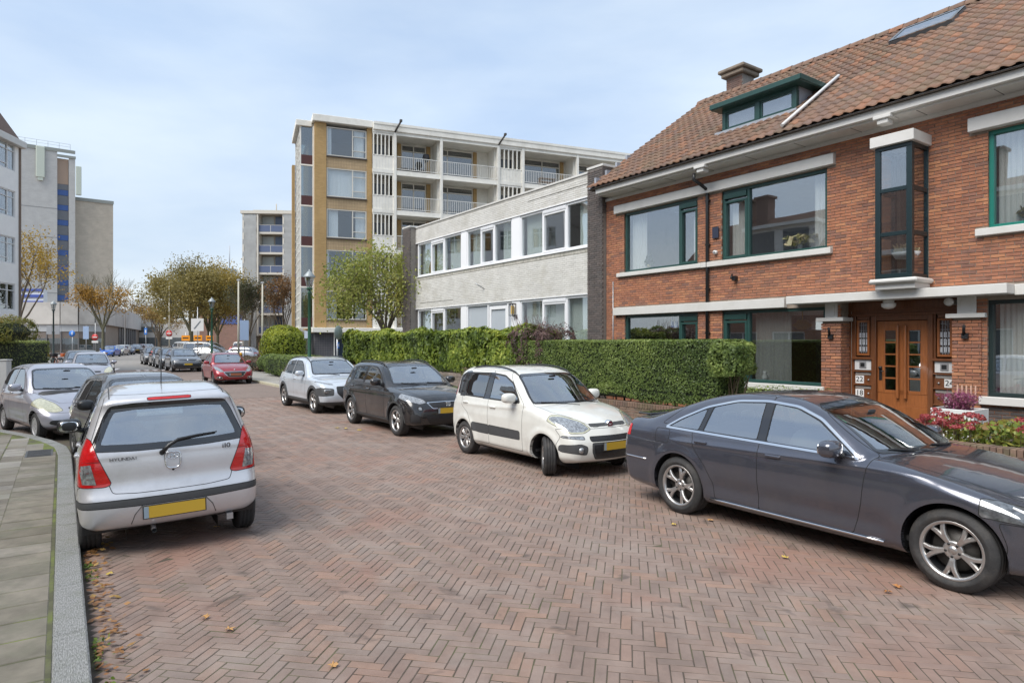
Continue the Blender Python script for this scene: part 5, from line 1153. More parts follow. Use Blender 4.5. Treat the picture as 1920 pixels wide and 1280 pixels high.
hedge('bush with autumn tinted leaves rising above the left hedge', 'bush', 4.6, 8.4, .7, 2.3, 1.9, 3.1, 300, .10, [(.06, .09, .02), (.2, .2, .04), (.35, .2, .03)], bump=.2, sc=4, rnd=.5, mname='leftbush', seed=18, loc=(-27.6, 36.0, 0), rz=math.atan2(-9, 3.6))
hedge('low green shrubs under the large ground floor window', 'bush', XX(1362, 12.7), XX(1556, 12.7), 12.5, 13.1, .45, .96, 600, .06, GR, bump=.1, sc=6, rnd=.15, mname='clipped', seed=19)
# red flower heads and leaves behind the right wall
fl = empty('flower_bed', (0, 0, 0), RZ); tag(fl, 'bed of dusty red flower heads and yellow green leaves behind the low wall', 'flowers')
P = []; x0, x1 = XX(1755, 10.5), 1.5
n = 5200; P = np.stack([np.random.uniform(x0, x1, n), np.random.uniform(10.26, 11.2, n), np.random.uniform(.5, .86, n)], 1)
P[:, 2] += .05*np.sin(P[:, 0]*7)
leaves('leaf', P, np.tile((0, -.4, .7), (n, 1)), .095, [(.06, .10, .015), (.16, .22, .03), (.34, .36, .07), (.25, .14, .05)], fl, mname='bedleaf', aspect=.55)
heads = MB(); rng = random.Random(5)
HP = []; HN = []
for k in range(250):
    hx = rng.uniform(x0-.25, x1); 
    if -3.55 < hx < -3.15 and rng.random() < .85: continue
    c = np.array([hx, rng.uniform(10.22, 11.0), .83+rng.uniform(-.08, .14)]); r_ = rng.uniform(.05, .085)
    m_ = 70; d = np.random.randn(m_, 3); d /= np.linalg.norm(d, axis=1)[:, None]; d[:, 2] = np.abs(d[:, 2])*1.0-.2
    HP.append(c+d*r_*[1, 1, .7]); HN.append(d)
    heads.tube([(c[0], c[1], .45), (c[0], c[1], c[2])], .004, 4)
leaves('flower_head', np.concatenate(HP), np.concatenate(HN), .030, [(.20, .02, .025), (.38, .055, .06), (.48, .12, .11), (.30, .05, .09)], fl, mname='redflower', aspect=.9, jit=.4)
heads.build('flower_stem', MATS['hedge_stem'], fl, kind='stuff')
pl = empty('planter', (0, 0, 0), RZ); tag(pl, 'white square planter box with purple heather standing right of the front door', 'planter')
px0, px1 = XX(1757, 12.1), XX(1838, 12.1); q = MB()
frame = [(px0, px1, 11.85, 11.90), (px0, px1, 12.4, 12.45)]
q.box(px0, px1, 11.85, 11.89, .14, .90, 0, .006); q.box(px0, px1, 12.41, 12.45, .14, .90, 0, .006); q.box(px0, px0+.04, 11.89, 12.41, .14, .90); q.box(px1-.04, px1, 11.89, 12.41, .14, .90); q.box(px0+.04, px1-.04, 11.89, 12.41, .14, .82, 1)
q.build('planter_box', [M_white2, M_dark], pl)
n = 1500; a = np.random.rand(n)*6.28; r_ = np.random.rand(n)**.6*.28; h = np.random.rand(n)
P = np.stack([(px0+px1)/2+np.cos(a)*r_*(.6+h*.6), 12.15+np.sin(a)*r_*.8*(.6+h*.6), .84+h*.33*(1-r_*.6)], 1); Nn = np.stack([np.cos(a), np.sin(a), np.zeros(n)], 1)
leaves('heather', P, Nn, .045, [(.10, .02, .05), (.26, .05, .14), (.38, .10, .22), (.10, .10, .04)], pl, mname='heather', aspect=.35)
st_ = MB()
for k in range(90): t_ = random.random()*6.28; r0 = random.random()*.2; st_.tube([((px0+px1)/2+math.cos(t_)*r0*.5, 12.15+math.sin(t_)*r0*.5, .82), ((px0+px1)/2+math.cos(t_)*r0*1.5, 12.15+math.sin(t_)*r0*1.3, 1.1+random.random()*.13)], [.004, .002], 4)
st_.build('heather_stem', mat('heather_stem', (.2, .06, .1), .9), pl)
n = 260; P = np.stack([np.random.uniform(XX(1536, 12.9), XX(1563, 12.9), n), np.random.uniform(12.7, 13.0, n), np.random.uniform(.82, .98, n)], 1)
o = empty('flower_trough', (0, 0, 0), RZ); tag(o, 'small white and violet flowers on the sill at the foot of the left door pillar', 'flowers')
leaves('flower', P, np.tile((0, -.3, .7), (n, 1)), .045, [(.06, .12, .03), (.12, .2, .05), (.5, .5, .6), (.6, .6, .6)], o, mname='smallflowers', aspect=.8)
# ------------------------------------------------------------------ trees
def tree(label, x, y, h, trunk_h, spread, seed, bark, cols, nleaf, lsize, name='tree', kids=4, lev=5, fill=1.0, tr=.16, up=.35, group=None, bias=0, lean=0, droop=0, mname=None, leafy=(0, 1), cat='tree', z0=0):
    rng = np.random.RandomState(seed); t = empty(name, (x, y, z0)); tag(t, label, cat, group)
    segs = []; tips = []
    def grow(p, d, L, r, k):
        n = 3; pts = [p]; dd = d
        for i in range(n):
            dd = dd + rng.randn(3)*.10 + np.array([0, 0, up*.10 if k > 0 else 0]) - np.array([0, 0, droop*.08*k]); dd /= np.linalg.norm(dd)
            pts.append(pts[-1] + dd*L/n)
        r1 = r*.62; segs.append((pts, r, r1))
        if k >= lev-2: tips.extend([(pts[-1], dd, k), (pts[-2], dd, k)])
        if k < lev-1:
            for j in range(kids + (1 if k == 0 else 0)):
                a = rng.rand()*6.28; s_ = (.55+.35*rng.rand())*spread
                ax = np.cross(dd, rng.randn(3)); ax /= np.linalg.norm(ax)
                nd = dd*(1-.25*s_) + ax*s_; nd[2] += up*.4; nd /= np.linalg.norm(nd)
                st__ = pts[-1] if j < 2 else pts[1+rng.randint(2)] + (pts[2]-pts[1])*rng.rand()
                if k == 0: st__ = pts[-1] - dd*rng.rand()*L*.12
                grow(st__, nd, L0*(.72**(k+1))*(.8+.4*rng.rand()), r1*(.75 if j < 2 else .55), k+1)
    L0 = (h-trunk_h)/2.35
    p0 = np.array([0, 0, -.05]); pts = [p0, np.array([lean*.3, 0, trunk_h*.5]), np.array([lean, 0, trunk_h])]
    segs.append((pts, tr, tr*.8)); dd = np.array([lean*.4, 0, 1.]); dd /= np.linalg.norm(dd)
    for j in range(kids+2):
        a = j*6.28/(kids+2)+rng.rand(); s_ = .45*spread+.25*rng.rand(); nd = np.array([math.cos(a)*s_, math.sin(a)*s_, .9]); nd /= np.linalg.norm(nd)
        grow(pts[-1]-dd*rng.rand()*trunk_h*.12, nd, L0, tr*.5, 1)
    grow(pts[-1], dd, L0*1.1, tr*.62, 1)
    allz = np.array([q_[0][-1][2] for q_ in segs]); sc = h/allz.max()
    mb = MB(); br = MB()
    for i, (pt, r0, r1) in enumerate(segs):
        pt = [np.array([p[0]*1.0, p[1]*1.0, p[2]*(sc if p[2] > trunk_h else 1) if sc < 1.3 else p[2]]) for p in pt]
        rr = np.linspace(r0, r1, len(pt)); (mb if i == 0 else br).tube(pt, [max(v, .008) for v in rr], 8 if r0 > .05 else 4, cap=False)
    mb.build('trunk', bark, t); br.build('branches', bark, t)
    if nleaf:
        tp = np.array([a for a, b, c in tips]); tp[:, 2] = np.where(tp[:, 2] > trunk_h, tp[:, 2]*min(sc, 1.3), tp[:, 2])
        if leafy != (0, 1):
            zz = (tp[:, 2]-tp[:, 2].min())/(np.ptp(tp[:, 2])+1e-6); tp = tp[(zz >= leafy[0]) & (zz <= leafy[1])]
        per = rng.gamma(1.2, 1, len(tp)); per /= per.sum(); idx = rng.choice(len(tp), nleaf, p=per)
        P = tp[idx] + rng.randn(nleaf, 3)*L0*.11*fill; tint = (.5+.3*lump(tp, .9, seed)+bias)[idx]
        leaves('crown', P, rng.randn(nleaf, 3), lsize, cols, t, mname=mname or label[:24], tint=tint, aspect=.6, trans=.4)
    return t
M_bark = mat('grey_bark', (.14, .115, .085), .95, noise=.4, nscale=4, bump=.6, bscale=12)
M_bark2 = mat('green_grey_bark', (.13, .125, .08), .95, noise=.4, nscale=4)
def at(px, Y): return ((px-960)/1211*Y, Y)
OL = [(.13, .115, .04), (.22, .185, .06), (.31, .255, .08), (.40, .32, .10)]
tree('large olive brown elm with twin trunks at the crossing, in front', *at(358, 74), 11.3, 3.3, .95, 11, M_bark2, OL, 25000, .21, fill=1.5, tr=.30, mname='elm', lev=5, kids=4)
tree('second large ochre elm just right of the first one', *at(392, 78), 11.5, 3.2, .9, 23, M_bark2, [(.16, .125, .03), (.27, .205, .045), (.38, .28, .06), (.47, .34, .08)], 24000, .21, fill=1.5, tr=.26, mname='elm2', kids=4)
tree('ochre crowned elm behind the second lamp post', *at(408, 86), 10.6, 3.0, .95, 31, M_bark2, [(.13, .095, .02), (.22, .16, .03), (.36, .24, .035)], 16000, .22, fill=1.5, tr=.22, mname='elm2', kids=4)
tree('slender street tree with bare top and orange lower leaves beside the shop building', *at(193, 84), 12.0, 3.6, .5, 5, M_bark2, [(.25, .15, .03), (.42, .24, .045), (.52, .32, .06)], 3600, .22, fill=.9, tr=.20, leafy=(0, .5), mname='orangeleaf', up=.4, kids=4)
tree('yellow orange autumn tree rising behind the white flats', *at(34, 66), 13.4, 4.0, .8, 6, M_bark, [(.22, .14, .02), (.42, .28, .04), (.50, .34, .06)], 5200, .22, fill=1.0, tr=.2, mname='yellowleaf')
tree('narrow dark green street tree near the white flagpoles', *at(468, 62), 8.2, 2.6, .55, 8, M_bark, [(.035, .045, .018), (.08, .085, .035), (.14, .12, .06)], 5200, .15, fill=.9, tr=.13, mname='darkleaf', kids=4, up=.6)
tree('rusty brown street tree in front of the scaffolded flats', *at(531, 56), 8.0, 2.5, .6, 9, M_bark, [(.10, .055, .022), (.19, .10, .035), (.26, .14, .05)], 3000, .15, fill=.9, tr=.12, mname='rustleaf', kids=4, up=.55)
tree('young bare sapling between wooden stakes by the scaffolded flats', *at(504, 60), 6.6, 2.2, .4, 10, M_bark, [(.2, .12, .05)], 60, .12, tr=.06, mname='rustleaf2', kids=3, lev=4)
tree('leaning garden tree with thin yellow green leaves beside the white house', *at(757, 31.5), 6.6, 2.3, .95, 12, M_bark, [(.11, .14, .03), (.21, .25, .05), (.34, .36, .09), (.44, .38, .09)], 16000, .125, fill=1.7, tr=.13, mname='cherryleaf', lean=-.9, kids=4, up=.1, droop=.3)
for i, (px, Y, h, c) in enumerate(((265, 210, 17, 0), (283, 190, 13, 1), (238, 230, 16, 1), (430, 150, 11, 0), (318, 170, 12, 1), (298, 120, 8, 1))):
    tree(['far bare brown tree over the low roofs, largest', 'far ochre tree left of the twin elms', 'far ochre tree above the shop roof', 'far brown tree beside the brick hall', 'far ochre tree behind the elms', 'small orange tree at the crossing by the white hall'][i], *at(px, Y), h, h*.25, .9, 40+i, M_bark, [(.12, .085, .05), (.2, .14, .07)] if c == 0 else [(.2, .12, .03), (.36, .22, .05)], 1500 if c == 0 else 1800, .4 if Y > 140 else .25, fill=1.3, tr=.3, mname='far%d' % c, kids=3)
far = hedge('distant band of brown woodland on the horizon', 'woodland', -420, 100, 0, 30, 0, 15, .6, 2.6, [(.10, .085, .06), (.17, .14, .09), (.22, .15, .08)], bump=3, sc=.08, rnd=4, mname='farwood', seed=77, loc=(-60, 420, 0), rz=0, name='woodland')
# ------------------------------------------------------------------ fallen leaves and weeds
M_fl = [(.30, .13, .05), (.42, .22, .08), (.22, .10, .05), (.50, .32, .10)]
n = 520; s_ = np.random.uniform(-1, 9.5, n); nn_ = .17+np.abs(np.random.randn(n))*.11
P = np.stack([s_*SD[0]+nn_*SN[0], s_*SD[1]+nn_*SN[1], .012+np.random.rand(n)*.022], 1)
tag(leaves('fallen_leaves', P, np.tile((0, 0, 1.), (n, 1)), .055, M_fl, None, jit=.25, aspect=.65, mname='fallen', kind='stuff'), 'brown fallen leaves gathered along the left kerb', 'leaves')
n = 900; s_ = np.random.uniform(-1, 10, n); k = np.sin(s_*3.1)+np.sin(s_*7.7+1) > .3; s_ = s_[k]; n = len(s_); nn_ = .165+np.abs(np.random.randn(n))*.04
P = np.stack([s_*SD[0]+nn_*SN[0], s_*SD[1]+nn_*SN[1], .01+np.random.rand(n)*.03], 1)
tag(leaves('weeds', P, np.tile((0, 0, 1.), (n, 1)), .04, [(.08, .14, .02), (.2, .28, .05)], None, jit=.6, mname='weed', kind='stuff'), 'small green weeds growing along the kerb joint', 'weeds')
def maple_leaf(x, y, label, c, sz=.09):
    q = MB(); V = [(0, 0, .012)]; a0 = random.random()*6
    for k in range(14): r_ = sz*(.95 if k % 2 == 0 else .5)*random.uniform(.8, 1.1); V.append((math.cos(a0+k*.449)*r_, math.sin(a0+k*.449)*r_, .004+random.random()*.018))
    q.add(V, [(0, k+1, (k+1) % 14+1) for k in range(14)]); o = q.build('fallen_leaf', mat('yellow_leaf%d' % c, [(.50, .36, .07), (.45, .25, .09), (.40, .18, .06)][c], .7), loc=(x, y, .008)); tag(o, label, 'leaf', 'fallen leaves on the road')
def gpt(px, py): Y = 2422/(py-640); return ((px-960)/1211*Y, Y)
for (px, py, l, c) in ((1472, 1047, 'yellow maple leaf on the road beside the dark blue sedan', 0), (1264, 985, 'yellow leaf on the road behind the rear wheel of the dark blue sedan', 0), (385, 1160, 'tan curled leaf on the road right of the kerb', 1), (205, 1078, 'orange leaf on the road behind the silver car', 0), (1683, 1102, 'brown leaf near the front wheel of the dark blue sedan', 2), (1332, 977, 'small orange leaf beside the dark blue sedan sill', 1),
    (406, 990, 'tan leaf under the bumper of the silver car', 1), (632, 803, 'pale yellow leaf in front of the black car, left one', 0), (648, 804, 'pale leaf in front of the black car, right one', 0), (674, 807, 'small yellow leaf in front of the black car, near its wheel', 0), (430, 1182, 'small green leaf in the middle of the road', 1), (625, 1250, 'tiny tan leaf at the bottom of the road', 1), (7, 1245, 'orange leaf on the left pavement slabs', 2), (1665, 1112, 'second brown leaf near the front wheel', 2)):
    x, y = gpt(px, py); maple_leaf(x, y, l, c, .042 if py > 900 else .07)
o = None
# ================================================================== CARS: smooth implicit bodies, cut exactly into panels, panes and lamps
def chaikin(P, it=2, closed=True):
    P = np.array(P, float)
    for _ in range(it):
        Q = np.roll(P, -1, 0); P = np.stack([.75*P+.25*Q, .25*P+.75*Q], 1).reshape(-1, 2)
    return P
def rcorn(P, r=.03):
    P = [np.array(p, float) for p in P]; out = []
    for i, p in enumerate(P):
        a, b = P[i-1], P[(i+1) % len(P)]; la, lb = np.linalg.norm(a-p), np.linalg.norm(b-p); t = min(r, .42*la, .42*lb)
        u = p+(a-p)/la*t; v = p+(b-p)/lb*t
        for k in (0, .33, .67, 1): out.append(u*(1-k)**2+2*p*k*(1-k)+v*k*k)
    return np.array(out)
def sdf(px, py, poly):
    P = np.asarray(poly, float); Q = np.roll(P, -1, 0); d = np.full(px.shape, 1e9); ins = np.zeros(px.shape, bool)
    for (ax, ay), (bx, by) in zip(P, Q):
        ex, ey = bx-ax, by-ay; wx, wy = px-ax, py-ay; t = np.clip((wx*ex+wy*ey)/(ex*ex+ey*ey+1e-12), 0, 1)
        d = np.minimum(d, (wx-ex*t)**2+(wy-ey*t)**2)
        c = ((ay <= py) != (by <= py)); ins ^= c & (px < ax + (py-ay)*ex/(ey if abs(ey) > 1e-9 else 1e-9))
    return np.where(ins, -1, 1)*np.sqrt(d)
def smin(a, b, k): h = np.clip(.5+.5*(b-a)/k, 0, 1); return b*(1-h)+a*h-k*h*(1-h)
def smax(a, b, k): return -smin(-a, -b, k)
def sstep(x, a, b): t = np.clip((x-a)/(b-a), 0, 1); return t*t*(3-2*t)
class Grid2:
    def __init__(s, poly, x0, x1, z0, z1, h=.012):
        s.x0, s.z0, s.h = x0, z0, h; s.nx = int((x1-x0)/h)+2; s.nz = int((z1-z0)/h)+2
        X_, Z_ = np.meshgrid(x0+h*np.arange(s.nx), z0+h*np.arange(s.nz), indexing='ij'); s.g = sdf(X_, Z_, poly)
        for _ in range(2): s.g[1:-1, 1:-1] = (s.g[1:-1, 1:-1]*2+s.g[2:, 1:-1]+s.g[:-2, 1:-1]+s.g[1:-1, 2:]+s.g[1:-1, :-2])/6
    def __call__(s, x, z):
        u = np.clip((x-s.x0)/s.h, 0, s.nx-1.001); v = np.clip((z-s.z0)/s.h, 0, s.nz-1.001); i = u.astype(int); j = v.astype(int); u = u-i; v = v-j; g = s.g
        return g[i, j]*(1-u)*(1-v)+g[i+1, j]*u*(1-v)+g[i, j+1]*(1-u)*v+g[i+1, j+1]*u*v
def surface_nets(F, lo, hi, h):
    ax = [np.arange(lo[k], hi[k]+h, h) for k in range(3)]; G = F(*np.meshgrid(*ax, indexing='ij')); S = G < 0
    n = G.shape; c = [slice(0, -1), slice(1, None)]
    cnt = np.zeros([k-1 for k in n]); acc = np.zeros([k-1 for k in n]+[3])
    for axis in range(3):
        o = [k for k in range(3) if k != axis]
        for a in (0, 1):
            for b in (0, 1):
                s0 = [None]*3; s1 = [None]*3; s0[axis] = c[0]; s1[axis] = c[1]; s0[o[0]] = s1[o[0]] = c[a]; s0[o[1]] = s1[o[1]] = c[b]
                g0, g1 = G[tuple(s0)], G[tuple(s1)]; m = (g0 < 0) != (g1 < 0); t = np.where(m, g0/(g0-g1+1e-12), 0)
                acc[..., axis] += np.where(m, t, 0); acc[..., o[0]] += np.where(m, a, 0); acc[..., o[1]] += np.where(m, b, 0); cnt += m
    act = cnt > 0; idx = -np.ones(act.shape, int); idx[act] = np.arange(act.sum()); ijk = np.argwhere(act)
    V = np.array(lo)+h*(ijk+acc[act]/cnt[act][:, None]); T = []
    for axis in range(3):
        o = [(axis+1) % 3, (axis+2) % 3]
        s0 = [slice(1, -1)]*3; s1 = [slice(1, -1)]*3; s0[axis] = slice(0, -1); s1[axis] = slice(1, None)
        a_, b_ = S[tuple(s0)], S[tuple(s1)]; off = np.array([1, 1, 1]); off[axis] = 0
        for sgn, m in ((1, a_ & ~b_), (-1, ~a_ & b_)):
            E = np.argwhere(m)+off
            if not len(E): continue
            def I(da, db): q = E.copy(); q[:, o[0]] -= da; q[:, o[1]] -= db; return idx[q[:, 0], q[:, 1], q[:, 2]]
            q = np.stack([I(1, 1), I(0, 1), I(0, 0), I(1, 0)], 1)
            if sgn < 0: q = q[:, ::-1]
            T.append(q)
    Q = np.concatenate(T); Q = Q[(Q >= 0).all(1)]
    for _ in range(3):
        g, N = grad(F, V); V = V - N*g[:, None]*.9
    g, N = grad(F, V)
    return V, N, np.concatenate([Q[:, [0, 1, 2]], Q[:, [0, 2, 3]]])
def grad(F, V, e=.006):
    x, y, z = V[:, 0], V[:, 1], V[:, 2]; g = F(x, y, z)
    N = np.stack([F(x+e, y, z)-F(x-e, y, z), F(x, y+e, z)-F(x, y-e, z), F(x, y, z+e)-F(x, y, z-e)], 1)/(2*e); l = np.linalg.norm(N, axis=1)+1e-9
    return g/l, N/l[:, None]
def clip(M, g):
    """split triangles (V,N,T) along g=0 -> inside, outside, cut segments"""
    V, N, T = M; s = g < 0; st_ = s[T]; k = st_.sum(1); ins = T[k == 3]; outs = T[k == 0]; X3 = T[(k == 1) | (k == 2)]
    if not len(X3): return (V, N, ins), (V, N, outs), None
    kx = s[X3].sum(1); odd = np.where(kx[:, None] == 1, s[X3], ~s[X3]).argmax(1); r = np.arange(len(X3))
    a, b, c = X3[r, odd], X3[r, (odd+1) % 3], X3[r, (odd+2) % 3]
    E = np.concatenate([np.stack([a, b], 1), np.stack([a, c], 1)]); E.sort(1); U, inv = np.unique(E, axis=0, return_inverse=True); inv = inv.ravel()
    t = g[U[:, 0]]/(g[U[:, 0]]-g[U[:, 1]]+1e-15); NV = V[U[:, 0]]*(1-t[:, None])+V[U[:, 1]]*t[:, None]; NN = N[U[:, 0]]*(1-t[:, None])+N[U[:, 1]]*t[:, None]; NN /= np.linalg.norm(NN, axis=1)[:, None]+1e-9
    n0 = len(V); p = n0+inv[:len(X3)]; q = n0+inv[len(X3):]; V2 = np.concatenate([V, NV]); N2 = np.concatenate([N, NN])
    tri = np.stack([a, p, q], 1); qa = np.stack([p, b, c], 1); qb = np.stack([p, c, q], 1); o = kx == 1
    ins = np.concatenate([ins, tri[o], qa[~o], qb[~o]]); outs = np.concatenate([outs, tri[~o], qa[o], qb[o]])
    return (V2, N2, ins), (V2, N2, outs), (V2[p], V2[q], (N2[p]+N2[q])/2)
def compact(M):
    V, N, T = M
    u, inv = np.unique(T.ravel(), return_inverse=True); return V[u], N[u], inv.reshape(-1, 3)
def mpart(name, M, m, parent, inset=0.0):
    if not len(M[2]): return None
    V, N, T = compact(M); me = np_mesh(name, V-N*inset, T, m, smooth=True, normals=N); return link(name, me, parent)
def ribbon(mb, segs, wd=.005, out=.0012):
    if segs is None: return
    A, B, N = segs; d = B-A; l = np.linalg.norm(d, axis=1)+1e-9; ok = l > 1e-5; A, B, N, d, l = A[ok], B[ok], N[ok], d[ok], l[ok]
    s = np.cross(N, d/l[:, None])*wd/2; A = A-d*.05+N*out; B = B+d*.05+N*out
    V = np.stack([A-s, B-s, B+s, A+s], 1).reshape(-1, 3); mb.append(V)
def sphere(mb, c, r, p=2.0, m=0, nu=14, nv=9):
    V = []; F = []
    f = lambda v: math.copysign(abs(v)**(2/p), v)
    for j in range(nv+1):
        ph = -math.pi/2+math.pi*j/nv
        for i in range(nu): th = 2*math.pi*i/nu; V.append((c[0]+r[0]*f(math.cos(ph))*f(math.cos(th)), c[1]+r[1]*f(math.cos(ph))*f(math.sin(th)), c[2]+r[2]*f(math.sin(ph))))
    for j in range(nv):
        for i in range(nu): F.append((j*nu+i, j*nu+(i+1) % nu, (j+1)*nu+(i+1) % nu, (j+1)*nu+i))
    mb.add(V, F, m, True)
def paint(name, col, metal=.5, rough=.32, drops=False):
    if name in MATS: return MATS[name]
    m = mat(name, col, rough, metal=metal, coat=1.0, noise=.05, nscale=2.5, back=(.03, .03, .03), dirt=((.20, .18, .16), .16), dscale=3)
    return m
M_tyre = mat('tyre_rubber', (.028, .028, .029), .75, noise=.35, nscale=14, bump=.3, bscale=80, dirt=((.10, .09, .08), .45), dscale=6)
M_alloy = mat('alloy_rim', (.50, .49, .48), .32, metal=.85, noise=.1)
M_alloyd = mat('rim_inner', (.05, .05, .052), .5, metal=.5)
M_plastic = mat('black_plastic', (.028, .028, .030), .6, noise=.1)
M_gplastic = mat('grey_black_plastic', (.055, .057, .060), .65, noise=.1)
M_rub = mat('seam_dark', (.008, .008, .008), .8)
M_seat = mat('seat_fabric', (.085, .087, .092), .9)
M_red = mat('red_lamp_glass', (.50, .008, .010), .12, coat=1, noise=.3, nscale=30, stretch=(1, 1, 3))
M_clear = mat('clear_lamp_glass', (.34, .35, .36), .12, metal=.5, coat=1, noise=.85, nscale=22, stretch=(1, 2, 1))
M_yell = mat('aged_lamp_glass', (.55, .53, .38), .14, metal=.25, coat=1, noise=.35, nscale=20)
M_grille = mat('grille_mesh', (.02, .02, .022), .4, noise=.9, nscale=55)
M_plate = mat('yellow_plate', (.56, .36, .035), .4)
M_plateb = mat('plate_blue_end', (.28, .36, .42), .4)
G_car = glass('car_glass', (.66, .74, .72), 1.5, boost=.36)
G_dark = glass('car_glass_dark', (.34, .38, .38), 1.5, boost=.22)
M_frit = mat('glass_edge_black', (.012, .012, .014), .1, coat=1)
def make_wheel(spec):
    """wheel facing +y, centred on the origin; returns mesh triplet"""
    r, w_, rr = spec['r'], spec.get('tw', .20), spec['rr']
    key = (r, w_, rr, spec['spk'])
    t = MB(); h = w_/2; prof = [(rr-.01, -h*.85), (rr+.01, -h*.98), (rr+(r-rr)*.45, -h*1.06), (r-.022, -h*.98), (r-.006, -h*.82)]
    for k in range(4):
        y = -h*.82+k*(h*1.64/4); prof += [(r, y+.01), (r, y+h*1.64/4-.010), (r-.009, y+h*1.64/4-.008), (r-.009, y+h*1.64/4)]
    prof = prof[:-2]+[(r-.006, h*.82), (r-.022, h*.98), (rr+(r-rr)*.45, h*1.06), (rr+(r-rr)*.42, h*1.075), (rr+(r-rr)*.25, h*1.03), (rr+.01, h*.98), (rr-.01, h*.85), (rr-.012, -h*.85)]
    t.lathe(prof, (0, 0, 0), 'y', 56); tm = t.mesh('tyre', M_tyre)
    d = MB(); d.lathe([(rr-.006, h*.86), (rr+.004, h*.93), (rr-.004, h*.95), (rr-.022, h*.88), (rr-.026, h*.62)], (0, 0, 0), 'y', 48, 0); d.lathe([(rr-.026, h*.62), (rr-.03, h*.3), (rr-.04, -h*.7)], (0, 0, 0), 'y', 40, 1)
    n, kind = spec['spk']; ry = rr-.024
    for k in range(n):
        a = 2*math.pi*k/n
        if kind == 'y': arms = [(.0, -.22), (.0, .22)]
        elif kind == 'v': arms = [(-.10, -.13), (.10, .13)]
        elif kind == 'cap': arms = [(-.0, .0)]
        else: arms = [(0, 0)]
        wI, wO = {'y': (.020, .019), 'v': (.016, .020), 's': (.032, .036), 'cap': (.045, .085), 'thin': (.016, .018)}[kind]
        for (o0, o1) in arms:
            P = []
            for j in range(5):
                f = j/4; rad = .045+(ry-.045)*f; an = a+o0+(o1-o0)*(f**1.4 if kind == 'y' else f); yy = h*(.60+.22*math.sin(f*2.4)); ww = wI+(wO-wI)*f
                P.append((rad, an, yy, ww))
            V = []; F = []
            for (rad, an, yy, ww) in P:
                cx, cz = math.cos(an)*rad, math.sin(an)*rad; tx, tz = -math.sin(an), math.cos(an)
                for (s_, dy) in ((-1, -.03), (-1, -.006), (-.6, .004), (.6, .004), (1, -.006), (1, -.03)): V.append((cx+tx*ww*s_, yy+dy, cz+tz*ww*s_))
            for j in range(4):
                for i in range(5): F.append((j*6+i, j*6+i+1, (j+1)*6+i+1, (j+1)*6+i))
            d.add(V, F, 0, False)
    d.lathe([(.075, h*.45), (.075, h*.62), (.062, h*.68), (.04, h*.69), (.032, h*.66), (.03, h*.72), (0, h*.73)], (0, 0, 0), 'y', 24, 0)
    for k in range(5): a = 2*math.pi*k/5+.3; d.lathe([(.011, h*.6), (.011, h*.72), (0, h*.72)], (math.sin(a)*.052, 0, math.cos(a)*.052), 'y', 6, 1)
    dm = d.mesh('rim', [spec.get('rim', M_alloy), M_black])
    b = MB(); b.lathe([(0, h*.15), (rr*.72, h*.15), (rr*.72, h*.10), (0, h*.10)], (0, 0, 0), 'y', 30, 0); b.lathe([(0, -h*.2), (rr-.02, -h*.2), (rr-.02, -h*.6), (0, -h*.6)], (0, 0, 0), 'y', 30, 1); bm = b.mesh('wheel', [mat('brake_disc', (.10, .095, .09), .5, metal=.6), M_alloyd])
    return bm, tm, dm
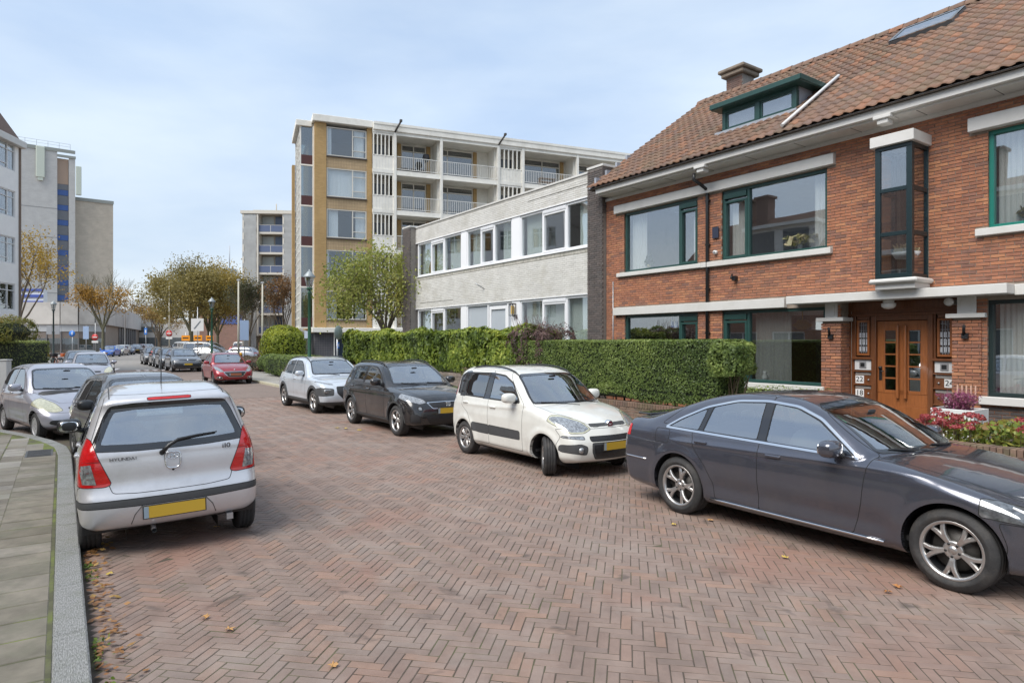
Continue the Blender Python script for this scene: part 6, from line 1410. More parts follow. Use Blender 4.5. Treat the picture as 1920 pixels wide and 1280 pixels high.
def build_car(sp, label, cat='car', group=None, name='parked_car'):
    wb, W = sp['wb'], sp['W']/2; h = sp.get('h', .03); pm = sp['paint']; r = sp['r']; ra = sp.get('ra', r+.055)
    low = chaikin(sp['low']); gh = chaikin(sp['gh']); xmin, xmax = min(low[:, 0].min(), gh[:, 0].min()), max(low[:, 0].max(), gh[:, 0].max()); ztop = gh[:, 1].max()
    GL = Grid2(low, xmin-.3, xmax+.3, -.1, ztop+.3); GG = Grid2(gh, xmin-.3, xmax+.3, -.1, ztop+.3)
    oz = np.array([o[0] for o in sp['off']]); ov = np.array([o[1] for o in sp['off']]); zz = np.linspace(0, 2, 401); oo = np.interp(zz, oz, ov)
    kk = np.ones(9)/9; oo = np.convolve(np.pad(oo, 4, 'edge'), kk, 'valid')
    cf, cr_, cw, cz = sp.get('cf', .20), sp.get('cr', .12), sp.get('cw', .26), sp.get('cz', .045); mid = wb/2; tf, tr_ = sp.get('tf', .10), sp.get('tr', .06); zb_ = sp.get('zbelt', .95)
    fl = sp.get('flare', .012); dent = sp.get('dent', .012)
    def F(x, y, z):
        s = sstep(x, mid-.8, mid+.8); up = sstep(z, zb_-.05, zb_+.1); y2 = y*y
        c = s*(cf*(1-up)+cw*up) - (1-s)*(cr_*(1-up)+sp.get('cru', cr_)*up)
        xb = x + c*y2; zc = z + cz*y2*sstep(z, .45, .85)
        S = smin(GL(xb, zc), GG(xb, zc), .035)
        wdt = W - np.interp(z, zz, oo) - tf*np.clip((x-(wb-.1))/(xmax-wb+.1), 0, 1)**2 - tr_*np.clip((.3-x)/(.3-xmin), 0, 1)**2
        for ax_ in (0, wb):
            rr_ = np.hypot(x-ax_, z-r); wdt = wdt + fl*np.exp(-((rr_-ra-.03)/.06)**2)*(z > .1)
        wdt = wdt - dent*np.exp(-((z-sp.get('dz', .45))/.09)**2)*sstep(x, .35, .6)*(1-sstep(x, wb-.6, wb-.35))
        wdt = wdt + sp.get('ca', .008)*np.exp(-((z-sp.get('cz0', .82)-.02*x)/sp.get('cwd', .03))**2)*(1-up)*sstep(x, -.3, .1)*(1-sstep(x, wb+.1, wb+.5))
        return smax(S, np.abs(y)-wdt, sp.get('k', .09))
    M = surface_nets(F, (xmin-.06, -W-.06, .05), (xmax+.06, W+.06, ztop+.06), h)
    car = empty(name); tag(car, label, cat, group)
    ribs = []
    V = M[0]
    # wheel arches
    for ax_ in (0, wb):
        V = M[0]; g = np.maximum(np.hypot(V[:, 0]-ax_, V[:, 2]-r)-ra, .42-np.abs(V[:, 1])); inn, M, sg = clip(M, g)
        # lip turned inwards
        if sg is not None:
            A0, B0, N = sg
            for sd_ in (1, -1):
              ok = (A0[:, 1]*sd_ > .5); A, B = A0[ok], B0[ok]; ins = np.sign(A[:, 1:2])*np.array([0, 1, 0])*.05
              Vl = np.stack([A, B, B-ins, A-ins], 1).reshape(-1, 3); me = np_mesh('arch_lip', Vl, np.arange(len(Vl)).reshape(-1, 4), sp.get('clad', pm)); link('arch_lip', me, car)
    def field(V, view, poly, xc=None, sgn=0):
        x, y, z = V[:, 0], V[:, 1], V[:, 2]
        if view == 'side': g = sdf(x, z, poly); g = np.maximum(g, .02-sgn*y) if sgn else g
        elif view in ('front', 'rear'):
            g = sdf(np.abs(y) if sgn != 2 else y, z, poly); g = np.maximum(g, (xc-x) if view == 'front' else (x-xc))
            if sgn in (1, -1): g = np.maximum(g, -sgn*y)
        elif view == 'top': g = sdf(x, np.abs(y), poly); g = np.maximum(g, xc-z)
        elif view == 'ring': ax_, r0 = poly; g = np.hypot(x-ax_, z-r)-r0; g = np.maximum(g, .45-sgn*y)
        return g
    for f in sp['feat']:
        nm, view, poly, m = f[:4]; o = f[4] if len(f) > 4 else {}
        if view != 'ring' and not o.get('raw'): poly = rcorn(poly, o.get('r', .03))
        sides = o.get('sides', (1, -1)); 
        for sg_ in sides:
            g = field(M[0], view, poly, o.get('xc'), sg_); inn, M, seg = clip(M, g)
            if o.get('seam', True): ribbon(ribs, seg, o.get('sw', .006))
            if o.get('frame'):
                g2 = field(inn[0], view, poly, o.get('xc'), sg_)+o['frame']; i2, ring_, _ = clip(inn, g2); mpart(nm, ring_, m, car, -.003); M = (i2[0], i2[1], np.concatenate([M[2], i2[2]])); continue
            if o.get('band'):
                bm, bw = o['band']; g2 = field(inn[0], view, poly, o.get('xc'), sg_)+bw; inn, bnd, _ = clip(inn, g2)
                mpart(o.get('bname', 'window_trim'), bnd, bm, car, o.get('binset', .0))
            ob = mpart(nm, inn, m, car, o.get('inset', .0))
            if ob and o.get('label'): ob['label'] = o['label']
            if ob and nm.startswith('door') or nm == 'front_door' or nm == 'rear_door':
                hx, hz = o.get('hxy', (None, None))
                if hx is not None and ob:
                    yy = surf_y(F, hx, hz, sg_); q = MB(); q.box(hx-.085, hx+.085, yy-.012, yy+.022, hz-.010, hz+.022, 0, .010) if sg_ > 0 else q.box(hx-.085, hx+.085, yy-.022, yy+.012, hz-.010, hz+.022, 0, .010)
                    q.build('handle', o.get('hm', pm), ob)
    mpart('body', M, pm, car)
    if ribs: RV = np.concatenate(ribs); link('panel_gap', np_mesh('panel_gap', RV, np.arange(len(RV)).reshape(-1, 4), M_rub), car)
    # wells, floor, cabin
    q = MB()
    for ax_ in (0, wb):
        for s_ in (1, -1):
            n = 14; V = []; Fq = []
            for i in range(n+1):
                a = math.pi*1.15*i/n-.075*math.pi; V += [(ax_+math.cos(a)*(ra+.004), s_*(W-.05), r+math.sin(a)*(ra+.004)), (ax_+math.cos(a)*(ra+.004), s_*.40, r+math.sin(a)*(ra+.004))]
            for i in range(n): Fq.append((2*i, 2*i+1, 2*i+3, 2*i+2))
            q.add(V, Fq); q.add([(ax_-ra, s_*.40, r-.2), (ax_+ra, s_*.40, r-.2), (ax_+ra, s_*.40, r+ra), (ax_-ra, s_*.40, r+ra)], [(0, 1, 2, 3)])
    q.box(.4, wb-.45, -W+.14, W-.14, .19, .3); q.box(-.35, wb+.4, -.40, .40, .22, .34)
    q.tube([(-.25, 0, r), (0, -.0, r), (0, W-.1, r)], .03, 6) ; q.tube([(0, -W+.1, r), (0, W-.1, r)], .035, 6); q.tube([(wb, -W+.1, r), (wb, W-.1, r)], .03, 6)
    q.build('underbody', M_black, car)
    zf = sp.get('zf', .34)
    if sp.get('cabin', True):
        q = MB(); zs = zb_
        fx = sp.get('fx', wb*.52)
        for s_ in (1, -1):
            sphere(q, (fx-.12, s_*.36, .72), (.16, .25, .38), 3.2); sphere(q, (fx+.15, s_*.36, .48), (.30, .25, .12), 3.2)
            sphere(q, (fx-.20, s_*.36, zs+.20), (.055, .13, .09), 3); q.tube([(fx-.19, s_*.36-.05, zs+.0), (fx-.20, s_*.36-.05, zs+.16)], .008, 5); q.tube([(fx-.19, s_*.36+.05, zs+.0), (fx-.20, s_*.36+.05, zs+.16)], .008, 5)
        sphere(q, (.12, 0, .68), (.14, W-.26, .34), 4); sphere(q, (.4, 0, .48), (.3, W-.26, .12), 4)
        for y_ in (-.36, 0, .36): sphere(q, (.05, y_, zs+.10), (.05, .12, .07), 3)
        q.build('seats', sp.get('seatm', M_seat), car)
        q = MB(); dx = sp.get('cowl', wb*.80); sphere(q, (dx, 0, zs-.14), (.30, W-.16, .13), 4)
        th = [(dx-.32+.04*math.sin(a)*0, .36+.17*math.cos(a), zs-.05+.17*math.sin(a)) for a in np.linspace(0, 2*math.pi, 22)]; q.tube(th, .015, 6, cap=False); q.tube([(dx-.32, .36, zs-.05), (dx-.1, .36, zs-.12)], .03, 6)
        q.box(dx-.9, dx-.2, -W+.1, W-.1, .30, .36); q.box(-.2, dx, -W+.12, -W+.16, .3, zs-.05); q.box(-.2, dx, W-.16, W-.12, .3, zs-.05)
        q.box(-.1, wb-.3, -W+.12, W-.12, .30, .34); 
        mxx = sp.get('mirx', dx-.35); sphere(q, (mxx, 0, ztop-.15), (.012, .07, .018), 3)
        q.build('dashboard', M_plastic, car)
    # wheels
    if 'steer' not in sp: sp['steer'] = 0
    bm, tm, dm = make_wheel(sp); ty = W-sp.get('tw', .2)/2-.02
    for ax_ in (0, wb):
        for s_ in (1, -1):
            o_ = link('wheel', bm, car, (ax_, s_*(ty), r-.004), (0 if s_ > 0 else math.pi)+(math.radians(sp['steer']) if ax_ else 0)); link('tyre', tm, o_); k_ = link('rim', dm, o_)
            k_.rotation_euler = (0, random.random()*6, 0)
    # plates
    for (end, key) in (('front', 'pf'), ('rear', 'pr')):
        if key in sp:
            z_ = sp[key]; d_ = 1 if end == 'front' else -1; x_ = max(surf_x(F, .2, z_+dz, d_)*d_ for dz in (-.05, 0, .05))*d_
            q = MB(); q.box(x_+d_*.002, x_+d_*.014, -.26, .26, z_-.055, z_+.055, 0); sy = -1 if d_ > 0 else 1
            q.box(x_+d_*.014, x_+d_*.0155, *sorted((sy*.26, sy*.22)), z_-.054, z_+.054, 1); q.box(x_+d_*.001, x_+d_*.012, -.27, .27, z_-.063, z_+.063, 2); q.build('number_plate', [sp.get('platem', M_plate), M_plateb, M_plastic], car)
    # door mirrors
    mx_, mz_ = sp['mir']; 
    for s_ in (1, -1):
        y_ = surf_y(F, mx_, mz_-.06, s_); q = MB(); sphere(q, (mx_, y_+s_*.13, mz_), (.085, .12, .08), 2.8, 0, 18, 12); q.tube([(mx_+.03, y_-s_*.03, mz_-.07), (mx_+.02, y_+s_*.08, mz_-.05)], [.035, .022], 8, 1)
        mo = q.build('door_mirror', [sp.get('mirm', pm), M_plastic], car); q = MB(); sphere(q, (mx_-.066, y_+s_*.135, mz_), (.012, .095, .058), 3.2); q.build('mirror_glass', mat('mirror_glass', (.6, .62, .64), .03, metal=1), mo)
    # wipers
    if 'wip' in sp:
        for (y0, y1) in sp['wip']:
            zc = sp['wipz']; q = MB(); pts = []
            for k in range(8):
                yy = y0+(y1-y0)*k/7; z_ = zc+.05*(k/7); pts.append((surf_x(F, yy, z_, 1)+.018, yy, z_))
            q.tube(pts, .007, 5); q.build('wiper', M_black, car)
    if sp.get('rails'):
        x0, x1 = sp['rails']
        for s_ in (1, -1):
            pts = []
            for k in range(12):
                f = k/11; x_ = x0+(x1-x0)*f; y_ = s_*sp.get('raily', W-.31); pts.append((x_, y_, surf_z(F, x_, y_)+(.035*math.sin(math.pi*f)**.4 if 0 < f < 1 else -.005)))
            q = MB(); q.tube(pts, .014, 7); q.build('roof_rail', M_black if not sp.get('railm') else sp['railm'], car)
    car['_F'] = 0; del car['_F']
    return car, F
def bis(f, a, b):
    """first crossing from outside a (f>0) towards b"""
    t = np.linspace(a, b, 240); v = f(t); k = np.argmax(v < 0)
    if not (v < 0).any(): return b
    if k == 0: return a
    return t[k-1]+(t[k]-t[k-1])*v[k-1]/(v[k-1]-v[k])
def surf_x(F, y, z, d): return float(bis(lambda t: F(t, np.full_like(t, y), np.full_like(t, z)), 4.5*d if d > 0 else -2.0, 1.2))
def surf_y(F, x, z, s): return float(bis(lambda t: F(np.full_like(t, x), t, np.full_like(t, z)), 1.3*s, 0))
def surf_z(F, x, y): return float(bis(lambda t: F(np.full_like(t, x), np.full_like(t, y), t), 2.0, .6))
def place(car, s=None, n=None, ang=None, p=None):
    car.location = (p[0], p[1], 0); car.rotation_euler = (0, 0, ang)
def place_axles(car, wb, rear, front):
    """rear, front: world xy of the near-side wheel contacts' axle centres"""
    a = math.atan2(front[1]-rear[1], front[0]-rear[0]); car.location = (rear[0], rear[1], 0); car.rotation_euler = (0, 0, a)
FRT = Matrix(((0, 0, 1), (1, 0, 0), (0, 1, 0))).to_euler(); REAR = Matrix(((0, 0, -1), (-1, 0, 0), (0, 1, 0))).to_euler()
# ------------------------------------------------------------------ the cars
P_navy = paint('blue_grey_metallic', (.095, .102, .130), .65, .22); P_cream = paint('cream_white', (.66, .66, .62), .0, .35); P_blk = paint('black_car_paint', (.012, .012, .014), .2, .25)
P_ice = paint('ice_white_blue', (.55, .60, .66), .25, .3); P_silver = paint('silver_metallic', (.62, .62, .64), .45, .32); P_silb = paint('lavender_silver', (.42, .42, .47), .5, .3)
P_red = paint('ruby_red', (.30, .012, .022), .35, .28); P_dgrey = paint('dark_grey_metallic', (.10, .10, .105), .5, .3); P_mgrey = paint('mid_grey_metallic', (.13, .135, .145), .5, .3)
# dark blue-grey saloon, nearest on the right
sedan = dict(wb=2.84, W=1.81, r=.328, rr=.235, tw=.225, ra=.375, spk=(5, 'y'), paint=P_navy, h=.024, cz=.04, zbelt=.97, fx=1.45, cowl=2.12, k=.085, tf=.13, cf=.22, cr=.16, cru=.10, cw=.20, dz=.42, dent=.022, ca=.012, cwd=.026, cz0=.84,
  low=[(-.93, .20), (-1.02, .30), (-1.05, .50), (-1.045, .70), (-1.02, .88), (-.97, 1.01), (-.90, 1.055), (-.6, 1.06), (0, 1.02), (.9, .97), (1.9, .95), (2.25, .985), (2.6, .955), (3.0, .885), (3.32, .79), (3.52, .68), (3.60, .55), (3.62, .38), (3.55, .22), (2.8, .185), (0, .185)],
  gh=[(-.80, 1.0), (-.52, 1.10), (-.15, 1.24), (.25, 1.375), (.62, 1.435), (1.0, 1.45), (1.35, 1.425), (1.68, 1.33), (2.05, 1.15), (2.42, .93), (1.5, .80), (-.5, .80)],
  off=[(0, .10), (.2, .075), (.28, .035), (.45, .008), (.68, 0), (.80, .006), (.88, .022), (.96, .05), (1.05, .105), (1.2, .185), (1.33, .265), (1.42, .34), (1.5, .42)],
  mir=(1.90, 1.02), pf=.45, pr=.62, wip=[(.7, .1), (.05, -.55)], wipz=.97,
  feat=[('chrome_trim', 'side', [(-.26, .972), (-.05, 1.105), (.28, 1.262), (.65, 1.357), (1.02, 1.380), (1.38, 1.352), (1.66, 1.255), (2.14, .935)], M_chrome, dict(frame=.022, r=.06)),
        ('side_window', 'side', [(-.19, .993), (-.02, 1.095), (.22, 1.213), (.30, 1.24), (.26, .990)], G_car, dict(band=(M_frit, .008), inset=.004, r=.02)),
        ('side_window', 'side', [(.32, .988), (.365, 1.262), (.64, 1.335), (1.00, 1.358), (1.03, .978)], G_car, dict(band=(M_frit, .008), inset=.004, r=.02)),
        ('side_window', 'side', [(1.13, .973), (1.10, 1.357), (1.37, 1.328), (1.63, 1.235), (2.06, .958)], G_car, dict(band=(M_frit, .008), inset=.004, r=.02)),
        ('pillar_cover', 'side', [(-.24, .988), (-.05, 1.09), (.28, 1.245), (.65, 1.34), (1.02, 1.363), (1.38, 1.335), (1.66, 1.238), (2.10, .952)], M_frit, dict(seam=False)),
        ('windscreen', 'front', [(-.2, .985), (.66, .985), (.70, 1.01), (.57, 1.34), (.45, 1.375), (-.2, 1.39)], G_car, dict(xc=1.3, sides=(0,), band=(M_frit, .035), inset=.003, bname='windscreen_edge')),
        ('rear_window', 'rear', [(-.2, 1.13), (.60, 1.13), (.50, 1.335), (-.2, 1.365)], G_dark, dict(xc=.5, sides=(0,), band=(M_frit, .03), inset=.003)),
        ('tail_light', 'rear', [(.46, .83), (.50, .955), (.95, .965), (.95, .835), (.75, .80)], M_red, dict(xc=-.80)),
        ('headlight', 'front', [(.42, .60), (.62, .56), (.95, .66), (.95, .80), (.80, .775), (.5, .66)], mat('headlight_glass', (.16, .17, .18), .08, metal=.5, coat=1, noise=.9, nscale=14), dict(xc=3.04, r=.015)),
        ('grille', 'front', [(-.2, .34), (.40, .34), (.46, .45), (.40, .62), (-.2, .66)], M_grille, dict(xc=3.2, sides=(0,), band=(M_chrome, .02))),
        ('lower_intake', 'front', [(-.2, .22), (.75, .22), (.72, .32), (-.2, .31)], M_plastic, dict(xc=3.2, sides=(0,))),
        ('bonnet', 'top', [(2.18, -.9), (2.18, .70), (2.6, .72), (3.2, .66), (3.48, .45), (3.5, -.9)], P_navy, dict(xc=.6, sides=(0,), it=1)),
        ('boot_lid', 'top', [(-1.3, -.9), (-1.3, .55), (-.55, .60), (-.55, -.9)], P_navy, dict(xc=.99, sides=(0,), it=1)),
        ('rear_door', 'side', [(.20, .93), (.24, .80), (.40, .62), (.50, .45), (.52, .27), (1.07, .27), (1.07, 1.42), (.2, 1.42), (-.3, 1.02), (.18, 1.0)], P_navy, dict(it=1, hxy=(.34, .865), hm=P_navy)),
        ('front_door', 'side', [(1.07, .27), (1.07, 1.42), (1.45, 1.42), (2.2, .98), (2.16, .8), (2.13, .55), (2.05, .27)], P_navy, dict(it=1, hxy=(1.25, .84), hm=P_navy)),
        ('fuel_flap', 'side', [(-.36, .80), (-.36, .96), (-.14, .96), (-.14, .80)], P_navy, dict(sides=(-1,))),
        ('front_bumper', 'side', [(3.14, .0), (3.22, .45), (3.16, .62), (3.9, .62), (3.9, 0)], P_navy, dict(it=1, sides=(0,)))])
car1, F1 = build_car(sedan, 'dark blue grey metallic saloon with chrome window trim, nearest car on the right')
car1.location = (0, 0, 0)
def near_side(rear, front, wb, off, side=-1):
    """rear/front: ground contacts of the tyres facing us; off: how far the centre line lies behind them"""
    d = np.array([front[0]-rear[0], front[1]-rear[1]]); d /= np.linalg.norm(d); left = np.array([-d[1], d[0]]); c = np.array(rear)+left*off*(1 if side < 0 else -1)
    mid = (np.array(rear)+np.array(front))/2+left*off*(1 if side < 0 else -1); o = mid-d*wb/2
    return (float(o[0]), float(o[1])), math.atan2(d[1], d[0])
def put(car, wb, W, r_px, f_px, side=-1, tw=.2):
    p, a = near_side(gpt(*r_px), gpt(*f_px), wb, W/2-.02-tw*.35, side); place(car, p=p, ang=a); return p, a
put(car1, 2.84, 1.81, (1278, 960), (1790, 1105))
q = MB()
for s_ in (1, -1):
    pts = [(x_, surf_y(F1, x_, .262, s_)+s_*.012, .262) for x_ in np.linspace(.46, 2.32, 12)]; q.tube(pts, .011, 6); pts = [(x_, surf_y(F1, x_, .56, s_)+s_*.004, .56) for x_ in np.linspace(-.93, -.50, 6)]; q.tube(pts, .009, 6)
q.build('sill_chrome_strip', M_chrome, car1)
q = MB(); q.box(-1.03, -.80, -.5, .5, 1.045, 1.068, 0, .01); q.build('boot_spoiler', P_blk, car1)
q = MB()
for s_ in (1, -1):
    for k in range(2):
        pts = [(surf_x(F1, s_*yy, zz_, 1)+.004, s_*yy, zz_) for yy, zz_ in ((.50+k*.05, .645+k*.02), (.64+k*.05, .62+k*.01), (.74+k*.03, .68), (.80, .74))]; q.tube(pts, .009, 6)
q.build('daylight_strip', mat('lamp_strip_white', (.8, .8, .82), .2), car1)
q = MB(); q.lathe([(0, -.02), (.055, -.01), (.055, .01), (0, .01)], (surf_x(F1, 0, .52, 1), 0, .52), 'x', 20); q.build('round_badge', M_chrome, car1)
# interior stickers: green and white card behind the windscreen, near side
q = MB(); q.add([(surf_x(F1, -.56, 1.22, 1)-.03, -.60, 1.20), (surf_x(F1, -.56, 1.22, 1)-.03, -.52, 1.22), (surf_x(F1, -.5, 1.28, 1)-.03, -.50, 1.27), (surf_x(F1, -.56, 1.26, 1)-.03, -.565, 1.26)], [(0, 1, 2, 3)]); q.build('parking_card', mat('green_card', (.05, .45, .25), .5), car1)
# cream white small car
panda = dict(wb=2.30, W=1.64, r=.292, rr=.19, tw=.185, ra=.335, spk=(7, 'v'), paint=P_cream, h=.024, zbelt=1.0, fx=1.05, cowl=1.85, k=.12, tf=.13, cf=.30, cr=.14, cru=.12, cw=.30, cz=.05, dz=.5, dent=.004, cz0=.9, flare=.022, steer=-33, rails=(-.05, 1.35), raily=.55,
  low=[(-.50, .23), (-.58, .33), (-.61, .52), (-.60, .80), (-.56, 1.03), (-.3, 1.06), (.6, 1.04), (1.6, 1.00), (1.95, 1.03), (2.3, .985), (2.62, .90), (2.84, .79), (2.95, .66), (3.03, .52), (3.04, .36), (2.97, .22), (2.3, .19), (0, .19)],
  gh=[(-.56, 1.0), (-.53, 1.2), (-.46, 1.43), (-.33, 1.535), (0, 1.565), (.5, 1.575), (.95, 1.555), (1.28, 1.49), (1.52, 1.39), (1.85, 1.16), (2.14, .95), (1.2, .8), (-.4, .8)],
  off=[(0, .08), (.2, .06), (.3, .02), (.5, .0), (.75, 0), (.9, .015), (1.0, .035), (1.1, .07), (1.3, .12), (1.45, .17), (1.55, .24), (1.65, .33)],
  mir=(1.52, 1.10), mirm=P_cream, pf=.47, pr=.70, wip=[(.62, .05), (0, -.55)], wipz=1.0,
  feat=[('tail_light', 'side', [(-.8, 1.02), (-.8, 1.50), (-.40, 1.49), (-.36, 1.30), (-.38, 1.02)], M_red, dict(it=1, band=None)),
        ('side_window', 'side', [(-.34, 1.06), (-.33, 1.38), (-.20, 1.44), (-.15, 1.42), (-.20, 1.06)], G_dark, dict(band=(M_frit, .03), inset=.004)),
        ('pillar_cover', 'side', [(-.24, 1.02), (-.20, 1.46), (.02, 1.475), (-.02, 1.02)], M_frit, dict(it=1, seam=False)),
        ('side_window', 'side', [(-.08, 1.035), (-.03, 1.45), (.64, 1.465), (.60, 1.03)], G_dark, dict(band=(M_plastic, .022), inset=.005)),
        ('pillar_cover', 'side', [(.55, 1.02), (.58, 1.47), (.78, 1.47), (.76, 1.02)], M_frit, dict(it=1, seam=False)),
        ('side_window', 'side', [(.70, 1.025), (.73, 1.465), (1.08, 1.44), (1.36, 1.33), (1.66, 1.02)], G_car, dict(band=(M_plastic, .022), inset=.005)),
        ('windscreen', 'front', [(-.2, 1.02), (.68, 1.02), (.66, 1.15), (.58, 1.42), (.5, 1.46), (-.2, 1.48)], G_car, dict(xc=1.1, sides=(0,), band=(M_frit, .03), inset=.003, bname='windscreen_edge')),
        ('rear_window', 'rear', [(-.2, 1.08), (.5, 1.08), (.5, 1.42), (-.2, 1.44)], G_dark, dict(xc=.3, sides=(0,), band=(M_frit, .03), inset=.003)),
        ('headlight', 'front', [(.36, .715), (.50, .66), (.70, .66), (.80, .78), (.80, .90), (.62, .90), (.44, .83)], M_clear, dict(xc=2.36, band=(M_yell, .02), bname='lamp_rim')),
        ('indicator', 'front', [(.52, .575), (.52, .625), (.78, .63), (.78, .60)], M_clear, dict(xc=2.5)),
        ('fog_lamp_housing', 'front', [(.52, .36), (.50, .48), (.60, .52), (.80, .50), (.80, .40)], M_gplastic, dict(xc=2.5)),
        ('grille', 'front', [(-.2, .545), (.44, .545), (.45, .62), (-.2, .62)], M_grille, dict(xc=2.7, sides=(0,))),
        ('lower_grille', 'front', [(-.2, .29), (.38, .29), (.44, .40), (.43, .53), (-.2, .53)], M_grille, dict(xc=2.7, sides=(0,), band=(M_gplastic, .03))),
        ('badge_strip', 'front', [(-.2, .745), (.36, .745), (.36, .785), (-.2, .785)], M_gplastic, dict(xc=2.5, sides=(0,))),
        ('bonnet', 'top', [(1.85, -.9), (1.85, .68), (2.3, .66), (2.7, .45), (2.86, .3), (2.9, -.9)], P_cream, dict(xc=.7, sides=(0,), it=1)),
        ('side_moulding', 'side', [(.28, .46), (.28, .60), (.80, .60), (.80, .44), (.5, .44)], M_gplastic, dict(it=1)),
        ('side_moulding', 'side', [(.80, .44), (.80, .60), (1.70, .59), (1.70, .45)], M_gplastic, dict(it=1)),
        ('rear_door', 'side', [(-.12, 1.0), (-.10, .86), (.12, .75), (.28, .55), (.32, .28), (.80, .28), (.72, 1.5), (-.08, 1.5)], P_cream, dict(it=1, hxy=(.04, .92))),
        ('front_door', 'side', [(.80, .28), (.72, 1.5), (1.15, 1.5), (1.76, 1.0), (1.76, .28)], P_cream, dict(it=1, hxy=(.92, .90))),
        ('front_bumper', 'side', [(2.35, .0), (2.66, .62), (2.55, .72), (3.5, .72), (3.5, 0)], P_cream, dict(it=1, sides=(0,)))])
car2, F2 = build_car(panda, 'cream white small car with black roof rails and front wheels turned')
put(car2, 2.30, 1.64, (878, 849), (1026, 889))
q = MB(); x_ = surf_x(F2, 0, .765, 1); q.lathe([(.044, .034), (.050, .036), (.060, .024), (.062, -.03)], (x_, 0, .765), 'x', 24, 0); q.lathe([(0, .034), (.045, .033)], (x_, 0, .765), 'x', 24, 1); bo_ = q.build('round_badge', [M_chrome, mat('maroon_enamel', (.15, .01, .03), .2)], car2)
text('badge_letters', 'FIAT', .028, M_white2, bo_, (x_+.035, 0, .765), FRT)
q = MB()
for s_ in (1, -1): q.lathe([(0, .02), (.04, .015), (.045, -.01)], (surf_x(F2, s_*.60, .43, 1)+.0, s_*.60, .43), 'x', 16)
q.build('fog_lamp', M_clear, car2)
# black crossover
arona = dict(wb=2.566, W=1.78, r=.325, rr=.225, tw=.205, ra=.375, spk=(5, 'v'), paint=P_blk, h=.028, zbelt=1.0, fx=1.2, cowl=2.05, k=.10, tf=.12, cf=.24, cr=.14, cw=.24, clad=M_plastic, cz0=.86, flare=.016, rails=(-.15, 1.45), raily=.56,
  low=[(-.6, .25), (-.70, .38), (-.74, .60), (-.72, .85), (-.66, 1.02), (0, 1.05), (1.2, 1.01), (1.9, 1.0), (2.2, 1.035), (2.6, .99), (2.95, .92), (3.18, .83), (3.30, .70), (3.36, .52), (3.36, .36), (3.27, .23), (2.5, .22), (0, .22)],
  gh=[(-.66, 1.0), (-.60, 1.15), (-.47, 1.37), (-.30, 1.49), (.1, 1.53), (.8, 1.54), (1.25, 1.50), (1.55, 1.40), (1.95, 1.19), (2.34, .95), (1.2, .8), (-.5, .8)],
  off=[(0, .1), (.22, .07), (.3, .025), (.5, .0), (.8, .0), (.92, .02), (1.0, .05), (1.1, .095), (1.3, .165), (1.45, .235), (1.55, .33)],
  mir=(1.70, 1.10), pf=.56, pr=.75, wip=[(.65, .1), (.05, -.5)], wipz=1.03,
  feat=[('side_window', 'side', [(-.42, 1.06), (-.22, 1.34), (-.05, 1.38), (-.1, 1.05)], G_dark, dict(band=(M_frit, .02), inset=.004)),
        ('side_window', 'side', [(-.05, 1.045), (.02, 1.39), (.66, 1.44), (.66, 1.03)], G_dark, dict(band=(M_frit, .025), inset=.004)),
        ('side_window', 'side', [(.72, 1.025), (.72, 1.44), (1.15, 1.42), (1.45, 1.31), (1.84, 1.02)], G_car, dict(band=(M_frit, .025), inset=.004)),
        ('windscreen', 'front', [(-.2, 1.05), (.68, 1.05), (.66, 1.15), (.56, 1.41), (.46, 1.45), (-.2, 1.47)], G_car, dict(xc=1.2, sides=(0,), band=(M_frit, .03), inset=.003, bname='windscreen_edge')),
        ('rear_window', 'rear', [(-.2, 1.08), (.55, 1.08), (.5, 1.38), (-.2, 1.4)], G_dark, dict(xc=.3, sides=(0,))),
        ('tail_light', 'side', [(-.9, .88), (-.9, 1.03), (-.42, 1.03), (-.50, .88)], M_red, dict(it=1)),
        ('headlight', 'front', [(.46, .73), (.60, .70), (.86, .77), (.90, .90), (.80, .90), (.52, .80)], M_clear, dict(xc=2.72)),
        ('fog_lamp', 'front', [(.56, .59), (.62, .56), (.68, .60), (.66, .66), (.59, .66)], M_clear, dict(xc=2.9, band=(M_plastic, .015))),
        ('grille', 'front', [(-.2, .60), (.36, .60), (.48, .74), (-.2, .76)], M_grille, dict(xc=2.9, sides=(0,), band=(M_chrome, .014))),
        ('lower_grille', 'front', [(-.2, .30), (.42, .30), (.52, .46), (-.2, .48)], M_grille, dict(xc=2.9, sides=(0,))),
        ('side_intake', 'front', [(.60, .32), (.66, .48), (.80, .52), (.80, .34)], M_plastic, dict(xc=2.9)),
        ('bonnet', 'top', [(2.1, -.9), (2.1, .74), (2.6, .70), (3.05, .52), (3.14, -.9)], P_blk, dict(xc=.76, sides=(0,), it=1)),
        ('wheel_arch_trim', 'ring', (0, .415), M_gplastic, {}), ('wheel_arch_trim', 'ring', (2.566, .415), M_gplastic, {}),
        ('sill_trim', 'side', [(.2, .1), (.2, .335), (2.3, .335), (2.3, .1)], M_gplastic, dict(raw=True)),
        ('rear_door', 'side', [(-.1, 1.0), (-.05, .9), (.25, .75), (.40, .5), (.42, .335), (.98, .335), (.98, .9), (.69, 1.05), (.69, 1.5), (-.05, 1.44)], P_blk, dict(it=1, hxy=(.08, .93))),
        ('front_door', 'side', [(.98, .335), (.98, .9), (.69, 1.05), (.69, 1.5), (1.3, 1.48), (2.0, .98), (1.98, .335)], P_blk, dict(it=1, hxy=(1.08, .91)))])
arona['feat'][12+0] = arona['feat'][12]
car3, F3 = build_car(arona, 'black crossover with honeycomb grille between the white crossover and the cream car')
put(car3, 2.566, 1.78, (663, 793), (746, 816))
